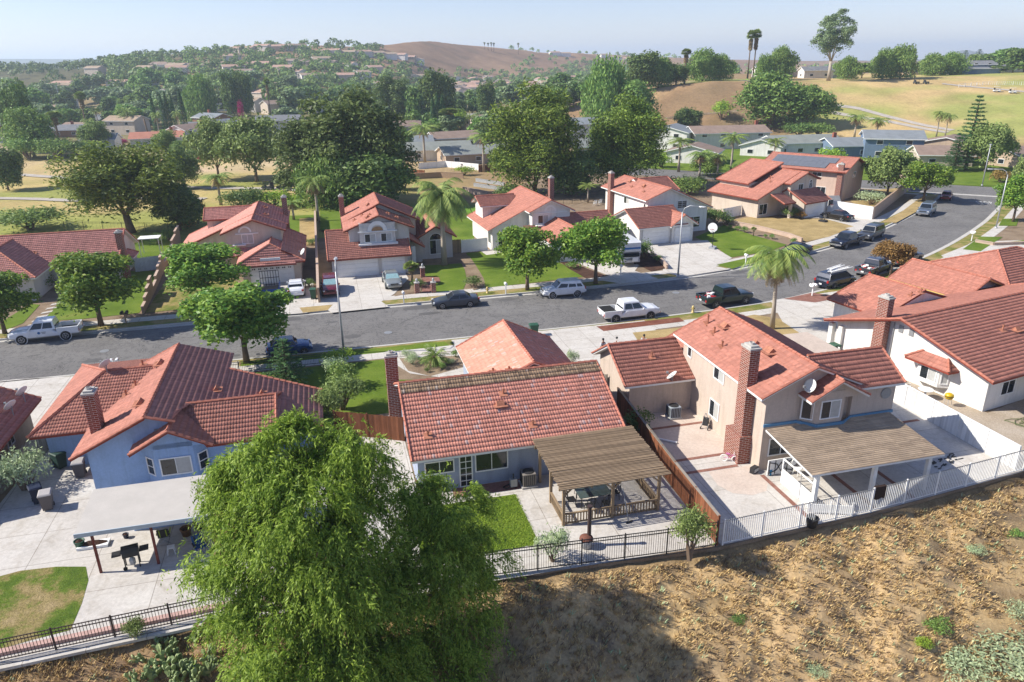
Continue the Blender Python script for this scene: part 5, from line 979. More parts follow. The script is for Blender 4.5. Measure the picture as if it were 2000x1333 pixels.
carw('pickup','white',(47,672),(131,663),'white crew-cab pickup with a small blue door emblem on the left of the street',mark=True)
carw('sedan','slate',(866,604),(918,600),'dark slate sedan parked at the far kerb before the arched-gable house')
carw('suv','white',(1081,583),(1126,579),'white compact suv parked under the two round street trees')
carw('pickup','white',(1268,624),(1201,631),'white pickup with a black bed cover parked at the near kerb',bed='cover')
carw('pickup','green',(1452,594),(1398,602),'dark green pickup with junk in its bed beside the tall palm',bed='tools')
carw('van','navy',(1661,557),(1626,566),'navy minivan carrying white ladders on its roof rack')
carw('pickup','grey',(1738,531),(1703,545),'dark grey pickup with tools in its bed beside the orange tree',bed='tools')
carw('pickup','brown',(1798,512),(1757,524),'dark brown pickup half hidden behind the orange street tree')
carw('sedan','navy',(1971,511),(2003,509),'navy sedan on the driveway at the right picture edge',z=.05,group='cars standing on driveways')
carw('sedan','black',(1548,503),(1578,496),'dark sedan parked behind the crown of the tall palm')
carw('pickup','navy',(1648,488),(1681,478),'midnight blue pickup parked nose to camera on the far kerb')
carw('wagon','gunmetal',(1701,472),(1723,463),'big gunmetal suv parked behind the midnight blue pickup')
carw('wagon','silver',(1815,424),(1825,417),'silver blue estate car at the dry verge on the bend')
carw('mini','red',(1855,393),(1858,388),'red car facing the camera near the stop marking')
carw('sedan','black',(1612,427),(1644,433),'black sedan on the driveway beside the white wall',z=.04,group='cars standing on driveways')
carw('mini','mini',(594,692),(540,699),'bright blue hatchback with black roof behind the dark pine',roof=PC['black'])
def cara(kind,col,px,py,ang,label,**k):
    p=gp(px,py,.04); return car(kind,{'sedan':'sedan_car','suv':'suv_car'}[kind],PC[col],(p.x,p.y,.04),ang,label,'car',group='cars standing on driveways',**k)
cara('suv','maroon',646,570,-76,'maroon suv with a bright sunshade in front of the garages',sunshade=True); cara('sedan','beige',766,556,-74,'pale silver sedan with a bright sunshade before the third garage bay',sunshade=True)
cara('sedan','white',580,571,104,'white sedan parked beside the blue trailer'); cara('sedan','white',1672,606,A4+95,'white car nose out under the right-hand garage roof'); cara('sedan','silver',1738,577,A4+90,'silver car roof showing above the right-hand garage roof'); cara('sedan','silver',1806,566,A4+92,'silver blue car roof left of the yellow-eaved gable')
# ladders on the minivan
a,b=gp(1661,557,-.13),gp(1626,566,-.13); d=(a-b).normalized(); c=(a+b)/2+Vector((-d.y,d.x,0))*.85
for k,(o,l) in enumerate(((-.3,3.4),(.25,2.6))):
    e=empty('ladder',(c.x,c.y,1.66+.12*k),math.atan2(d.y,d.x)+.12*k,('long white ladder lying on the minivan roof','short white ladder lying on the minivan roof')[k],'ladder'); mb=MB()
    for s in(-.2,.2): mb.bar((-l/2,o+s,.1),(l/2+.3,o+s,.1),.09,.1)
    mb.obj('rail',M['white'],e); mb=MB()
    for i in range(int(l/.3)): mb.bar((-l/2+.15+i*.3,o-.2,.1),(-l/2+.15+i*.3,o+.2,.1),.06)
    mb.obj('rung',M['white'],e)
# camper
p=gp(1212,508,.04); e=empty('camper',(p.x,p.y,.04),R(18+90-6),'white camper with a blue stripe parked beside the double garage','camper van','cars standing on driveways')
prof=[(-3.6,.6),(3.1,.55),(3.35,1.25),(3.3,1.7),(3.55,1.9),(3.55,2.95),(3.3,3.1),(-3.45,3.1),(-3.6,2.95)]; mb=MB().loft([[(x,y*1.2,z) for x,z in prof] for y in(-1,1)]); bb=mb.obj('body',paint(*PC['white']),e); bb.rotation_euler=(0,0,PI)
MB().box((-3.45,0,1.48),(.3,2.1,.42)).obj('windscreen',M['carglass'],e); MB().box((-3.57,0,2.3),(.03,2.3,.22)).box((0,-1.21,1.5),(6.6,.02,.2)).box((0,1.21,1.5),(6.6,.02,.2)).obj('stripe',plain('camper_blue',(.03,.16,.42)),e)
for x,y in((-1.5,-1.21),(.4,-1.21),(2.2,-1.21),(-1.5,1.21),(1.2,1.21)): MB().box((x,y,2.15),(.9,.03,.6)).obj('window',M['carglass'],e)
for x in(-2.3,1.6):
    for y in(-1.05,1.05): wheel(e,x,y,.38,.26)
MB().box((1.2,0,3.22),(.9,.8,.24)).box((-1.4,.3,3.16),(.5,.5,.14)).obj('roof_unit',M['white'],e); MB().box((-3.4,0,.72),(.3,2.3,.3)).obj('bumper',M['galv'],e); MB().box((-3.62,-.5,.95),(.14,.7,.5)).obj('number_plate',M['white'],e)
# blue trailer
p=gp(528,577,.04); e=empty('utility_trailer',(p.x,p.y,.04),R(HEAD+90),'blue utility trailer with a raised black mesh ramp on the drive','trailer'); tb=plain('trailer_blue',(.01,.075,.27),.45,.4)
mb=MB(); 
for s in(-1,1): mb.box((0,s*1.05,.85),(3.4,.07,.55)).box((0,s*1.25,.62),(1.2,.36,.06))
mb.box((-1.7,0,.85),(.07,2.1,.55)).obj('side_board',tb,e); MB().box((0,0,.58),(3.4,2.04,.06)).obj('floor_board',M['oldwood'],e); mb=MB()
for k in range(8): mb.bar((1.75,-1+k*.285,.6),(1.85,-1+k*.285,2.3),.05)
for z in(.7,1.5,2.28): mb.bar((1.8,-1,z),(1.8,1,z),.06)
mb.obj('ramp',M['black'],e)
for y in(-1.25,1.25): wheel(e,0,y,.33,.2)
MB().bar((-1.7,0,.5),(-2.9,0,.45),.09).obj('drawbar',M['black'],e)
# golf carts
def cart(p,ang,label,roof,body):
    e=empty('golf_cart',p,R(ang),label,'golf cart','golf carts on the links'); mb=MB().loft([[(x,s*.58,z) for x,z in((-1.15,.35),(1.15,.35),(1.2,.6),(.75,.85),(.4,.5),(-.1,.5),(-.25,.75),(-1.1,.8))] for s in(-1,1)]); mb.obj('body',body,e); MB().box((-.35,0,.78),(.5,1.,.14)).box((-.6,0,1.05),(.12,1.,.45)).obj('seat',plain('seat_cream',(.5,.45,.36)),e)
    MB().box((-.1,0,1.85),(1.7,1.15,.07)).obj('canopy_roof',roof,e); mb=MB()
    for x in(-.85,.62):
        for y in(-.52,.52): mb.bar((x+(.25 if x>0 else 0),y,.7),(x,y,1.83),.04)
    mb.obj('roof_post',M['black'],e); MB().box((-.95,0,1.1),(.3,.7,.8)).obj('golf_bag',M['plastic'],e)
    for x in(-.8,.8):
        for y in(-.5,.5): wheel(e,x,y,.22,.18)
for px,py,l,r_ in((524,371,'dark golf cart on the path nearer the tall palm row',0),(553,371,'second dark golf cart following on the fairway path',0)): p=vgp(px,py); cart(p,170,l,M['plastic'],plain('cart_dark',(.03,.035,.04)))
for px,py,l in((1789,166,'dark golf cart standing in the tree shade on the hill'),(1808,166,'dark golf cart next to the hilltop cart in tree shade')): p=vgp(px,py); cart(p,20,l,M['plastic'],plain('cart_dark',(.03,.035,.04)))
for px,py,l in((1946,182,'white golf cart on the upper fairway by the white rail fence'),(1977,184,'white golf cart nearest the right edge on the upper fairway')): p=vgp(px,py); cart(p,-10,l,M['white'],M['white'])
# ---------------------------------------------------------------- street furniture
def lamp(px,py,h,arm,ang,label,thin=1.):
    p=gp(px,py,.02); e=empty('street_lamp',p,R(ang),label,'street lamp','street lamps along the road'); MB().lathe([(.2,0),(.2,.12),(.13,.2)],(0,0,0),12).path([(0,0,.1),(0,0,h*.55),(0,0,h)],[.105*thin,.085*thin,.06*thin],10).obj('pole',M['galv'],e,True)
    if arm:
        MB().path([(0,0,h-.3),(.25,0,h+.45),(.8,0,h+.75),(arm,0,h+.72)],[.05,.045,.04,.035],8).obj('arm',M['galv'],e,True); MB().loft([[(arm-.1+x*.75,y*.17*w,h+.72+z*.09) for y,z in((-1,-.3),(-.6,.7),(.6,.7),(1,-.3),(0,-.9))] for x,w in((0,.5),(.3,1),(.75,1),(1,.5))]).obj('lamp_head',M['galv'],e)
    else: MB().box((0,.0,h+.05),(.22,.5,.16)).obj('lamp_head',M['galv'],e)
    return e
lamp(672,690,7.3,1.3,100,'grey street lamp standing beside the hedge row on the near verge'); lamp(1324,541,7.5,1.9,-25,'grey street lamp with curved arm in front of the double garage'); lamp(1945,446,7.6,2.,160,'grey street lamp with curved arm at the right kerb of the bend'); lamp(1918,363,7.6,0,0,'plain pale lamp pole on the lawn beyond the junction')
def mailbox(px,py,col,label,double=False,ang=14,z=.03,h=1.05):
    p=gp(px,py,z); e=empty('mailbox',p,R(ang),label,'mailbox','mailboxes at the kerb'); MB().box((0,0,h/2),(.1,.1,h)).box((0,0,h),(.7 if double else .12,.35,.05)).obj('post',M['white'] if col=='white' else M['oldwood'],e)
    for x in((-.22,.22) if double else (0,)):
        MB().loft([[(x+c*.13,y,h+.03+s*.2+.02) for c,s in((-1,0),(1,0),(1,.6),(.7,.95),(0,1.1),(-.7,.95),(-1,.6))] for y in(-.26,.26)]).obj('letter_box',M['white'] if col=='white' else M['plastic'],e); MB().box((x+.15,.1,h+.2),(.02,.04,.16)).obj('flag',M['tail'],e)
mailbox(228,731,'white','white twin mailboxes on a post behind the blue house',True); mailbox(247,633,'dark','dark twin mailboxes on the verge right of the left street tree',True); mailbox(789,593,'white','white mailbox on a tall post beside the triple garage drive'); mailbox(988,575,'white','white mailbox on the verge left of the round street trees'); mailbox(1586,578,'white','white mailbox near the navy minivan',True,30); mailbox(1897,471,'white','white twin mailbox on the inside of the bend',True,45); mailbox(1456,517,'white','white mailbox left of the tall palm crown',False,20); mailbox(1212,540,'white','white mailbox on a brick plinth before the camper',False,20,h=1.15)
def hydrant(px,py,label): p=gp(px,py,.02); e=empty('fire_hydrant',p,0,label,'fire hydrant'); m=plain('hydrant_yellow',(.55,.42,.16),.5,.4); MB().lathe([(.17,0),(.17,.06),(.11,.08),(.11,.5),(.14,.52),(.13,.6),(.07,.7),(.03,.74)],(0,0,0),12).obj('barrel',m,e,True); MB().tube((-.2,0,.42),(.2,0,.42),.055).tube((0,-.19,.4),(0,0,.4),.07).obj('outlet',m,e)
hydrant(952,573,'pale yellow fire hydrant at the far kerb right of the slate sedan'); hydrant(1353,611,'pale fire hydrant by the red gravel strip')
def hoop(px,py,ang,label,board):
    p=gp(px,py,.04); e=empty('basketball_hoop',p,R(ang),label,'basketball hoop'); MB().path([(0,-.2,0),(0,-.1,2.2),(0,.35,2.9)],[.05,.05,.045],8).obj('pole',M['black'],e); MB().box((0,-.4,.12),(.8,1.1,.24)).obj('base',M['plastic' if board!='white' else 'galv'],e); mb=MB().lathe([(.62,-.02),(.62,.02)],(0,.42,2.95),20,0,'Y') if board=='white' else MB().box((0,.42,3.),(1.2,.04,.8)); bd=mb.obj('backboard',M['white'] if board=='white' else M['plastic'],e)
    if board!='white':
        fm=MB(); [fm.bar((x0,.40,z0),(x1,.40,z1),.05) for x0,z0,x1,z1 in((-.6,2.6,.6,2.6),(-.6,3.4,.6,3.4),(-.6,2.6,-.6,3.4),(.6,2.6,.6,3.4),(-.2,2.7,-.2,3.1),(.2,2.7,.2,3.1),(-.2,3.1,.2,3.1))]; fm.obj('board_frame',M['white'],bd)
    r=MB(); [r.bar((.23*math.cos(a),.68+.23*math.sin(a),2.75),(.23*math.cos(a+.4),.68+.23*math.sin(a+.4),2.75),.025) for a in [k*.4 for k in range(16)]]; ro=r.obj('rim',M['tail'],e); nt_=MB(); [nt_.bar((.22*math.cos(a),.68+.22*math.sin(a),2.75),(.13*math.cos(a+.4),.68+.13*math.sin(a+.4),2.35),.02) for a in [k*.52 for k in range(12)]]; nt_.obj('net',M['white'],ro)
hoop(1390,487,150,'basketball hoop with a round white backboard beside the green lawn','white'); hoop(1612,434,215,'portable basketball hoop with dark backboard beside the black sedan','dark')
# ---------------------------------------------------------------- bins and boxes
def bin_(p,rz,col,label,lid=None,h=1.05):
    e=empty('wheelie_bin',p,rz,label,'wheelie bin','wheelie bins'); MB().loft([[(x*a,y*b,z) for x,y in((-1,-1),(1,-1),(1,1),(-1,1))] for a,b,z in((.24,.28,.06),(.31,.37,h*.88),(.33,.39,h*.9),(.33,.39,h*.95))]).obj('body',col,e); MB().loft([[(x*a,y*b+.02,z) for x,y in((-1,-1),(1,-1),(1,1),(-1,1))] for a,b,z in((.34,.42,h*.95),(.34,.42,h),(.28,.36,h*1.05))]).obj('lid',lid or col,e)
    for x in(-.24,.24): MB().lathe([(.12,-.03),(.12,.03)],(x,.3,.12),12,0,'X').obj('wheel',M['rubber'],e)
    MB().bar((-.25,.44,h*.93),(.25,.44,h*.93),.04).obj('handle',M['plastic'],e)
BG=plain('bin_green',(.03,.09,.055),.5,.3); BD=plain('bin_grey',(.10,.085,.085),.5,.3); BN=plain('bin_navy',(.015,.022,.05),.5,.3); BL=plain('bin_lid_grey',(.36,.34,.33),.55,.3)
S3=lambda s,t,z=.02:st(s,t,z)
bin_(S3(-17.75,-17.1),R(20),BD,'grey wheelie bin with pale lid standing by the blue house wall',BL); bin_(S3(-19.35,-19.6),R(40),BN,'navy wheelie bin beside the old wooden fence'); bin_(S3(-18.55,-20.5),R(25),BD,'grey wheelie bin with pale lid next to the navy bin',BL)
bin_(S3(-18.9,-3.9,.03),R(10),BG,'green wheelie bin behind the blue house roof at the street'); bin_(gp(613,583,.04),R(190),BG,'green wheelie bin between the white sedan and maroon suv'); bin_(lp_(o4,A4,-1.1,12.2,.02),R(20),BG,'dark green wheelie bin in the white house side passage'); bin_(S3(-19.3,-15.6),R(60),plain('bin_darkgreen',(.02,.05,.04)),'dark bin leaning by the blue side wall'); bin_(gp(1043,655,.03),R(100),BG,'green wheelie bin peeking over the middle garage roof'); 
def ac(p,rz,label,body=None):
    e=empty('air_conditioner',p,rz,label,'air conditioner','air conditioning units'); b=body or M['grey']; MB().box((0,0,.06),(.95,.95,.1)).obj('base',M['concap'],e); bo=MB().box((0,0,.5),(.78,.78,.78)).obj('casing',b,e); mb=MB(); [mb.box((s*.4 if ax else o,o if ax else s*.4,.5),(.02,.05,.66) if ax else (.05,.02,.66)) for s in(-1,1) for ax in(0,1) for o in(-.3,-.18,-.06,.06,.18,.3)]; mb.obj('louvre',M['plastic'],bo); MB().lathe([(.33,.89),(.33,.93),(.05,.96)],(0,0,0),16).obj('fan_grille',M['plastic'],e)
ac(S3(8.45,-25.35),R(14),'grey air conditioner on the ground by the slate blue wall',plain('ac_grey',(.20,.18,.16))); ac(S3(20.6,-19.6),R(14),'pale blue grey air conditioner in the beige house courtyard',plain('ac_blue',(.30,.34,.38)))
p=S3(7.55,-25.4); e=empty('meter_box',p,R(14),'small grey pool pump box beside the air conditioner','utility box'); MB().box((0,0,.35),(.4,.3,.5)).obj('casing',M['grey'],e); MB().tube((0,0,.0),(0,0,.9),.04).path([(.2,0,.2),(-.5,-.2,.1),(-.6,.1,.05),(-.1,.35,.05)],[.03]*4,6).obj('pipe',M['plastic'],e)
# ---------------------------------------------------------------- fences and walls
def iron(name,pts,h,mat,label,step=.12,post=2.45,bw=.018,pw=.06,z0=.0):
    P=[Vector(p) for p in pts]; e=empty(name,P[0],0,label,'fence'); mb=MB(); pm=[]; o=P[0]; acc=0
    for a,b in zip(P,P[1:]):
        d=b-a; L=d.length; n=max(1,round(L/step)); k=max(1,round(L/post))
        for z in(h-.03,h-.2 if bw<.02 else h-.03,.12): mb.bar(a-o+Vector((0,0,z+z0)),b-o+Vector((0,0,z+z0)),.04,.035)
        for i in range(n): q=a+d*(i/n)-o; mb.bar(q+Vector((0,0,.08+z0)),q+Vector((0,0,h+z0)),bw)
        for i in range(k): pm.append(a+d*(i/k)-o)
    pm.append(P[-1]-o); mb.obj('railing',mat,e)
    for q in pm: MB().bar(q+Vector((0,0,-.3)),q+Vector((0,0,h+.06+z0)),pw).obj('post',mat,e)
    return e
def boards(name,pts,h,mat,label,w=.14,top=None,posts=2.4,z0=0.,rail=True,seed=1):
    P=[Vector(p) for p in pts]; e=empty(name,P[0],0,label,'fence'); o=P[0]; mb=MB(); rl=MB(); rr=random.Random(seed); ps=[]
    for a,b in zip(P,P[1:]):
        d=b-a; L=d.length; n=max(1,int(L/w)); u=d.normalized(); k=max(1,round(L/posts)); side=Vector((-u.y,u.x,0))
        for i in range(n): q=a+u*((i+.5)*L/n)-o; mb.box(q+Vector((0,0,z0+h/2+rr.uniform(-.02,.02))),(L/n-.008,.02,h),math.atan2(u.y,u.x)+rr.uniform(-.01,.01))
        for z in(.3,h-.25): rl.bar(a-o+side*.03+Vector((0,0,z+z0)),b-o+side*.03+Vector((0,0,z+z0)),.04,.09)
        if top: rl.bar(a-o+Vector((0,0,h+z0+.02)),b-o+Vector((0,0,h+z0+.02)),.16,.035)
        for i in range(k): ps.append(a+d*(i/k)-o)
    mb.obj('boards',mat,e); rl.obj('rail',top or mat,e); ps.append(P[-1]-o)
    for q in ps: MB().bar(q+Vector((0,0,-.2)),q+Vector((0,0,h+.05+z0)),.09).obj('post',mat,e)
    return e
def wallm(name,pts,h,mat,label,th=.2,cap=None,steps=0):
    P=[Vector(p) for p in pts]; e=empty(name,P[0],0,label,'wall'); o=P[0]; mb=MB(); cp=MB()
    for a,b in zip(P,P[1:]):
        d=b-a; L=d.length; ang=math.atan2(d.y,d.x); k=max(1,steps)
        for i in range(k):
            hh=h if not steps else h[0]+(h[1]-h[0])*i/(k-1 if k>1 else 1); q=a+d*((i+.5)/k)-o; mb.box(q+Vector((0,0,hh/2-.15)),(L/k+th*.0,th,hh+.3),ang); cp.box(q+Vector((0,0,hh+.03)),(L/k+.04,th+.08,.07),ang)
    mb.obj('wall_body',mat,e); cp.obj('coping',cap or mat,e); return e
fl=lambda s,dz=0.:st(s,float(np.interp(s,FENCE_S,FENCE_T))+.12,dz)
M['bronze']=plain('bronze_metal',(.055,.035,.03),.5,.4)
iron('iron_fence',[fl(-34),fl(-27),fl(-17),fl(-7.8),fl(0),fl(2.)],1.15,M['bronze'],'brown iron fence with a low pink kerb below the blue house yard',.13)
iron('iron_fence',[fl(2.2),fl(4.6),fl(13.5),fl(16.2)],1.5,M['black'],'black iron fence along the patio of the slate blue house',.12)
iron('iron_fence',[fl(16.6),fl(25.9),fl(37.7),fl(60)],1.5,M['trim'],'white iron fence along the beige house patio above the dry slope',.13,2.3,.03,.075)
mb=MB(); pk=plain('pink_kerb',(.46,.30,.26),.85,.2,0,.2)
e=empty('kerb_wall',fl(-20),0,'low pink brick kerb behind the brown iron fence','kerb'); 
for a,b in((-34,-17),(-17,-8),(-8,-2)): A_=st(a,np.interp(a,FENCE_S,FENCE_T)+.6)-fl(-20); B_=st(b,np.interp(b,FENCE_S,FENCE_T)+.6)-fl(-20); mb.bar(A_+Vector((0,0,.09)),B_+Vector((0,0,.09)),.3,.2)
mb.obj('kerb_stones',pk,e); mb=MB()
for a,b in((-34,-17),(-17,-8),(-8,4)): A_=st(a,np.interp(a,FENCE_S,FENCE_T)-.28); B_=st(b,np.interp(b,FENCE_S,FENCE_T)-.28); mb.bar(A_+Vector((0,0,-.02)),B_+Vector((0,0,-.02)),.22,.14)
tag(mb.obj('drain_channel',M['concrete']),'pale concrete drain channel outside the brown iron fence','drain')
boards('wood_fence',[st(17.25,-17.5),st(16.95,-22),st(16.55,-28.),st(16.3,-33.5)],1.75,M['dkwood'],'tall redwood fence between the pergola and the beige house patio',.14,M['greywood'])
boards('wood_fence',[st(37.2,-17.5),st(37.2,-25),st(37.25,-31.6)],1.6,M['whitewood'],'white-washed board fence between the beige and white houses',.15,M['white'],2.2)
boards('wood_fence',[st(-2.4,-15.8),st(-.3,-16.8),st(1.95,-18.0)],1.75,M['dkwood'],'red-brown board gate fence left of the slate blue house',.16)
boards('wood_fence',[st(-20.35,-10.8),st(-20.9,-13.5),st(-22.2,-20),st(-23.5,-27)],1.6,M['greywood'],'weathered grey board fence left of the blue house',.15)
boards('wood_fence',[st(16.2,-13.),st(17.4,-15.)],1.7,M['greywood'],'short grey gate between the bungalow and the beige garage wing',.15)
iron('iron_fence',[st(-12.2,-2.75,.02),st(-2.4,-2.75,.02),st(-2.4,-3.6,.02)],.95,M['black'],'low black iron fence at the street behind the blue house',.13)
iron('iron_fence',[st(-20.4,-4.5,.02),st(-17.6,-3.6,.02)],.95,M['black'],'short black iron fence behind the left wing roof',.13)
TB=plain('tan_block',(.36,.255,.175),.9,.15,0,.15,3); PB=plain('pink_block',(.46,.345,.27),.9,.15,0,.12,3)
wallm('block_wall',[gp(280,614),gp(300,573),gp(322,524),gp(352,468)],[.75,2.0],TB,'stepped tan block wall between the bungalow and the catslide house',.2,PB,4); wallm('block_wall',[gp(624,592),gp(622,540),gp(619,480),gp(617,432)],1.6,TB,'tan block wall between the trailer drive and the maroon suv',.2,PB)
boards('white_gate',[gp(266,532),gp(319,525)],1.7,plain('blue_white',(.55,.62,.66)),'pale blue-white double gate beside the bungalow chimney',.16); boards('white_gate',[gp(902,494),gp(952,489)],1.7,M['white'],'white board gate between the arched and catslide houses',.16); boards('wood_fence',[gp(866,497),gp(900,494)],1.8,M['oldwood'],'brown board fence behind the large palm',.16); boards('white_gate',[gp(1412,428),gp(1446,421)],1.6,M['white'],'white board gate left of the cream stepped-roof house',.16)
wallm('white_wall',[gp(1598,412),gp(1640,418),gp(1703,429)],1.85,M['white'],'white rendered wall behind the black sedan',.2); wallm('block_wall',[gp(1703,429),gp(1735,403),gp(1777,369),gp(1755,358)],1.85,PB,'long pinkish corner block wall beside the bend',.2,TB)
wallm('low_wall',[gp(1418,437),gp(1480,449),gp(1540,464),gp(1566,474)],.55,PB,'low tan wall between the green lawn and the dry lawn',.2); wallm('low_wall',[gp(1272,500),gp(1290,512),gp(1303,527)],.5,PB,'low tan kerb wall beside the mulch bed',.2); wallm('low_wall',[gp(1905,474),gp(1940,480),gp(2000,478)],.35,PB,'low pink kerb wall by the right driveway',.25)
wallm('low_wall',[st(31,-9.6),st(37.8,-11.6)],.75,TB,'low tan wall behind the dry front lawn',.2)
def fpx(pts): return [vgp(*p) for p in pts]
iron('mesh_fence',fpx([(128,452),(240,453),(330,455),(345,456)]),1.4,M['black'],'black wire fence along the fairway behind the left bungalow',.6,3.5,.012)
iron('mesh_fence',fpx([(1100,408),(1150,392),(1195,382)]),1.5,M['black'],'dark wire fence behind the white two-storey houses',.5,3.)
# brick pillars and steps before the arched house
for k,(px,py,l) in enumerate(((826,541,'brick gate pillar with lantern at the top of the steps'),(815,572,'brick gate pillar left of the front steps'),(847,571,'brick gate pillar right of the front steps'))):
    e=empty('brick_pillar',gp(px,py,.03),R(14),l,'pillar'); mb=MB(); w=.25; Q=[(-w,-w),(w,-w),(w,w),(-w,w)]; u=0
    for i in range(4): a,b=Q[i],Q[(i+1)%4]; mb.poly([(*a,0),(*b,0),(*b,1.1),(*a,1.1)],uv=[(u,0),(u+.5,0),(u+.5,1.1),(u,1.1)]); u+=.5
    mb.obj('shaft',M['brickred'],e); MB().box((0,0,1.14),(.58,.58,.08)).obj('capstone',M['concap'],e); MB().lathe([(.1,1.18),(.13,1.3),(.12,1.5),(.03,1.62)],(0,0,0),8).obj('lantern',M['galv'],e)
# ---------------------------------------------------------------- rear yard things
def T(name,p,rz,label,cat,group=None): return empty(name,p,rz,label,cat,group)
# pergola (street-grid coordinates)
c=st(9,-27.6,0); e=T('pergola',c,R(HEAD),'brown slatted pergola with low railings beside the slate blue house','pergola'); q=lambda s,t,z:(s-9,t+27.6,z); W_=M['oldwood']
mb=MB(); rr=random.Random(5)
for i in range(46): t=-30.35+i*.118; z=2.62+.004*i; mb.box(q(11.95+rr.uniform(-.03,.03),t,z),(6.25+rr.uniform(-.06,.06),.062,.05),rr.uniform(-.004,.004),None,rr.uniform(-.003,.003))
mb.obj('slat_roof',wood_mat('pergola_slat',(.29,.21,.135),.4,(.3,1,1)),e); mb=MB()
for s in(9.2,10.6,12.,13.4,14.7): mb.box(q(s,-27.65,2.5),(.06,5.3,.16))
mb.obj('rafter',W_,e); mb=MB()
for t in(-29.85,-25.2): mb.box(q(11.95,t,2.36),(6.1,.1,.2))
mb.obj('beam',W_,e)
for s,t in((9.2,-29.8),(12.,-29.8),(14.7,-29.8),(9.2,-25.3),(9.2,-27.5),(14.75,-27.5)): MB().box(q(s,t,1.15),(.15,.15,2.3)).obj('post',W_,e)
mb=MB()
for s,d in((9.2,1),(12.,1),(12.,-1),(14.7,-1)): mb.bar(q(s,-29.8,1.85),q(s+d*.5,-29.8,2.3),.08)
mb.obj('brace',W_,e)
def rail(a,b,nm):
    a,b=Vector(a),Vector(b); L=(b-a).length; mb=MB(); mb.bar(a+Vector((0,0,.72)),b+Vector((0,0,.72)),.12,.06).bar(a+Vector((0,0,.12)),b+Vector((0,0,.12)),.06,.08)
    n=int(L/.16); [mb.bar(a+(b-a)*((i+.5)/n)+Vector((0,0,.1)),a+(b-a)*((i+.5)/n)+Vector((0,0,.72)),.06) for i in range(n)]; mb.obj('railing',W_,e)
rail(q(9.28,-29.8,0),q(11.92,-29.8,0),0); rail(q(12.08,-29.8,0),q(14.62,-29.8,0),0); rail(q(9.2,-29.72,0),q(9.2,-27.58,0),0); rail(q(14.72,-29.72,0),q(14.72,-25.4,0),0)
# dining table and iron chairs under it
e=T('patio_table',st(11.5,-28.1,.02),R(HEAD),'dark glass patio table under the slatted pergola','table'); MB().box((0,0,.72),(1.9,1.1,.03)).obj('tabletop',plain('table_glass',(.06,.085,.085),.1,.6),e)
for x in(-.8,.8):
    for y in(-.42,.42): MB().tube((x*1.05,y*1.05,0),(x,y,.71),.03,.03,6).obj('leg',M['black'],e)
def ichair(p,rz,label):
    e=T('iron_chair',p,rz,label,'chair','iron chairs under the pergola'); MB().box((0,0,.43),(.46,.46,.04)).obj('seat',M['black'],e); mb=MB()
    for x in(-.2,0,.2): mb.path([(x,.22,.43),(x,.27,.95)],.018,5)
    mb.path([(-.23,.22,.43),(-.22,.3,1.),(0,.31,1.08),(.22,.3,1.),(.23,.22,.43)],.024,6).obj('backrest',M['black'],e)
    for x in(-.2,.2):
        for y in(-.2,.2): MB().tube((x*1.15,y*1.15,0),(x,y,.42),.018,.018,5).obj('leg',M['black'],e)
for i,(x,y,rz,l) in enumerate(((-.5,-.85,PI,'black iron chair at the near left side of the glass table'),(.5,-.85,PI,'black iron chair at the near right side of the glass table'),(-.5,.85,0,'black iron chair at the house side of the glass table'),(.5,.85,0,'black iron chair at the far right of the glass table'),(-1.3,0,PI/2,'black iron chair at the left end of the glass table'),(1.3,0,-PI/2,'black iron chair at the fence end of the glass table'))):
    v=Matrix.Rotation(R(HEAD),3,'Z')@Vector((x,y,0)); ichair(st(11.5,-28.1,.02)+v,R(HEAD)+rz,l)
# fire pit with a flue, lawn roller pole
e=T('chiminea',st(9.75,-31.9,.02),0,'rusty fire pit with a tall dark flue pipe on the patio','fire pit'); MB().lathe([(.28,.05),(.3,.3),(.36,.42),(.36,.5),(.3,.52)],(0,0,0),14).obj('bowl',M['galv'],e,True); MB().lathe([(.37,.5),(.34,.6),(.12,.7)],(0,0,0),14).obj('hood',plain('rust',(.15,.06,.04),.85),e,True); MB().tube((.15,.1,.6),(.15,.1,2.35),.11,.1,10).lathe([(.14,2.33),(.14,2.42)],(.15,.1,0),10).obj('flue',M['bronze'],e)
e=T('string_pole',st(12.7,-30.5,.02),0,'grey metal tool leaning on the pergola railing','tool'); MB().path([(0,0,0),(-.15,.35,.9),(-.3,.7,1.75)],.03,6).obj('shaft',M['grey'],e); MB().tube((-.15,-.1,.05),(.2,.1,.05),.05).obj('tool_head',M['plastic'],e)
# patio cover of the blue house
c=st(-11,-25.8); e=T('patio_cover',c,R(HEAD),'white flat patio cover on dark red posts behind the blue house','patio cover'); q=lambda s,t,z:(s+11,t+25.8,z)
mb=MB().loft([[q(s,-27.65,2.38),q(s,-23.9,2.62),q(s,-23.9,2.74),q(s,-27.65,2.5)] for s in(-14.85,-5.8)]); mb.obj('roof_panel',plain('cover_white',(.45,.42,.38),.7,.25,0,.06,1.2),e); MB().box(q(-10.3,-27.68,2.42),(9.1,.06,.22)).obj('eave_board',plain('cover_fascia',(.42,.48,.52)),e)
for s in(-14.15,-11.5,-8.7): MB().box(q(s,-27.5,1.2),(.11,.11,2.4)).obj('post',M['postred'],e)
MB().box(q(-9.6,-24.1,1.2),(7.4,.15,2.4)).obj('back_wall',WALL['blue'],e); f=MB().box(q(-11.8,-24.2,1.45),(1.6,.06,.9)).obj('window',M['white'],e); MB().box(q(-11.8,-24.24,1.45),(1.4,.03,.75)).obj('pane',M['glass'],f)
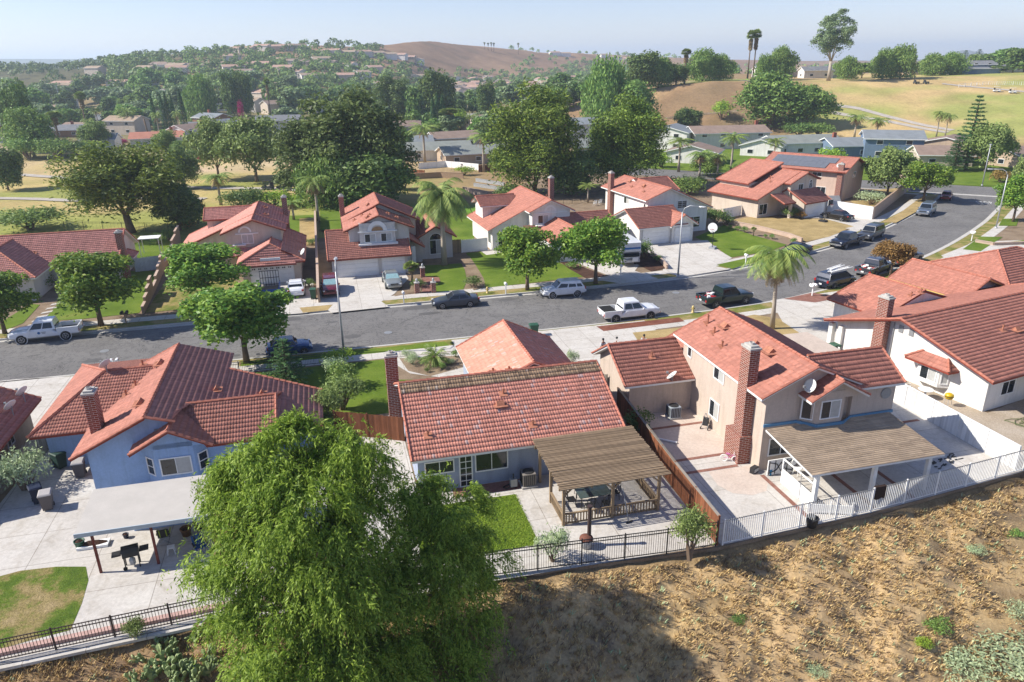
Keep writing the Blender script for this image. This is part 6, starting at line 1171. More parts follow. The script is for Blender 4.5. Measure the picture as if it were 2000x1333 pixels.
# barbecue, chairs, stools, tubs
e=T('barbecue',st(-12.7,-27.35,.02),R(HEAD+10),'black gas barbecue with side shelves under the white patio cover','barbecue'); MB().box((0,0,.82),(.75,.5,.26)).obj('firebox',M['plastic'],e); MB().loft([[(x,y,z) for y,z in((-.26,.96),(-.2,1.14),(.05,1.22),(.24,1.12),(.26,.96))] for x in(-.38,.38)]).obj('lid',M['black'],e)
for s in(-1,1): MB().box((s*.62,0,.9),(.42,.46,.05)).obj('side_shelf',M['black'],e)
for x in(-.32,.32):
    for y in(-.2,.2): MB().box((x,y,.36),(.05,.05,.72)).obj('leg',M['black'],e)
MB().lathe([(.1,.1),(.15,.16),(.15,.42),(.08,.5),(.06,.56)],(.0,0,0),12).obj('gas_bottle',M['galv'],e,True); MB().lathe([(.1,-.03),(.1,.03)],(-.34,-.24,.1),12,0,'Y').obj('wheel',M['rubber'],e)
def fold(p,rz,label,m1,m2):
    e=T('camping_chair',p,rz,label,'chair','folding chairs under the patio cover'); mb=MB().loft([[(x,-.25,.42),(x,.22,.38),(x,.38,.95),(x,.34,.96),(x,.18,.44),(x,-.25,.47)] for x in(-.28,.28)]); mb.obj('sling',m1,e); MB().box((-.16,.27,.7),(.05,.1,.5),0,None,0,-.27).box((.16,.27,.7),(.05,.1,.5),0,None,0,-.27).box((-.31,0,.62),(.07,.5,.03)).box((.31,0,.62),(.07,.5,.03)).obj('armrest',m2,e)
    for a,b in(((-.28,-.25,0),(.28,-.25,.42)),((.28,-.25,0),(-.28,-.25,.42)),((-.28,.28,0),(.28,.28,.5)),((.28,.28,0),(-.28,.28,.5))): MB().tube(a,b,.014).obj('leg',M['grey'],e)
lime=plain('lime_trim',(.3,.4,.03)); fold(st(-11.5,-25.6,.02),R(200),'black and lime folding chair left under the patio cover',M['plastic'],lime); fold(st(-9.7,-25.4,.02),R(120),'black and lime folding chair beside the brown planter',M['plastic'],lime); fold(st(-9.5,-27.2,.02),R(40),'blue folding chair at the right post of the patio cover',plain('chair_blue',(.02,.09,.25)),M['plastic'])
e=T('step_stool',st(-11.,-26.75,.02),R(20),'white plastic step stool on the shaded patio','stool'); MB().box((0,0,.38),(.36,.32,.04)).obj('seat',M['white'],e)
for x in(-.14,.14):
    for y in(-.12,.12): MB().tube((x*1.3,y*1.3,0),(x,y,.37),.03,.03,6).obj('leg',M['white'],e)
def pot(p,r,h,mat,label,soil=True,cat='plant pot'):
    e=T('plant_pot',p,0,label,cat); MB().lathe([(r*.7,0),(r*.95,h*.9),(r,h*.9),(r,h),(r*.88,h),(r*.85,h*.85)],(0,0,0),14).obj('pot',mat,e,True); MB().lathe([(r*.85,h*.8),(r*.5,h*.95),(.02,h*1.15)],(0,0,0),10).obj('contents',M['mulch'],e)
pot(st(-15.75,-24.95,.02),.27,.42,BG,'green bucket of brown debris on the blue house patio'); pot(st(-10.5,-25.3,.02),.3,.45,plain('planter_brown',(.2,.10,.04)),'brown planter between the folding chairs'); pot(st(-13.6,-24.7,.02),.16,.25,BN,'small navy pot by the blue back wall')
e=T('tray',st(-15.1,-25.,.02),R(HEAD),'low white tray of dark soil beside the green bucket','tray'); MB().box((0,0,.08),(1.5,.6,.14)).obj('tray_body',M['white'],e); MB().loft([[(x,y,z) for y,z in((-.22*k,.15),(0,.15+.2*k),(.22*k,.15))] for x,k in((-.6,.4),(-.2,1),(.3,.9),(.65,.4))]).obj('soil',M['mulch'],e)
e=T('window_frame',st(-20.4,-12.2,.02),R(HEAD-75),'white grid window frame leaning on the old board fence','window frame'); mb=MB()
for x in(-.7,-.35,0,.35,.7): mb.bar((x,0,.05),(x,.3,1.1),.05)
for k in(0,.33,.66,1): mb.bar((-.7,.3*k,.05+1.05*k),(.7,.3*k,.05+1.05*k),.05)
mb.obj('frame_bars',M['white'],e)
# patio cover of the beige house
c=st(26.5,-30.3); e=T('patio_cover',c,R(HEAD),'tan shingled patio cover on white posts behind the beige house','patio cover'); q=lambda s,t,z:(s-26.5,t+30.3,z); HH=House('x','x',26.5,-30.3,None,'tan',M['trim'],amp=.004,pu=.9,pv=.16,step=1)
bpy.data.objects.remove(HH.e); HH.e=e; HH.slope([(22.35,-32.4,2.5),(30.9,-32.4,2.5),(30.75,-28.0,3.05),(22.25,-28.0,3.05)],drop=.12)
HH.build()
for s in(23.05,26.75,30.35): MB().box(q(s,-31.95,1.24),(.22,.22,2.46)).obj('post',M['trim'],e)
MB().box(q(26.6,-31.95,2.4),(7.6,.12,.16)).obj('beam',M['trim'],e); mb=MB()
for a,b in(((22.3,-27.66,3.1),(24.5,-27.66,3.1)),((24.5,-27.66,3.1),(25.3,-28.5,3.1)),((25.3,-28.5,3.1),(27.1,-28.5,3.1)),((27.1,-28.5,3.1),(28.,-27.98,3.1)),((28.,-27.98,3.1),(31,-27.98,3.1))): mb.bar(q(*a),q(*b),.07,.18)
mb.obj('flashing',M['flash'],e)
e=T('lattice_panel',st(22.95,-30.5,.02),R(HEAD+90),'white panelled screen below the tan patio cover edge','screen'); MB().box((0,0,.45),(2.9,.06,.9)).obj('panel',M['white'],e); mb=MB(); [mb.box((x,0,1.2),(.08,.08,.7)) for x in(-1.4,1.4)]; mb.box((0,0,1.55),(2.9,.08,.06)).obj('frame',M['white'],e)
e=T('lattice_panel',st(23.6,-32.7,.02),R(HEAD-20),'low white curved panel behind the white iron fence','screen'); mb=MB().box((0,0,.35),(2.4,.05,.5)); mb.obj('panel',M['white'],e); mb=MB(); [mb.box((x,0,.4),(.07,.08,.8)) for x in(-1.15,0,1.15)]; mb.obj('post',M['white'],e)
e=T('gate_panel',st(23.4,-28.25,.02),R(HEAD),'white iron gate panel with curved bars leaning on the beige wall','gate'); MB().box((0,0,.55),(1.75,.07,1.0)).obj('panel',M['trim'],e); mb=MB().path([(-.75,-.06,.2),(-.3,-.06,.35),(0,-.06,.85),(.3,-.06,.35),(.75,-.06,.2)],.03,5).path([(-.75,-.06,.9),(-.3,-.06,.75),(0,-.06,.25),(.3,-.06,.75),(.75,-.06,.9)],.03,5); [mb.bar((x,-.06,.1),(x,-.06,1.),.035) for x in(-.8,-.4,.4,.8)]; mb.obj('ironwork',M['black'],e)
e=T('cool_box',st(22.0,-27.7,.02),R(40),'small black and silver radio box at the beige house corner','box'); MB().box((0,0,.2),(.5,.3,.38)).obj('casing',M['plastic'],e); MB().box((0,-.16,.22),(.42,.02,.22)).obj('front_panel',M['galv'],e)
pot(st(22.75,-28.2,.02),.14,.4,plain('bucket_blue',(.02,.2,.42)),'bright blue bucket beside the gate panel',cat='bucket')
e=T('wire_rack',st(23.3,-30.9,.02),R(HEAD),'thin wire rack standing at the white screen','rack'); mb=MB()
for z in(.3,.8,1.3): mb.bar((-.4,0,z),(.4,.1,z),.02); mb.path([(-.4,-.25,z),(0,-.35,z-.05),(.4,-.25,z)],.012,4)
for x in(-.4,.4): mb.bar((x,0,0),(x,.05,1.6),.025)
mb.obj('wires',M['grey'],e)
e=T('garden_chair',st(24.35,-28.6,.02),R(30),'white metal garden chair under the tan patio cover','chair'); MB().lathe([(.25,.42),(.25,.46)],(0,0,0),12).obj('seat',M['white'],e); MB().lathe([(.25,-.02),(.25,.02)],(0,.28,.78),14,0,'Y').obj('backrest',M['white'],e)
for a in range(4): MB().tube((.25*math.cos(a*1.57+.8),.25*math.sin(a*1.57+.8),0),(.2*math.cos(a*1.57+.8),.2*math.sin(a*1.57+.8),.42),.018).obj('leg',M['white'],e)
def bicycle(p,rz,label,frame,tyre,r=.2,cat='bicycle',lean=0.):
    e=T('bicycle',p,rz,label,cat); e.rotation_euler=(lean,0,rz)
    for x in(-r*1.6,r*1.6):
        mb=MB(); mb.path([(x+r*math.cos(a),0,r+r*math.sin(a)) for a in [k*PI/9 for k in range(19)]],.03,6); w=mb.obj('wheel',tyre,e); sp=MB(); [sp.bar((x,0,r),(x+r*math.cos(k),0,r+r*math.sin(k)),.008) for k in [j*PI/4 for j in range(8)]]; sp.obj('spokes',M['chrome'],w)
    MB().path([(-r*1.6,0,r),(-r*.3,0,r*1.1),(-r*.6,0,r*2.3)],.022,6).path([(-r*.3,0,r*1.1),(r*1.1,0,r*2.4),(r*1.6,0,r)],.022,6).path([(-r*.5,0,r*2.),(r*1.1,0,r*2.3)],.022,6).obj('frame',frame,e); MB().box((-r*.6,0,r*2.45),(r*1.1,.12,.06)).obj('saddle',frame,e); MB().bar((r*1.,-.22,r*2.9),(r*1.,.22,r*2.9),.03).bar((r*1.1,0,r*2.3),(r*1.,0,r*2.9),.03).obj('handlebar',tyre,e)
pinkm=plain('bike_pink',(.5,.16,.33)); bicycle(st(21.25,-26.15,.02),R(-20),"small pink child's bicycle by the brick chimney",pinkm,M['white'],.22); bicycle(lp_(o4,A4,4.2,-1.3,.02),R(30),'grey bicycle leaning by the white house window',M['grey'],M['rubber'],.33)
e=T('stroller',st(22.0,-21.7,.02),R(60),'folded grey pushchair leaning on the beige wall','pushchair'); mb=MB().path([(-.3,-.2,.1),(.1,-.1,.6),(.2,.1,1.0)],.025,6).path([(-.3,.25,.1),(.1,.2,.6),(.2,.15,1.)],.025,6).path([(.35,-.2,.1),(0,-.1,.6),(-.2,.1,.95)],.025,6).path([(.35,.25,.1),(0,.2,.6),(-.2,.15,.95)],.025,6); mb.obj('frame',M['grey'],e); MB().loft([[(x,y,z) for x,z in((-.2,.25),(.2,.3),(.12,.75),(-.1,.7))] for y in(-.15,.2)]).obj('fabric',M['plastic'],e)
for x in(-.3,.35):
    for y in(-.22,.27): MB().lathe([(.09,-.02),(.09,.02)],(x,y,.09),10,0,'Y').obj('wheel',M['rubber'],e)
e=T('storage_bin',st(17.35,-21.9,.02),R(HEAD-5),'teal green storage tub against the redwood fence','storage box'); tl=plain('teal',(.03,.13,.10),.5); MB().loft([[(x*a,y*a,z) for x,y in((-.4,-.3),(.4,-.3),(.4,.3),(-.4,.3))] for a,z in((.9,0),(1,.75))]).obj('tub',tl,e); MB().box((0,0,.79),(.86,.66,.08)).obj('lid',tl,e)
tag(MB().bar((0,0,.08),(1.7,-.9,.08),.12,.08).obj('timber_plank',M['white']),'white plank lying on the courtyard beside the teal tub','plank').location=st(17.7,-21.9,.02)
e=T('towel',fl(26.3,1.56),R(HEAD),'dark brown towel hanging over the white iron fence','towel'); MB().loft([[(x,.06,-.85+.05*math.sin(x*9)),(x,.06,0),(x,-.06,0),(x,-.06,-.75+.06*math.sin(x*11)),(x,-.085,-.75+.06*math.sin(x*11)),(x,-.085,.03),(x,.085,.03),(x,.085,-.85+.05*math.sin(x*9))] for x in(-.34,-.17,0,.17,.34)]).obj('cloth',plain('towel_brown',(.035,.02,.015),.95),e)
e=T('potted_drum',st(22.,-33.35,-.02),0,'black round tub behind the white iron fence','tub'); MB().lathe([(.25,0),(.33,.5),(.33,.58),(.27,.58),(.25,.3)],(0,0,0),14).obj('drum',M['plastic'],e,True)
e=T('junk_cart',st(33.2,-23.5,.02),R(50),'cream cart piled with blue and dark junk beside the white fence','cart'); MB().box((0,0,.55),(1.2,.8,.5)).obj('tray',plain('cart_cream',(.5,.46,.38)),e); MB().box((.1,0,.88),(.8,.5,.25),.3,0,.2).box((-.2,.1,1.0),(.5,.5,.2),.8,1,-.2).obj('load',[plain('tarp_blue',(.03,.1,.2)),M['plastic']],e)
for x in(-.4,.4): MB().lathe([(.2,-.04),(.2,.04)],(x,-.42,.2),12,0,'Y').obj('wheel',M['rubber'],e)
e=T('debris_stick',st(34.,-29.7,.03),R(30),'dark scattered leaf litter on the beige house patio','litter'); mb=MB(); rr=random.Random(2); [mb.box((rr.uniform(-1.2,1.2),rr.uniform(-.35,.35),.03),(rr.uniform(.1,.5),rr.uniform(.03,.09),.04),rr.uniform(-.5,.5)) for i in range(26)]; mb.obj('scraps',M['plastic'],e)
# white house side yard
e=T('kettle_barbecue',lp_(o4,A4,-1.3,1.7,.02),0,'yellow kettle barbecue on thin legs beside the white wall','barbecue'); yl=plain('kettle_yellow',(.55,.36,.01),.35,.5); MB().lathe([(.06,.5),(.22,.56),(.3,.72),(.3,.76)],(0,0,0),16).obj('bowl',yl,e,True); MB().lathe([(.31,.77),(.28,.9),(.15,.98),(.03,1.0)],(0,0,0),16).obj('lid',yl,e,True); MB().lathe([(.31,.74),(.31,.78)],(0,0,0),16).obj('rim',M['plastic'],e)
for a in(0,2.1,4.2): MB().tube((.32*math.cos(a),.32*math.sin(a),0),(.15*math.cos(a),.15*math.sin(a),.6),.016).obj('leg',M['galv'],e)
def wchair(p,rz,label):
    e=T('plastic_chair',p,rz,label,'chair','white plastic chairs beside the white house'); MB().box((0,0,.42),(.48,.46,.04)).obj('seat',M['white'],e); mb=MB(); [mb.box((x,.25,.7),(.06,.03,.52),0,None,0,-.15) for x in(-.2,-.07,.07,.2)]; mb.box((0,.29,.93),(.5,.04,.12)).obj('backrest',M['white'],e); MB().box((-.26,0,.64),(.05,.46,.03)).box((.26,0,.64),(.05,.46,.03)).obj('armrest',M['white'],e)
    for x in(-.23,.23):
        for y in(-.2,.2): MB().tube((x*1.1,y*1.15,0),(x,y,.42),.022).obj('leg',M['white'],e)
wchair(lp_(o4,A4,-1.9,4.6,.02),R(60),'white plastic chair below the small tiled bay'); wchair(lp_(o4,A4,-1.6,5.6,.02),R(20),'white plastic chair between the bay and the brown stool'); wchair(lp_(o4,A4,-.9,11.9,.02),R(120),'white plastic chair by the dark green bin'); wchair(lp_(o4,A4,-1.3,13.2,.02),R(70),'white plastic chair at the porch post of the white house')
e=T('garden_table',lp_(o4,A4,-1.6,3.3,.02),0,'round white plastic table beside the white wall','table'); MB().lathe([(.5,.68),(.52,.7),(.5,.72)],(0,0,0),20).obj('tabletop',M['white'],e); MB().lathe([(.25,0),(.08,.1),(.07,.68)],(0,0,0),10).obj('leg',M['white'],e,True)
e=T('stool',lp_(o4,A4,-1.5,6.9,.02),.4,'brown wooden stool next to the white plastic chairs','stool'); MB().box((0,0,.5),(.55,.4,.05)).obj('seat',M['oldwood'],e); [MB().tube((x,y,0),(x*.8,y*.8,.5),.025).obj('leg',M['oldwood'],e) for x in(-.22,.22) for y in(-.15,.15)]
e=T('garden_hose',lp_(o4,A4,1.2,-2.6,.05),0,'green garden hose lying in loops on the sandy yard','hose'); rr=random.Random(9); MB().path([(1.6*math.sin(k*.55)+.25*math.cos(k*1.7)+k*.03,.7*math.cos(k*.55)+.3*math.sin(k*.9),.02+.01*(k%3)) for k in range(46)],.022,5).obj('hose_coil',plain('hose_green',(.12,.15,.05)),e)
for k,(s,t,l) in enumerate(((3.4,-1.6,'dark mower part lying by the white house window'),(5.,-1.4,'black round grill part near the patio door'))):
    e=T('mower',lp_(o4,A4,s,t,.02),k,l,'machine'); MB().box((0,0,.25),(.7,.5,.2)).lathe([(.16,.35),(.14,.5),(.03,.55)],(0,0,0),12).obj('deck',M['plastic'],e); MB().path([(-.3,-.2,.3),(-.9,-.2,.9),(-.9,.2,.9),(-.3,.2,.3)],.02,6).obj('handle',M['grey'],e)
    for x in(-.28,.28):
        for y in(-.28,.28): MB().lathe([(.13,-.03),(.13,.03)],(x,y,.13),12,0,'Y').obj('wheel',M['rubber'],e)
# back yards across the street
e=T('patio_shelter',gp(298,497),R(14),'small white patio shelter right of the long bungalow','shelter'); MB().box((0,0,2.3),(2.6,2.,.08)).obj('roof_panel',M['white'],e); [MB().box((x,y,1.15),(.08,.08,2.3)).obj('post',M['white'],e) for x in(-1.2,1.2) for y in(-.9,.9)]
for px,py,l in((1162,402,'white garden chair on the deck left of the brick chimney'),(1172,400,'second white garden chair on the deck left of the brick chimney')): wchair(gp(px,py,.03),R(200),l)
tag(MB().lathe([(.9,0),(.9,.22),(.8,.22),(.8,.05)],(0,0,.03),20).obj('paddling_pool',plain('pool_green',(.05,.25,.2))),'green paddling pool on the back lawn','pool').location=gp(1160,417,.0)
tag(MB().loft([[(x,-1.3,.02),(x,1.3,.02),(x,.0,1.1)] for x in(-2.,2.)]).obj('shed_roof',M['grey']),'grey tent roof behind the white side wall','shed').location=gp(1615,395)
# people on the driveway
def person(p,rz,label,shirt,pants,h=1.72):
    e=T('person',p,rz,label,'person'); k=h/1.75; skin=plain('skin',(.36,.20,.13),.6); V=[(0,0,.95),(0,0,1.12),(0,0,1.38),(0,0,1.5),(0,.01,1.6),(0,.0,1.72),(.1,0,.9),(.11,.02,.5),(.11,-.02,.08),(.11,.12,.04),(-.1,0,.9),(-.11,.02,.5),(-.11,-.02,.08),(-.11,.12,.04),(.18,0,1.42),(.24,.02,1.14),(.22,.14,.92),(-.18,0,1.42),(-.24,.02,1.14),(-.22,.14,.92),(.22,.18,.85),(-.22,.18,.85)]
    E_=[(0,1),(1,2),(2,3),(3,4),(4,5),(0,6),(6,7),(7,8),(8,9),(0,10),(10,11),(11,12),(12,13),(2,14),(14,15),(15,16),(2,17),(17,18),(18,19),(16,20),(19,21)]; rad=[.14,.13,.16,.06,.085,.08,.09,.06,.04,.035,.09,.06,.04,.035,.06,.045,.035,.06,.045,.035,.03,.03]
    def sk(ids,nm,mat,gr=1.):
        mp={i:j for j,i in enumerate(ids)}; me=bpy.data.meshes.new(nm); me.from_pydata([tuple(c*k for c in V[i]) for i in ids],[(mp[a],mp[b]) for a,b in E_ if a in mp and b in mp],[]); o=bpy.data.objects.new(nm,me); COL.objects.link(o); o.parent=e; me.materials.append(mat); m=o.modifiers.new('skin','SKIN'); o.modifiers.new('sub','SUBSURF').levels=1; o.modifiers['sub'].render_levels=1
        if not me.skin_vertices: me.skin_vertices.new()
        for j,i in enumerate(ids): me.skin_vertices[0].data[j].radius=(rad[i]*gr*k,rad[i]*gr*k*.85)
        me.skin_vertices[0].data[0].use_root=True; return o
    sk(list(range(22)),'body',skin); sk([1,2,14,15,17,18],'shirt',shirt,1.13); sk([0,6,7,8,10,11,12],'trousers',pants,1.15); MB().lathe([(.03,1.84),(.075,1.82),(.098,1.76),(.1,1.69),(.06,1.66)],(0,-.015,-.03),10).obj('hair',M['plastic'],e,True)
wh=plain('shirt_white',(.6,.62,.66)); dkp=plain('trousers_dark',(.03,.03,.04)); person(gp(1177,700,.03),R(200),'person in a white shirt standing behind the courtyard wing roof',wh,dkp); person(gp(1256,692,.03),R(160),'person in a white shirt nearest the two-storey gable',wh,dkp,1.78); person(gp(1203,697,.03),R(90),'dark haired person between the two white-shirted people',plain('shirt_dark',(.06,.05,.06)),dkp,1.5)
e=T('folding_table',gp(1196,694,.03),R(10),'white folding table between the people on the driveway','table'); MB().box((0,0,.72),(1.6,.7,.05)).obj('tabletop',M['white'],e); [MB().tube((x,y,0),(x,y,.7),.02).obj('leg',M['grey'],e) for x in(-.7,.7) for y in(-.28,.28)]
# ---------------------------------------------------------------- trees and plants where they stand
def camw(p): return float(np.dot(np.array([p[0],p[1],p[2]-CAM_H]),_fw))
def tr(kind,px,base,top,wpx,label=None,cat='tree',group=None,dist=None,lot=False,kt=1.,name=None,rz=None):
    """base: picture row of the foot (or dist metres ahead), top: row its top reaches, wpx: width in the picture"""
    if dist: x,y=far(px,dist); p=Vector((x,y,gz(x,y)))
    else: p=gp(px,base,.0) if lot else vgp(px,base)
    h=rise(p,top)*kt; w=wpx*camw(p)/F_PX
    return plant(kind,p,max(h,.3),w,rz,label,cat,group,name)
PROT['orange']=(broad('street_tree',13,5,5,9000,.23,28,'rust',bottom=.42,fine=.19,trunk=.024,asp=.6),5,5); norm()
G1='round street trees along the kerbs'
for a in ((198,636,500,150,'round street tree right of the white pickup on the left'),(10,652,536,120,'round street tree cut by the left picture edge'),(402,590,483,152,'round yellowing street tree in front of the blue trailer'),(482,709,560,182,'large round street tree on the near kerb beside the blue house'),(1030,567,447,116,'round street tree left of the white compact suv'),(1163,554,427,126,'round street tree in front of the camper'),(1803,393,318,88,'dense round tree on the dry verge at the bend'),(1978,434,345,72,'round street tree under the right-hand curved lamp')):
    tr('street' if a[0]%2 else 'street2',*a,group=G1,lot=True)
tr('orange',1738,543,474,72,'orange leaved street tree beside the dark grey pickup',lot=True,rz=1.)
tr('broad3',1732,384,290,98,'grey green drooping tree inside the corner block wall',lot=True)
GP='palms'
tr('queen',868,518,382,150,'large queen palm with a full crown before the arched-gable house',lot=True,rz=.5); tr('queen2',1508,643,500,135,'tall queen palm with hanging dry fronds on the dry front lawn',lot=True,rz=2.2)
tr('palmd',622,432,352,85,'shaggy palm with a skirt of dead fronds behind the block wall',lot=True); tr('palmd',574,430,395,70,'short shaggy palm left of the taller shaggy palm',lot=True); tr('fans',805,556,512,34,'little fan palm beside the garage of the arched-gable house',lot=True); tr('palmf',1148,396,362,52,'slim light green palm behind the round street trees',lot=True); tr('fans',1832,541,516,30,'small fan palm right of the orange street tree',lot=True); tr('sagop',1892,541,512,40,'low spiky palm on the corner lawn',lot=True,cat='palm'); tr('sagop',850,714,672,64,'dark sago palm in the gravel planting bed',lot=True,cat='palm')
# along the links behind the far row
L_=[('pine2',258,458,285,215,'big spreading pine between fairway and bungalow'),('broad2',17,373,290,60,'tree on the fairway cut by the left picture edge'),('bigbush',62,450,405,140,'broad green shrub behind the bungalow ridge'),('broad2',352,452,362,95,'dark glossy tree between bungalow and catslide house'),('rustb',366,448,430,40,'rusty shrub below the dark glossy tree'),('rustb',388,440,388,34,'yellow rusty upright shrub beside the catslide roof'),('tall',363,370,292,62,'slim open pine on the dry fairway edge'),
('broad3',428,352,232,98,'olive green tree left of the leaning pale-trunked tree'),('broad3',502,356,230,128,'rounded tree with pale leaning trunk by the golf carts'),('palmd',432,402,345,80,'shaggy palm among shrubs behind the catslide house'),('bigdark',480,412,368,90,'dark shrub behind the catslide dormer'),('bushb',540,408,372,80,'bright shrub below the golf carts'),('bushb',585,402,378,60,'bright shrub left of the shaggy palms'),('bigdark',645,404,365,70,'dark shrub right of the shaggy palms'),
('tall',612,392,238,130,'left eucalyptus of the big central clump'),('tall',690,396,182,170,'tallest eucalyptus of the big central clump'),('tall',742,400,214,130,'right eucalyptus of the big central clump'),('weep',655,408,300,130,'lower weeping tree in front of the central clump'),('broad2',722,408,292,140,'dark lower tree in front of the central clump'),
('pine',1045,383,172,172,'great rounded pine behind the white catslide house'),('pine',1218,372,192,150,'second rounded pine right of the great pine'),('broad2',1110,385,300,90,'dark tree skirt between the two rounded pines'),('palmd',1205,372,330,70,'shaggy palm under the second rounded pine'),
('palmf',830,322,250,78,'feather palm behind the large queen palm'),('palmf',945,338,265,72,'feather palm in front of the grey roofed bungalow'),('fan',878,272,212,40,'tall fan palm beside the tan gable'),('palmf',918,270,228,44,'feather palm behind the grey bungalow'),('palmf',1325,338,275,72,'green feather palm left of the brown roofed house'),('palmf',1427,338,268,68,'bright feather palm before the brick gable chimney'),('palmd',1365,355,300,70,'shaggy palm cluster behind the white double garage'),('palmd',1400,352,305,60,'second shaggy palm of the cluster behind the white double garage'),('palmf',1508,338,276,50,'feather palm before the sage green roof'),('bushb',1618,322,288,52,'bright banana-leaved shrub behind the solar roof'),
('broad1',1503,256,143,118,'big round tree on the brown bluff'),('broad1',1578,252,168,88,'grey green round tree right of the big bluff tree'),('broad2',1345,258,212,46,'small dark tree at the foot of the bluff'),('bushb',1408,240,196,42,'small yellowish tree on the bluff face'),
('palmd',1668,272,228,56,'shaggy palm behind the blue gabled house'),('palmd',1710,276,234,58,'second shaggy palm behind the blue gabled house'),('palmd',1828,270,222,40,'leaning shaggy palm at the upper fairway path'),('palmd',1845,270,226,40,'right shaggy palm at the upper fairway path'),('conifer',1885,335,188,66,'tall tiered star pine on the right'),('broad3',1922,340,243,86,'broad olive tree beside the star pine'),('conifer',1862,338,268,50,'low dark conifer left of the star pine'),('rustb',1953,362,332,36,'rusty round bush on the junction lawn'),('broad3',2003,402,300,70,'olive tree on the junction lawn at the picture edge')]
for a in L_: tr(*a)
for a in (('bigdark',1300,378,345,60,'dark shrub left of the shaggy palm cluster'),('bigbush',1345,385,345,70,'green shrub before the shaggy palm cluster'),('bigdark',1420,372,335,50,'dark shrub behind the cream stepped roofs'),('bushb',1290,330,300,40,'bright shrub beside the white gabled estate house'),('bigdark',1000,398,362,70,'dark shrub left of the great pine foot'),('bigbush',790,372,335,60,'shrub under the dark board fence'),('bushb',905,345,325,40,'bright shrub below the brown bungalow'),('bigdark',760,392,350,70,'dark shrub right of the eucalyptus clump'),('bigbush',1450,345,318,46,'shrub between the estate palms'),('bigdark',1255,395,360,60,'dark shrub under the second rounded pine'),('broad1',1380,345,300,56,'round tree among the shaggy palms'),('bushb',1365,372,345,40,'bright shrub at the foot of the shaggy palms'),('bigbush',1600,268,240,60,'low shrub at the foot of the grey green round tree'),('bigbush',1750,300,286,40,'low shrub behind the blue gabled house'),('bigdark',1560,268,240,60,'dark shrub under the big bluff tree')): tr(*a)
# hill crest
for a in (('weep',1190,None,118,98,'wide weeping tree at the left end of the hill crest',262),('broad2',1258,None,103,66,'dark umbrella shaped tree on the hill crest',300),('weep',1288,None,112,60,'weeping tree left of the lone fan palm',302),('broad2',1322,None,125,44,'small dark tree at the foot of the lone fan palm',303),('broad1',1238,None,160,82,'bright green tree below the dark umbrella tree',258),('weep',1372,None,98,62,'weeping tree right of the lone fan palm',312),('weep',1405,None,108,56,'second weeping tree right of the lone fan palm',316),('fan',1338,None,96,22,'lone fan palm on the hill crest',304),('fan',1459,None,60,20,'left palm of the tall hilltop pair',315),('fan',1469,None,58,20,'right palm of the tall hilltop pair',316),('weep',1492,None,108,40,'small weeping tree right of the hilltop palm pair',330),('weep',1522,None,93,56,'rounded weeping tree before the hilltop houses',332),
 ('euc',1615,None,20,72,'very tall airy eucalyptus on the hill crest',312),('weep',1650,None,112,50,'bright weeping tree beside the tall eucalyptus',330),('weep',1718,None,97,52,'left weeping tree of the hilltop clump',318),('weep',1752,None,90,60,'right weeping tree of the hilltop clump',318),('weep',1812,None,106,56,'weeping tree above the dark golf carts',340),('weep',1848,None,104,58,'weeping tree before the blue clubhouse',342),('far1',1680,None,124,40,'low round tree in the hilltop gap',345),('conifer',1876,None,99,26,'left blue pine behind the clubhouse',430),('conifer',1902,None,97,32,'right blue pine behind the clubhouse',430),('far1',1960,None,96,90,'large rounded tree on the skyline at the right edge',400),('far2',1925,None,108,50,'dark rounded tree on the skyline near the right edge',395),('far1',1990,None,112,60,'rounded tree above the white rail fence at the right edge',345),('far2',1940,None,128,46,'dark tree behind the white rail fence',345)):
    tr(a[0],a[1],0,a[3],a[4],a[5],dist=a[6])
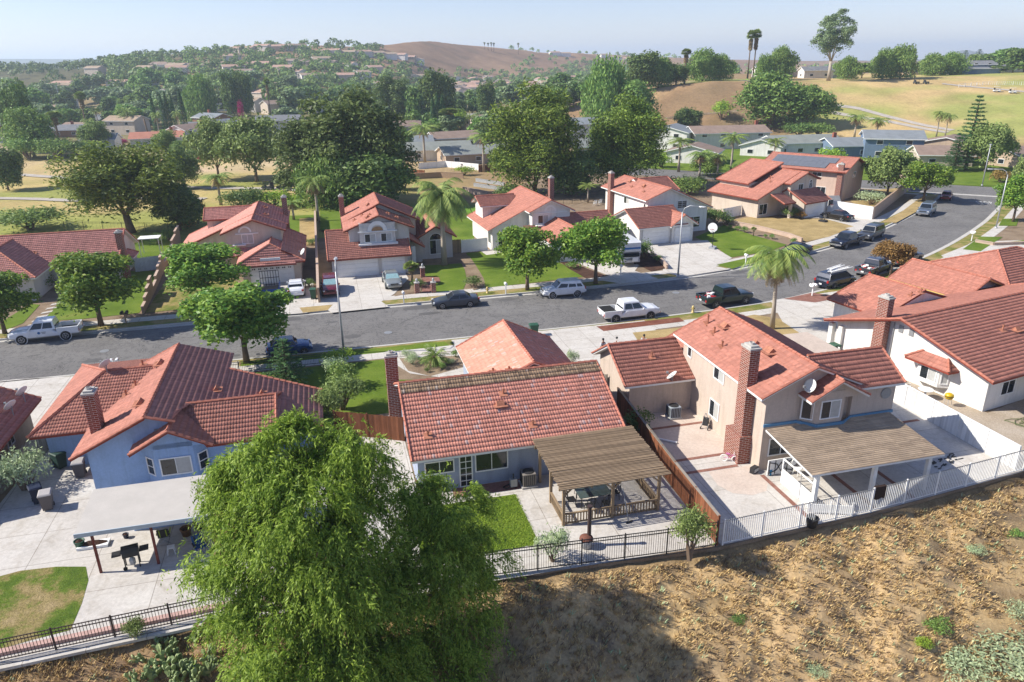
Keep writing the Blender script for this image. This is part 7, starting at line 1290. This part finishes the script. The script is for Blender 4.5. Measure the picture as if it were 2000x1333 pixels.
# left estate, individually seen
for a in (('broad2',48,300,163,56,'tall dark tree standing left of the thick fan palm'),('broad1',68,308,212,86,'broad tree in front of the left estate wall'),('bigbush',58,312,265,70,'dense shrub at the left estate wall'),('bigbush',112,312,270,84,'wide shrub below the thick fan palm'),('bigbush',150,306,276,60,'shrub right of the thick fan palm'),('broad1',190,290,238,54,'bright round tree before the white sun room'),('bushb',170,300,276,80,'bright hedge before the white sun room'),('fan',118,288,218,34,'thick fan palm before the grey estate roofs'),('fan',172,262,180,24,'slender fan palm behind the grey estate roofs'),('palmf',196,262,215,36,'feather palm behind the round tree'),('datep',255,262,198,52,'dark date palm above the tan estate roofs'),('palmf',182,280,236,34,'small palm left of the bright round tree'),('broad1',328,310,255,46,'yellow green tree right of the bare trunk'),('broad1',356,312,276,40,'round shrubby tree before the estate garden wall'),('pinkb',397,322,302,22,'magenta bougainvillea below the olive tree'),('pinkb',240,285,272,22,'magenta bougainvillea under the estate pergola'),
 ('cypress',312,None,182,10,'dark cypress at the left of the cypress row',275),('cypress',330,None,184,10,'second dark cypress of the row',275),('cypress',339,None,180,11,'third dark cypress of the row',276),('cypress',350,None,184,10,'fourth dark cypress of the row',277),('cypress',368,None,175,14,'broadest dark cypress of the row',272),('palmf',318,None,225,30,'feather palm below the cypress row',255),('palmf',358,None,222,26,'feather palm beneath the broadest cypress',258),
 ('pinkb',480,None,196,12,'magenta flowering tree below the far green',330),('weep',405,None,150,62,'rounded pepper tree left of the far green',335),('broad2',463,None,142,34,'dark tree left on the far green',350),('broad2',488,None,140,34,'dark tree right on the far green',352),('fan',535,None,152,14,'single fan palm beyond the far green',350),('tall',775,None,150,70,'airy tree with pale trunk above the right estate',300),('far2',820,None,172,40,'dark tree beside the green cypress screen',285),('broad2',865,None,140,62,'large dark tree above the green cypress screen',300),('cypress',853,None,190,12,'left cypress of the green screen',262),('cypress',862,None,182,13,'middle cypress of the green screen',263),('cypress',872,None,184,12,'right cypress of the green screen',264),('broad2',958,None,160,36,'dark tree at the far white wall',320),('broad1',790,None,250,46,'round tree before the left grey gable',212),('bushb',905,None,215,34,'round shrubby tree right of the fan palm',262)):
    if len(a)==7: tr(a[0],a[1],0,a[3],a[4],a[5],dist=a[6])
    else: tr(*a)
# wooded belts: many of a kind
rr=random.Random(17); GB='trees of the wooded belt below the far hill'
def belt(n,p0,p1,d0,d1,hs,label,group,kinds=('far1','far2','far3'),avoid=()):
    k=0
    for i in range(n*3):
        if k>=n: break
        px=rr.uniform(p0,p1); d=d0*(d1/d0)**rr.random()
        if any(a<px<b and c<d<e for a,b,c,e in avoid): continue
        x,y=far(px,d); h=rr.uniform(*hs); plant(rr.choice(kinds),Vector((x,y,gz(x,y)-.3)),h,h*rr.uniform(.75,1.15),None,label,'tree',group); k+=1
AV=[(380,520,300,372),(880,1000,240,330)]
belt(46,-60,380,330,520,(9,15),'dark green tree in the wooded belt left of the far green',GB,avoid=AV); belt(34,-60,300,300,345,(7,10),'tree between the roofs of the left estate',"trees between estate roofs",avoid=AV)
belt(38,380,780,330,520,(8,14),'tree in the wooded belt below the hillside houses','trees below the hillside houses',avoid=AV); belt(52,760,1170,310,560,(7,12),'tree in the wooded belt before the far pale houses','trees before the far pale houses',avoid=AV); belt(14,1040,1150,290,330,(7,10),'tree at the left foot of the bluff','trees at the foot of the bluff'); belt(30,740,1010,236,300,(5,8),'small tree among the roofs of the middle estate','small trees of the middle estate'); belt(14,560,760,232,300,(6,9),'tree among the grey estate roofs behind the eucalyptus clump','trees behind the eucalyptus clump')
belt(10,1880,2080,330,430,(8,13),'tree in the wood at the right edge of the hill','trees at the right edge of the hill')
# far woods read as one mass: the scrub and trees of the far hill
def woods(name,seed,n,samp,label,mat=None):
    rng=np.random.default_rng(seed); V=[];O=[]
    for k in range(n):
        px,d=samp(rng); x,y=far(px,d); h=rng.uniform(4.5,9.5); m=44; u=unit(rng.normal(size=(m,3))); u[:,2]=np.where(u[:,2]<-.3,-u[:,2],u[:,2]); V.append(u*np.array([h*.48,h*.48,h*.46])*rng.uniform(.75,1.1,(m,1))+np.array([x,y,gz(x,y)+h*.42])); O.append(u)
    L,F_=leaves(np.concatenate(V),2.0,.85,.25,np.concatenate(O)*1.6,0,rng); o=np_mesh(name,L,F_,LEAF[mat or ('dark' if seed%2 else 'mid')]); return tag(o,label,kind='stuff')
def s1(rng):
    while True:
        px=rng.uniform(230,1260); d=rng.uniform(470,1250); bd=float(np.interp(px,CR_P,CR_B)); cd=float(np.interp(px,CR_P,CR_D)); f=(d-bd)/(cd-bd)
        if f<-.25 or f>1.04: continue
        bare=sum(math.exp(-((px-a)/b)**2-((f-c)/e)**2) for a,b,c,e in((890,75,.75,.4),(960,60,.6,.3),(1050,60,.55,.3)))
        if rng.random()<bare*1.3 or (px>760 and f>.6 and rng.random()<.8): continue
        return px,d
woods('far_hill_woods',4,760,s1,'trees and scrub covering the far hill'); woods('far_hill_woods',5,560,s1,'darker trees covering the far hill')
def s2(rng): return rng.uniform(-150,330),rng.uniform(520,1500)
woods('valley_woods',7,700,s2,'hazy trees in the valley at the far left')
def s3(rng): return rng.uniform(1000,2100),rng.uniform(520,1500)
woods('plain_woods',8,500,s3,'hazy trees on the plain behind the hill')
for k,(px,d,t) in enumerate(((955,1110,83),(962,1110,84),(968,1112,83),(973,1112,84),(1020,1140,84))): tr('fan',px,0,t,5,'tiny palm on the skyline of the far hill',dist=d,group='palms on the far skyline')
# ---------------------------------------------------------------- near planting
def pl(kind,px,py,wpx,top,label,cat='shrub',group=None,dz=0.): return tr(kind,px,py,top,wpx,label,cat,group,lot=True)
pl('conifer2',563,752,88,664,'young dark star pine behind the blue house roof','tree'); pl('bushb',668,712,62,682,'clipped bright green hedge at the street lamp'); pl('sage',655,730,50,698,'spiky pale yucca clump below the clipped hedge'); pl('bush',668,756,66,706,'rounded green shrub in the lawn hedge row'); pl('oleander',668,800,84,732,'large pale flowering oleander beside the lawn'); pl('oleander',640,830,66,760,'oleander nearest the board gate fence'); pl('bushd',632,846,60,800,'dark shrub at the end of the board gate fence')
pl('sage',797,700,26,684,'dry ornamental grass in the gravel bed corner'); pl('sage',806,712,30,692,'larger dry ornamental grass in the gravel bed'); pl('bush',822,706,14,698,'small shrub left of the sago palm'); pl('bush',862,722,18,708,'small shrub before the sago palm'); pl('sage',880,712,20,700,'pale tuft right of the sago palm'); pl('bush',890,698,20,684,'small yellow shrub at the garage wall'); pl('bushd',834,728,14,718,'low dark shrub at the front of the gravel bed')
pl('bushd',1243,848,64,802,'dark citrus bush in the beige house courtyard'); pl('sage',1118,712,24,684,'pale shrub beside the bungalow garage'); pl('bushd',925,562,44,540,'square dark hedge beside the dirt path','hedge'); pl('bushd',818,562,34,546,'brown green hedge by the little fan palm','hedge'); pl('bushd',90,566,50,536,'dark shrubs at the bungalow porch'); pl('bushd',1258,505,40,470,'dark shrub right of the camper'); pl('bush',1120,525,30,512,'low green shrub by the mulch bed'); pl('bigdark',1398,438,50,408,'dark leafy shrub at the white house corner'); pl('bushd',1418,440,30,420,'brownish shrub beside the white gate'); pl('bigdark',1545,425,40,405,'dark shrub by the cream porch'); pl('rustb',1562,427,24,412,'rusty shrub beside the cream garage')
for k,(px,py) in enumerate(((1425,448),(1440,452),(1455,455),(1494,466),(1508,468),(1550,478))): pl('bush',px,py,10+k%3*3,py-9-k%3*2,'small shrub in the bed along the low tan wall',group='small shrubs along the low tan wall')
pl('fans',1471,462,12,444,'tiny palm in the bed along the low tan wall','tree'); pl('rustb',1850,548,44,528,'yellow green shrub left of the corner lawn'); pl('bushd',1848,552,24,540,'brown shrub under the corner lawn palms'); pl('bush',312,478,30,455,'clipped round bush behind the bungalow gate'); pl('bush',330,470,26,446,'second clipped bush along the stepped wall'); pl('sage',1700,400,60,372,'bare grey twiggy bush inside the corner wall')
pl('bushd',1285,512,20,498,'dark ground shrub in the mulch bed'); pl('bushd',605,560,26,545,'ivy bush at the catslide garage corner'); pl('bushd',610,478,30,466,'dark shrub in the dirt side yard')
# foreground slope
pl('oleander',1346,1092,76,1000,'yellow green shrub where the redwood fence meets the slope'); pl('sage',1080,1098,66,1030,'thin grey shrub behind the black iron fence'); pl('sage',48,958,104,878,'dry brown straggly shrub along the old board fence')
def sl(px,py,w,h,kind,label): p=vgp(px,py); plant(kind,p,h,w*camw(p)/F_PX,None,label,'shrub')
for a in ((1960,1300,170,.9,'sage','large grey green sage bush at the lower right corner'),(1880,1325,110,.7,'sage','sage bush left of the large corner sage bush'),(1998,1210,70,.8,'sage','sage bush at the right edge of the slope'),(1830,1230,56,.55,'bush','green weed clump on the right of the slope'),(1800,1268,36,.5,'bushb','bright green weed below the clump'),(1978,1060,40,.35,'bush','green weed near the right edge by the fence'),(1900,1092,40,.3,'sage','pale weed patch on the upper slope'),(1590,1325,46,.3,'sage','grey green weed at the bottom of the slope'),(1440,1215,34,.25,'bushd','dark weed on the shaded slope edge')): sl(*a)
# dry grass tufts and lawn blades: nobody could count them
def blades(name,pts,h,mat,label,nb=5,w=.02,lean=.5,seed=1):
    rng=np.random.default_rng(seed); P=np.repeat(np.asarray(pts),nb,0); n=len(P); P=P+np.concatenate([rng.normal(size=(n,2))*.06,np.zeros((n,1))],1); a=rng.random(n)*6.28; hh=h*rng.uniform(.4,1.3,n); d=np.stack([np.cos(a)*lean*hh,np.sin(a)*lean*hh,hh],1)*1.; s=np.stack([-np.sin(a),np.cos(a),0*a],1)*(w*rng.uniform(.6,1.4,n))[:,None]
    V=np.stack([P-s,P+s,P+d*.55+s*.7+np.array([0,0,.12])*hh[:,None],P+d],1).reshape(-1,3); return tag(np_mesh(name,V,np.arange(4*n).reshape(n,4),mat),label,kind='stuff')
rng=np.random.default_rng(23); ps=[]
while len(ps)<26000:
    s=rng.uniform(-24,46); t=float(np.interp(s,FENCE_S,FENCE_T))-.35-11.5*rng.random()**1.15; q=st(s,t)
    if math.sin(q.x*1.7+2*math.sin(q.y*1.3))*math.cos(q.y*1.9+q.x*.6)+rng.normal()*.5<-.75: continue
    ps.append((q.x,q.y,gz(q.x,q.y)-.02))
blades('dry_grass',ps[:18000],.17,LEAF['straw'],'dry straw coloured grass covering the slope',6,.02,.85,1); blades('dry_weeds',ps[18000:25000],.2,leaf_mat('dead_weed',(.14,.10,.055),(.36,.25,.14),.15),'brown dead weeds among the dry grass',6,.02,.9,2); blades('green_weeds',ps[25000:26000],.22,LEAF['sage'],'sparse green weeds among the dry grass',6,.025,.7,3)
lp=[(st(rng.uniform(1.5,7.5),rng.uniform(-31.1,-26.2),.026)) for i in range(9000)]; blades('lawn_blades',[tuple(q) for q in lp],.07,LEAF['bright'],'short grass of the small back lawn',2,.016,.5,4)
rk=MB(); rr=random.Random(4)
for i in range(60):
    s=rr.uniform(-20,45); t=float(np.interp(s,FENCE_S,FENCE_T))-.5-9*rr.random(); q=st(s,t); r=rr.uniform(.03,.1); z=gz(q.x,q.y); rk.loft([[(q.x+r*k*math.cos(a)*rr.uniform(.8,1.2),q.y+r*k*math.sin(a),z+h*r) for a in [j*1.05 for j in range(6)]] for k,h in((1,-.2),(1.1,.3),(.6,.8))])
tag(rk.obj('slope_pebbles',M['dirt']),'small stones and clods scattered on the slope',kind='stuff')
# prickly pear at the lower left
e=empty('prickly_pear',vgp(345,1325),0,'large prickly pear cactus outside the brown iron fence','cactus'); rng=np.random.default_rng(8); mb=MB(); rr=random.Random(8)
def pad(p,d,n,L): 
    x=d.cross(n).normalized(); rg=[]
    for tck in(-1,1): rg.append([p+d*(L*.5+L*.5*math.cos(a))+x*(L*.36*math.sin(a)*(1.1 if math.cos(a)>0 else .85))+n*(tck*.025) for a in [k*PI/6 for k in range(12)]])
    mb.loft(rg)
def grow(p,d,L,lv):
    n=Vector((rr.uniform(-1,1),rr.uniform(-1,1),rr.uniform(-.2,.6))); n=(n-d*n.dot(d)).normalized(); pad(p,d,n,L)
    if lv>0:
        for k in range(rr.choice((1,2,2,3))): x=d.cross(n).normalized(); a=rr.uniform(-.9,.9); q=p+d*(L*(.55+.42*math.cos(a)))+x*(L*.36*math.sin(a)); grow(q,(d*math.cos(a)+x*math.sin(a)+Vector((0,0,.35))+n*rr.uniform(-.4,.4)).normalized(),L*rr.uniform(.75,.98),lv-1)
for i in range(30): a=rr.random()*6.28; r=rr.random()**.5*1.7; grow(Vector((math.cos(a)*r*1.15,math.sin(a)*r*.8,-.25)),Vector((rr.uniform(-.5,.5),rr.uniform(-.5,.5),1)).normalized(),rr.uniform(.3,.42),3)
mb.obj('pads',LEAF['cactus'],e)
tr('oleander',266,1262,1212,44,'yellowing thin weed left of the prickly pear','shrub')
# the great pepper tree in the foreground
base_=vgp(700,1330); base_=Vector((-7.2,25.6,gz(-7.2,25.6))); e=empty('pepper_tree',base_,0,'huge light green weeping pepper tree in the foreground','tree')
LB=[(600,862,25.8,1.2),(520,895,25.3,1.3),(475,945,25,1.15),(690,890,25.9,1.2),(455,1010,24.9,1.),(545,935,25.2,1.6),(655,925,25.8,1.6),(600,1000,24.2,2.3),(490,1010,25,1.45),(712,965,26,1.3),(500,1090,23.8,1.9),(625,1110,23.2,2.3),(700,1075,24.4,1.7),(465,1110,24.4,1.1),(480,1190,23.8,1.2),(560,1200,22.8,2.1),(685,1200,23,2.1),(808,985,27,1.25),(868,1010,27.2,1.75),(925,1075,27.4,1.2),(850,1095,26.2,1.9),(800,1170,25.2,1.9),(905,1150,26.8,1.35),(885,1235,25.8,1.5),(752,1285,23.8,1.3),(640,1290,22.2,1.6),(540,1275,22.4,1.3),(505,1325,22.4,1.),(690,1335,22,1.6),(860,1310,24.6,1.5),(580,1340,21.6,1.4),(770,1340,23.2,1.5)]
rng=np.random.default_rng(77); V=[];Cc=[]
for px,py,Y,r in LB:
    d=ray(px,py); k=Y/d[1]; c=np.array([d[0]*k,Y,CAM_H+d[2]*k]); Cc.append((c,r)); q=int(7.2*r*r)+4
    u=unit(rng.normal(size=(q,3))); u[:,2]=np.where(u[:,2]<-.35,-u[:,2],u[:,2]); tops=c+u*(r*rng.uniform(.55,1.12,q))[:,None]*np.array([1,1,.95])
    for tp,uu in zip(tops,u):
        n=int(rng.integers(24,46)); sp=rng.uniform(.16,.48); hd=unit(np.array([uu[0],uu[1],.15])+rng.normal(size=3)*.35); S=tp+rng.normal(size=(n,3))*np.array([sp,sp,sp*.45]); L=rng.uniform(.5,1.45,n)*rng.uniform(.75,1.2); m=13
        dr=unit(hd*.8+rng.normal(size=(n,3))*.33+np.array([0,0,.3]))
        for j in range(m):
            t=(j+.5)/m; P_=S+dr*(L*t*.7)[:,None]+np.array([0,0,-1.])*(L*t*t*1.0)[:,None]; tg=unit(dr*.7+np.array([0,0,-2.*t])); sd=unit(np.cross(tg,rng.normal(size=(n,3)))); sg=1 if j%2 else -1
            ll=(.215*rng.uniform(.65,1.35,n)*(1-.4*t))[:,None]; qv=unit(sd*sg*.7+tg*.8+np.array([0,0,-.25])); nn=unit(np.array([uu[0]*.8,uu[1]*.8,.7])+rng.normal(size=(n,3))*.6); w=unit(np.cross(qv,nn))*ll*.14
            V.append(np.stack([P_,P_+qv*ll*.4+w,P_+qv*ll,P_+qv*ll*.4-w],1))
V=np.concatenate(V).reshape(-1,3)-np.array(base_); np_mesh('crown',V,np.arange(len(V)).reshape(-1,4),LEAF['pepper'],e)
mb=MB(); mb.path([(0,0,-.4),(.2,.1,1.2),(.1,.2,2.6)],[.55,.42,.36],10); rr=random.Random(6)
for c,r in Cc: limbs(mb,(.1,.2,2.2),[tuple(Vector(c)-base_)],.17,.5,6,rr)
mb.obj('trunk',M['bark'],e,True)
# ---------------------------------------------------------------- houses of the estates behind and on the hills
RM=dict(grey=plain('estate_grey_roof',(.17,.175,.185),.9,.15,0,.18,.6),slate=plain('estate_slate_roof',(.20,.22,.235),.9,.15,0,.15,.6),brown=plain('estate_brown_roof',(.25,.185,.15),.9,.15,0,.16,.6),tan=plain('estate_tan_roof',(.33,.25,.18),.9,.15,0,.15,.6),red=plain('estate_red_roof',(.38,.17,.12),.9,.15,0,.16,.6),sage=plain('estate_sage_roof',(.22,.235,.215),.9,.15,0,.14,.6),pink=plain('far_tile_roof',(.40,.26,.20),.9,.15,0,.16,.3))
def bg(px,py,w,d,h,ang,roof,wall,label=None,group=None,rz=1.5,ax='s',dist=None,far_=False,wing=None,chim=False,lot=0.,sub=True):
    """house w wide (along its own front), d deep, wall height h; the ridge runs along s or t"""
    if dist: x,y=far(px,dist); p=Vector((x,y,gz(x,y)))
    else: p=vgp(px,py)
    e=empty('house',p,R(ang),label or 'house','house',group); W=MB(); Rf=MB(); F_=MB()
    def blk(a0,a1,b0,b1,h,rz,ax):
        ov=.5; W.prism([(a0,b0),(a1,b0),(a1,b1),(a0,b1)],-1.6,h)
        if ax=='s':
            m=(b0+b1)/2; g=rz/((b1-b0)/2); A=[(a0-ov,b0-ov,h-g*ov+.1),(a1+ov,b0-ov,h-g*ov+.1),(a1+ov,m,h+rz+.1),(a0-ov,m,h+rz+.1)]; B=[(a1+ov,b1+ov,h-g*ov+.1),(a0-ov,b1+ov,h-g*ov+.1),(a0-ov,m,h+rz+.1),(a1+ov,m,h+rz+.1)]; 
            for x in(a0,a1): W.poly([(x,b0,h-.01),(x,b1,h-.01),(x,m,h+rz)])
        else:
            m=(a0+a1)/2; g=rz/((a1-a0)/2); A=[(a0-ov,b1+ov,h-g*ov+.1),(a0-ov,b0-ov,h-g*ov+.1),(m,b0-ov,h+rz+.1),(m,b1+ov,h+rz+.1)]; B=[(a1+ov,b0-ov,h-g*ov+.1),(a1+ov,b1+ov,h-g*ov+.1),(m,b1+ov,h+rz+.1),(m,b0-ov,h+rz+.1)]
            for y in(b0,b1): W.poly([(a0,y,h-.01),(a1,y,h-.01),(m,y,h+rz)])
        for P in(A,B):
            Rf.poly(P); lo=[(x,y,z-.2) for x,y,z in P]; F_.poly(lo[::-1]); [F_.poly([lo[i],lo[(i+1)%4],P[(i+1)%4],P[i]]) for i in range(4)]
    blk(-w/2,w/2,-d/2,d/2,h,rz,ax)
    if wing: blk(*wing)
    W.obj('wall',wall,e); r=Rf.obj('roof',RM[roof],e); F_.obj('eave_board',M['trim'],r)
    if far_: return e
    rq=random.Random(int(px*7+py)); nf=max(2,int(w/4.5)); lv=[1.4] if h<4 else [1.4,4.1]
    for z in lv:
        for i in range(nf):
            x=-w/2+(i+.5)*w/nf
            f=MB().box((x,-d/2-.03,z),(1.5,.06,1.1)).obj('window',M['white'],e); MB().box((x,-d/2-.07,z),(1.3,.03,.9)).obj('pane',M['glass'],f)
    f=MB().box((-w/2-.03,0,lv[-1]),(.06,1.4,1.1)).obj('window',M['white'],e); MB().box((-w/2-.07,0,lv[-1]),(.03,1.2,.9)).obj('pane',M['glass'],f)
    if chim: MB().box((chim,d*.1,(h+rz)/2+.6),(.8,.8,h+rz+1.2)).obj('chimney',plain('estate_brick',(.27,.09,.06),.9),e)
    return e
GE='houses of the left estate'
for a in ((30,278,16,9,2.7,10,'brown','pale','brown roofed bungalow behind the left estate wall',-4),(0,262,15,9,2.7,-8,'grey','tanw','grey roofed house at the left picture edge',0),(128,268,17,10,2.7,4,'grey','brownw','low grey roofed house behind the thick fan palm',3),(165,262,14,9,2.7,-14,'brown','cream','brown gabled roof left of the tan two-storey house',0),(252,262,13,9,5.2,-12,'tan','cream','tan roofed two-storey house behind the bare trunk',0),(312,285,15,10,2.7,18,'red','pale','pink roofed bungalow with white patio roof',4),(200,288,10,6,2.6,8,'slate','white','white sun room house beside the round tree',0),(205,244,15,9,2.8,20,'slate','pale','slate roofed house left of the date palm',0),(225,250,12,9,3.2,-25,'grey','cream','grey gabled house behind the date palm',0),(290,236,14,9,2.8,10,'slate','pale','pale slate roof behind the date palm',0),(418,252,14,9,4.4,-35,'slate','brownw','orange-brown gable wall house right of the cypresses',-3),(395,262,12,8,2.7,10,'grey','bluew','dark grey low roof below the brown gable',0),(370,280,9,8,4.4,65,'brown','white','white gable house left of the olive tree',0),(440,266,9,8,4.2,60,'slate','pale','pale side wall house behind the rounded tree',0),(500,255,16,9,2.8,5,'brown','white','brown roofed white house behind the leaning tree',0),(548,262,15,9,5.,5,'grey','pale','grey roofed two-storey house with white gables',0),(560,285,12,9,2.6,20,'slate','white','white porch roofed house left of the eucalyptus clump',0),(15,238,12,8,2.8,0,'grey','cream','grey roof in the trees at the far left',0),(100,222,12,8,2.8,12,'tan','pale','tan roof among trees at the left',0),(375,214,14,8,2.8,5,'red','tanw','red-brown roof above the cypress row',0)):
    bg(*a[:6],a[6],WALL[a[7]],a[8],GE,chim=a[9])
for a in ((600,'x'),):pass
GC='houses of the middle estate'
for a in ((855,310,17,10,2.9,12,'sage','white','grey green roof with a white gable behind the queen palm',0),(925,318,17,10,2.7,18,'sage','tanw','brown bungalow with grey roof and white patio doors',0),(800,262,15,9,2.8,25,'brown','pale','brown gabled roof left of the feather palm',0),(885,288,14,9,3.,22,'brown','cream','brown roof with white front gable below the fan palm',0),(950,262,15,10,4.8,35,'brown','cream','brown roofed two-storey house left of the great pine',0),(790,296,16,9,2.7,12,'slate','bluew','slate blue roof right of the eucalyptus clump',0),(1148,272,13,9,5.,8,'slate','pale','slate two-storey house between the rounded pines',0),(1150,304,13,9,2.8,20,'sage','tanw','low sage roof between the rounded pines',0),(1308,292,12,10,5.,-28,'slate','white','white gabled two-storey house right of the second pine',0),(1415,290,21,11,4.6,4,'brown','pale','long brown roofed house with brick chimney',9.),(1355,318,12,8,2.8,-25,'brown','white','brown roof with white gables left of the palms',0),(1560,300,18,10,3.2,6,'sage','white','sage green roofed house below the bluff tree',0),(1490,305,10,8,2.9,-30,'sage','white','white gable before the sage green roof',0),(1665,305,15,10,3.,2,'slate','bluew','slate roofed blue bungalow behind the solar roof',-5),(1735,308,13,11,5.,-18,'slate','bluew','blue gabled two-storey house with white balcony',0),(1832,322,11,10,2.8,-14,'brown','cream','cream gabled garage house left of the star pine',0),(1850,300,13,9,2.8,-40,'brown','tanw','brown roof behind the cream gable',0),(1985,325,12,9,2.8,25,'brown','tanw','brown roofed house at the right edge below the hill',0),(705,268,14,9,3.,8,'brown','pale','brown roof hidden behind the eucalyptus clump',0)):
    bg(*a[:6],a[6],WALL[a[7]],a[8],GC,ax='t' if a[5]<-24 else 's',chim=a[9])
H_=[(1545,'tan','cream',5,380),(1590,'grey','pale',0,352),(1610,'slate','pale',0,360),(1500,'slate','white',3,372),(1790,'tan','tanw',0,372)]
for (px,r_,w_,an,d_),l in zip(H_,('tan gabled house on the hilltop','flat grey hilltop house behind the tall eucalyptus','pale hilltop house right of the tall eucalyptus','white hilltop house behind the palm pair','tan hilltop house behind the dark golf carts')): bg(px,160,13,8,3.4,an,r_,WALL[w_],l,'houses on the hill crest',dist=d_)
bg(1886,170,17,10,4.,-6,'grey',WALL['bluew'],'blue clubhouse with veranda behind the white rail fence','houses on the hill crest',dist=352,wing=(-11,9,-9,-5,2.4,.5,'s')); bg(1955,170,13,8,2.8,10,'grey',WALL['pale'],'grey roofed house at the right end of the rail fence','houses on the hill crest',dist=360)
rr=random.Random(31)
bg(470,0,14,9,4,10,'pink',WALL['pale'],'pale tile-roofed house on the far hill','houses on the far hill',dist=700,far_=True)
for px,d in ((480,770),(500,775),(530,790),(562,785),(575,790),(596,795),(622,700),(660,775),(690,780),(720,800),(745,810),(768,820),(790,850),(808,860),(640,720),(555,690),(580,685),(610,680),(655,685),(690,690),(740,700),(440,640),(400,620),(520,640),(470,600),(360,600),(330,640),(590,600),(620,590),(680,610),(1090,1240),(1110,1245),(1185,1300),(1210,1300),(1235,1310)): bg(px,0,rr.uniform(13,19),9,4.4,rr.uniform(-30,40),rr.choice(('pink','tan','brown','pink')),WALL[rr.choice(('pale','cream','white','tanw'))],'pale tile-roofed house on the far hill','houses on the far hill',dist=d,far_=True)
for k in range(46):
    px=rr.uniform(820,1150); d=rr.uniform(560,900); bg(px,0,rr.uniform(9,13),8,5.,rr.uniform(-40,60),rr.choice(('pink','tan','pink')),WALL[rr.choice(('pale','cream','white'))],'pale tile-roofed house in the far valley estate','houses of the far valley estate',dist=d,far_=True,ax=rr.choice('st'))
for k in range(40):
    px=rr.uniform(60,900); d=rr.uniform(400,640); bg(px,0,rr.uniform(11,16),9,5.2,rr.uniform(-40,60),rr.choice(('brown','tan','pink')),WALL[rr.choice(('pale','cream','white'))],'pale house half hidden in the trees of the wooded belt','houses in the wooded belt',dist=d,far_=True)
# garden walls and fences of the estates
wallm('estate_wall',fpx([(0,305),(20,307)]),2.6,PB,'tall pink estate wall with openings at the left edge',.3); wallm('garden_wall',fpx([(800,352),(860,348),(905,350)]),1.2,TB,'tan concrete garden wall behind the large palm',.25); wallm('garden_wall',fpx([(905,378),(955,388),(1000,384)]),1.1,PB,'pale retaining wall left of the white catslide house',.25); wallm('garden_wall',fpx([(930,356),(985,364)]),.6,plain('grey_block',(.32,.33,.34),.9,.1,0,.25,4),'upper grey block retaining wall before the great pine',.3); wallm('garden_wall',fpx([(926,366),(985,374)]),.6,plain('grey_block2',(.30,.31,.32),.9,.1,0,.25,4),'lower grey block retaining wall before the great pine',.3)
boards('white_fence',fpx([(818,332),(870,328),(935,334)]),1.5,M['white'],'white vinyl fence behind the brown bungalow',.5); boards('wood_fence',fpx([(780,346),(830,350)]),1.7,M['dkwood'],'dark board fence in the tree shade',.5); boards('wood_fence',fpx([(935,338),(985,334)]),1.6,M['dkwood'],'dark board fence left of the great pine',.5)
wallm('white_wall',fpx([(880,232),(940,232),(985,232)]),2.,M['white'],'white wall beyond the far estate lawn',.3); sheet('far_green',[vgp(*q).xy for q in((885,240),(975,238),(975,246),(880,252))],0.15,M['lawnd'])
o=bpy.data.objects['far_green']; o.location.z=.12
iron('rail_fence',fpx([(1872,172),(1930,168),(2010,170)]),1.3,M['white'],'white rail fence before the blue clubhouse',.7,3,.06,.12)
p=vgp(293,276); e=empty('bare_trunk',p,0,'bare dark palm trunk without a crown','dead tree'); h=rise(p,233); MB().path([(0,0,-.2),(-h*.05,0,h*.5),(-h*.1,0,h)],[.35,.28,.3],8).obj('trunk',M['bark'],e,True)
p=vgp(127,222); e=empty('utility_pole',p,0,'pale leaning pole above the left estate trees','pole'); h=rise(p,168); MB().path([(0,0,0),(-h*.12,0,h)],[.22,.16],8).obj('pole',M['galv'],e)
p=gp(1141,372); e=empty('flood_light',p,0,'white pole with cross arm behind the round street trees','pole'); MB().tube((0,0,0),(0,0,4.2),.08).obj('pole',M['white'],e); MB().box((0,0,4.2),(2.4,.3,.14)).obj('cross_arm',M['white'],e)
p=vgp(905,330); tag(MB().box((0,0,.6),(1.2,.5,1.2)).box((0,0,1.25),(1.4,.7,.08)).obj('garden_cabinet',M['white']),'white cabinet on the terrace of the brown bungalow','cabinet').location=p
HAZE=.00024
# haze: the air between here and the hills
hz=MB().box((0,4450,20),(19000,9100,250)).obj('haze',[]); hz.data.materials.clear(); m=bpy.data.materials.new('haze_air'); m.use_nodes=True; nt=m.node_tree; nt.nodes.clear(); ou=nt.nodes.new('ShaderNodeOutputMaterial'); pv=nt.nodes.new('ShaderNodeVolumePrincipled'); pv.inputs['Color'].default_value=(.72,.85,1,1); pv.inputs['Density'].default_value=HAZE; pv.inputs['Anisotropy'].default_value=.25; nt.links.new(pv.outputs[0],ou.inputs['Volume']); hz.data.materials.append(m); tag(hz,kind='stuff')
for k,(o,_,_) in PROT.items():
    if k not in USED:
        for c in list(o.children): bpy.data.objects.remove(c)
        bpy.data.objects.remove(o)
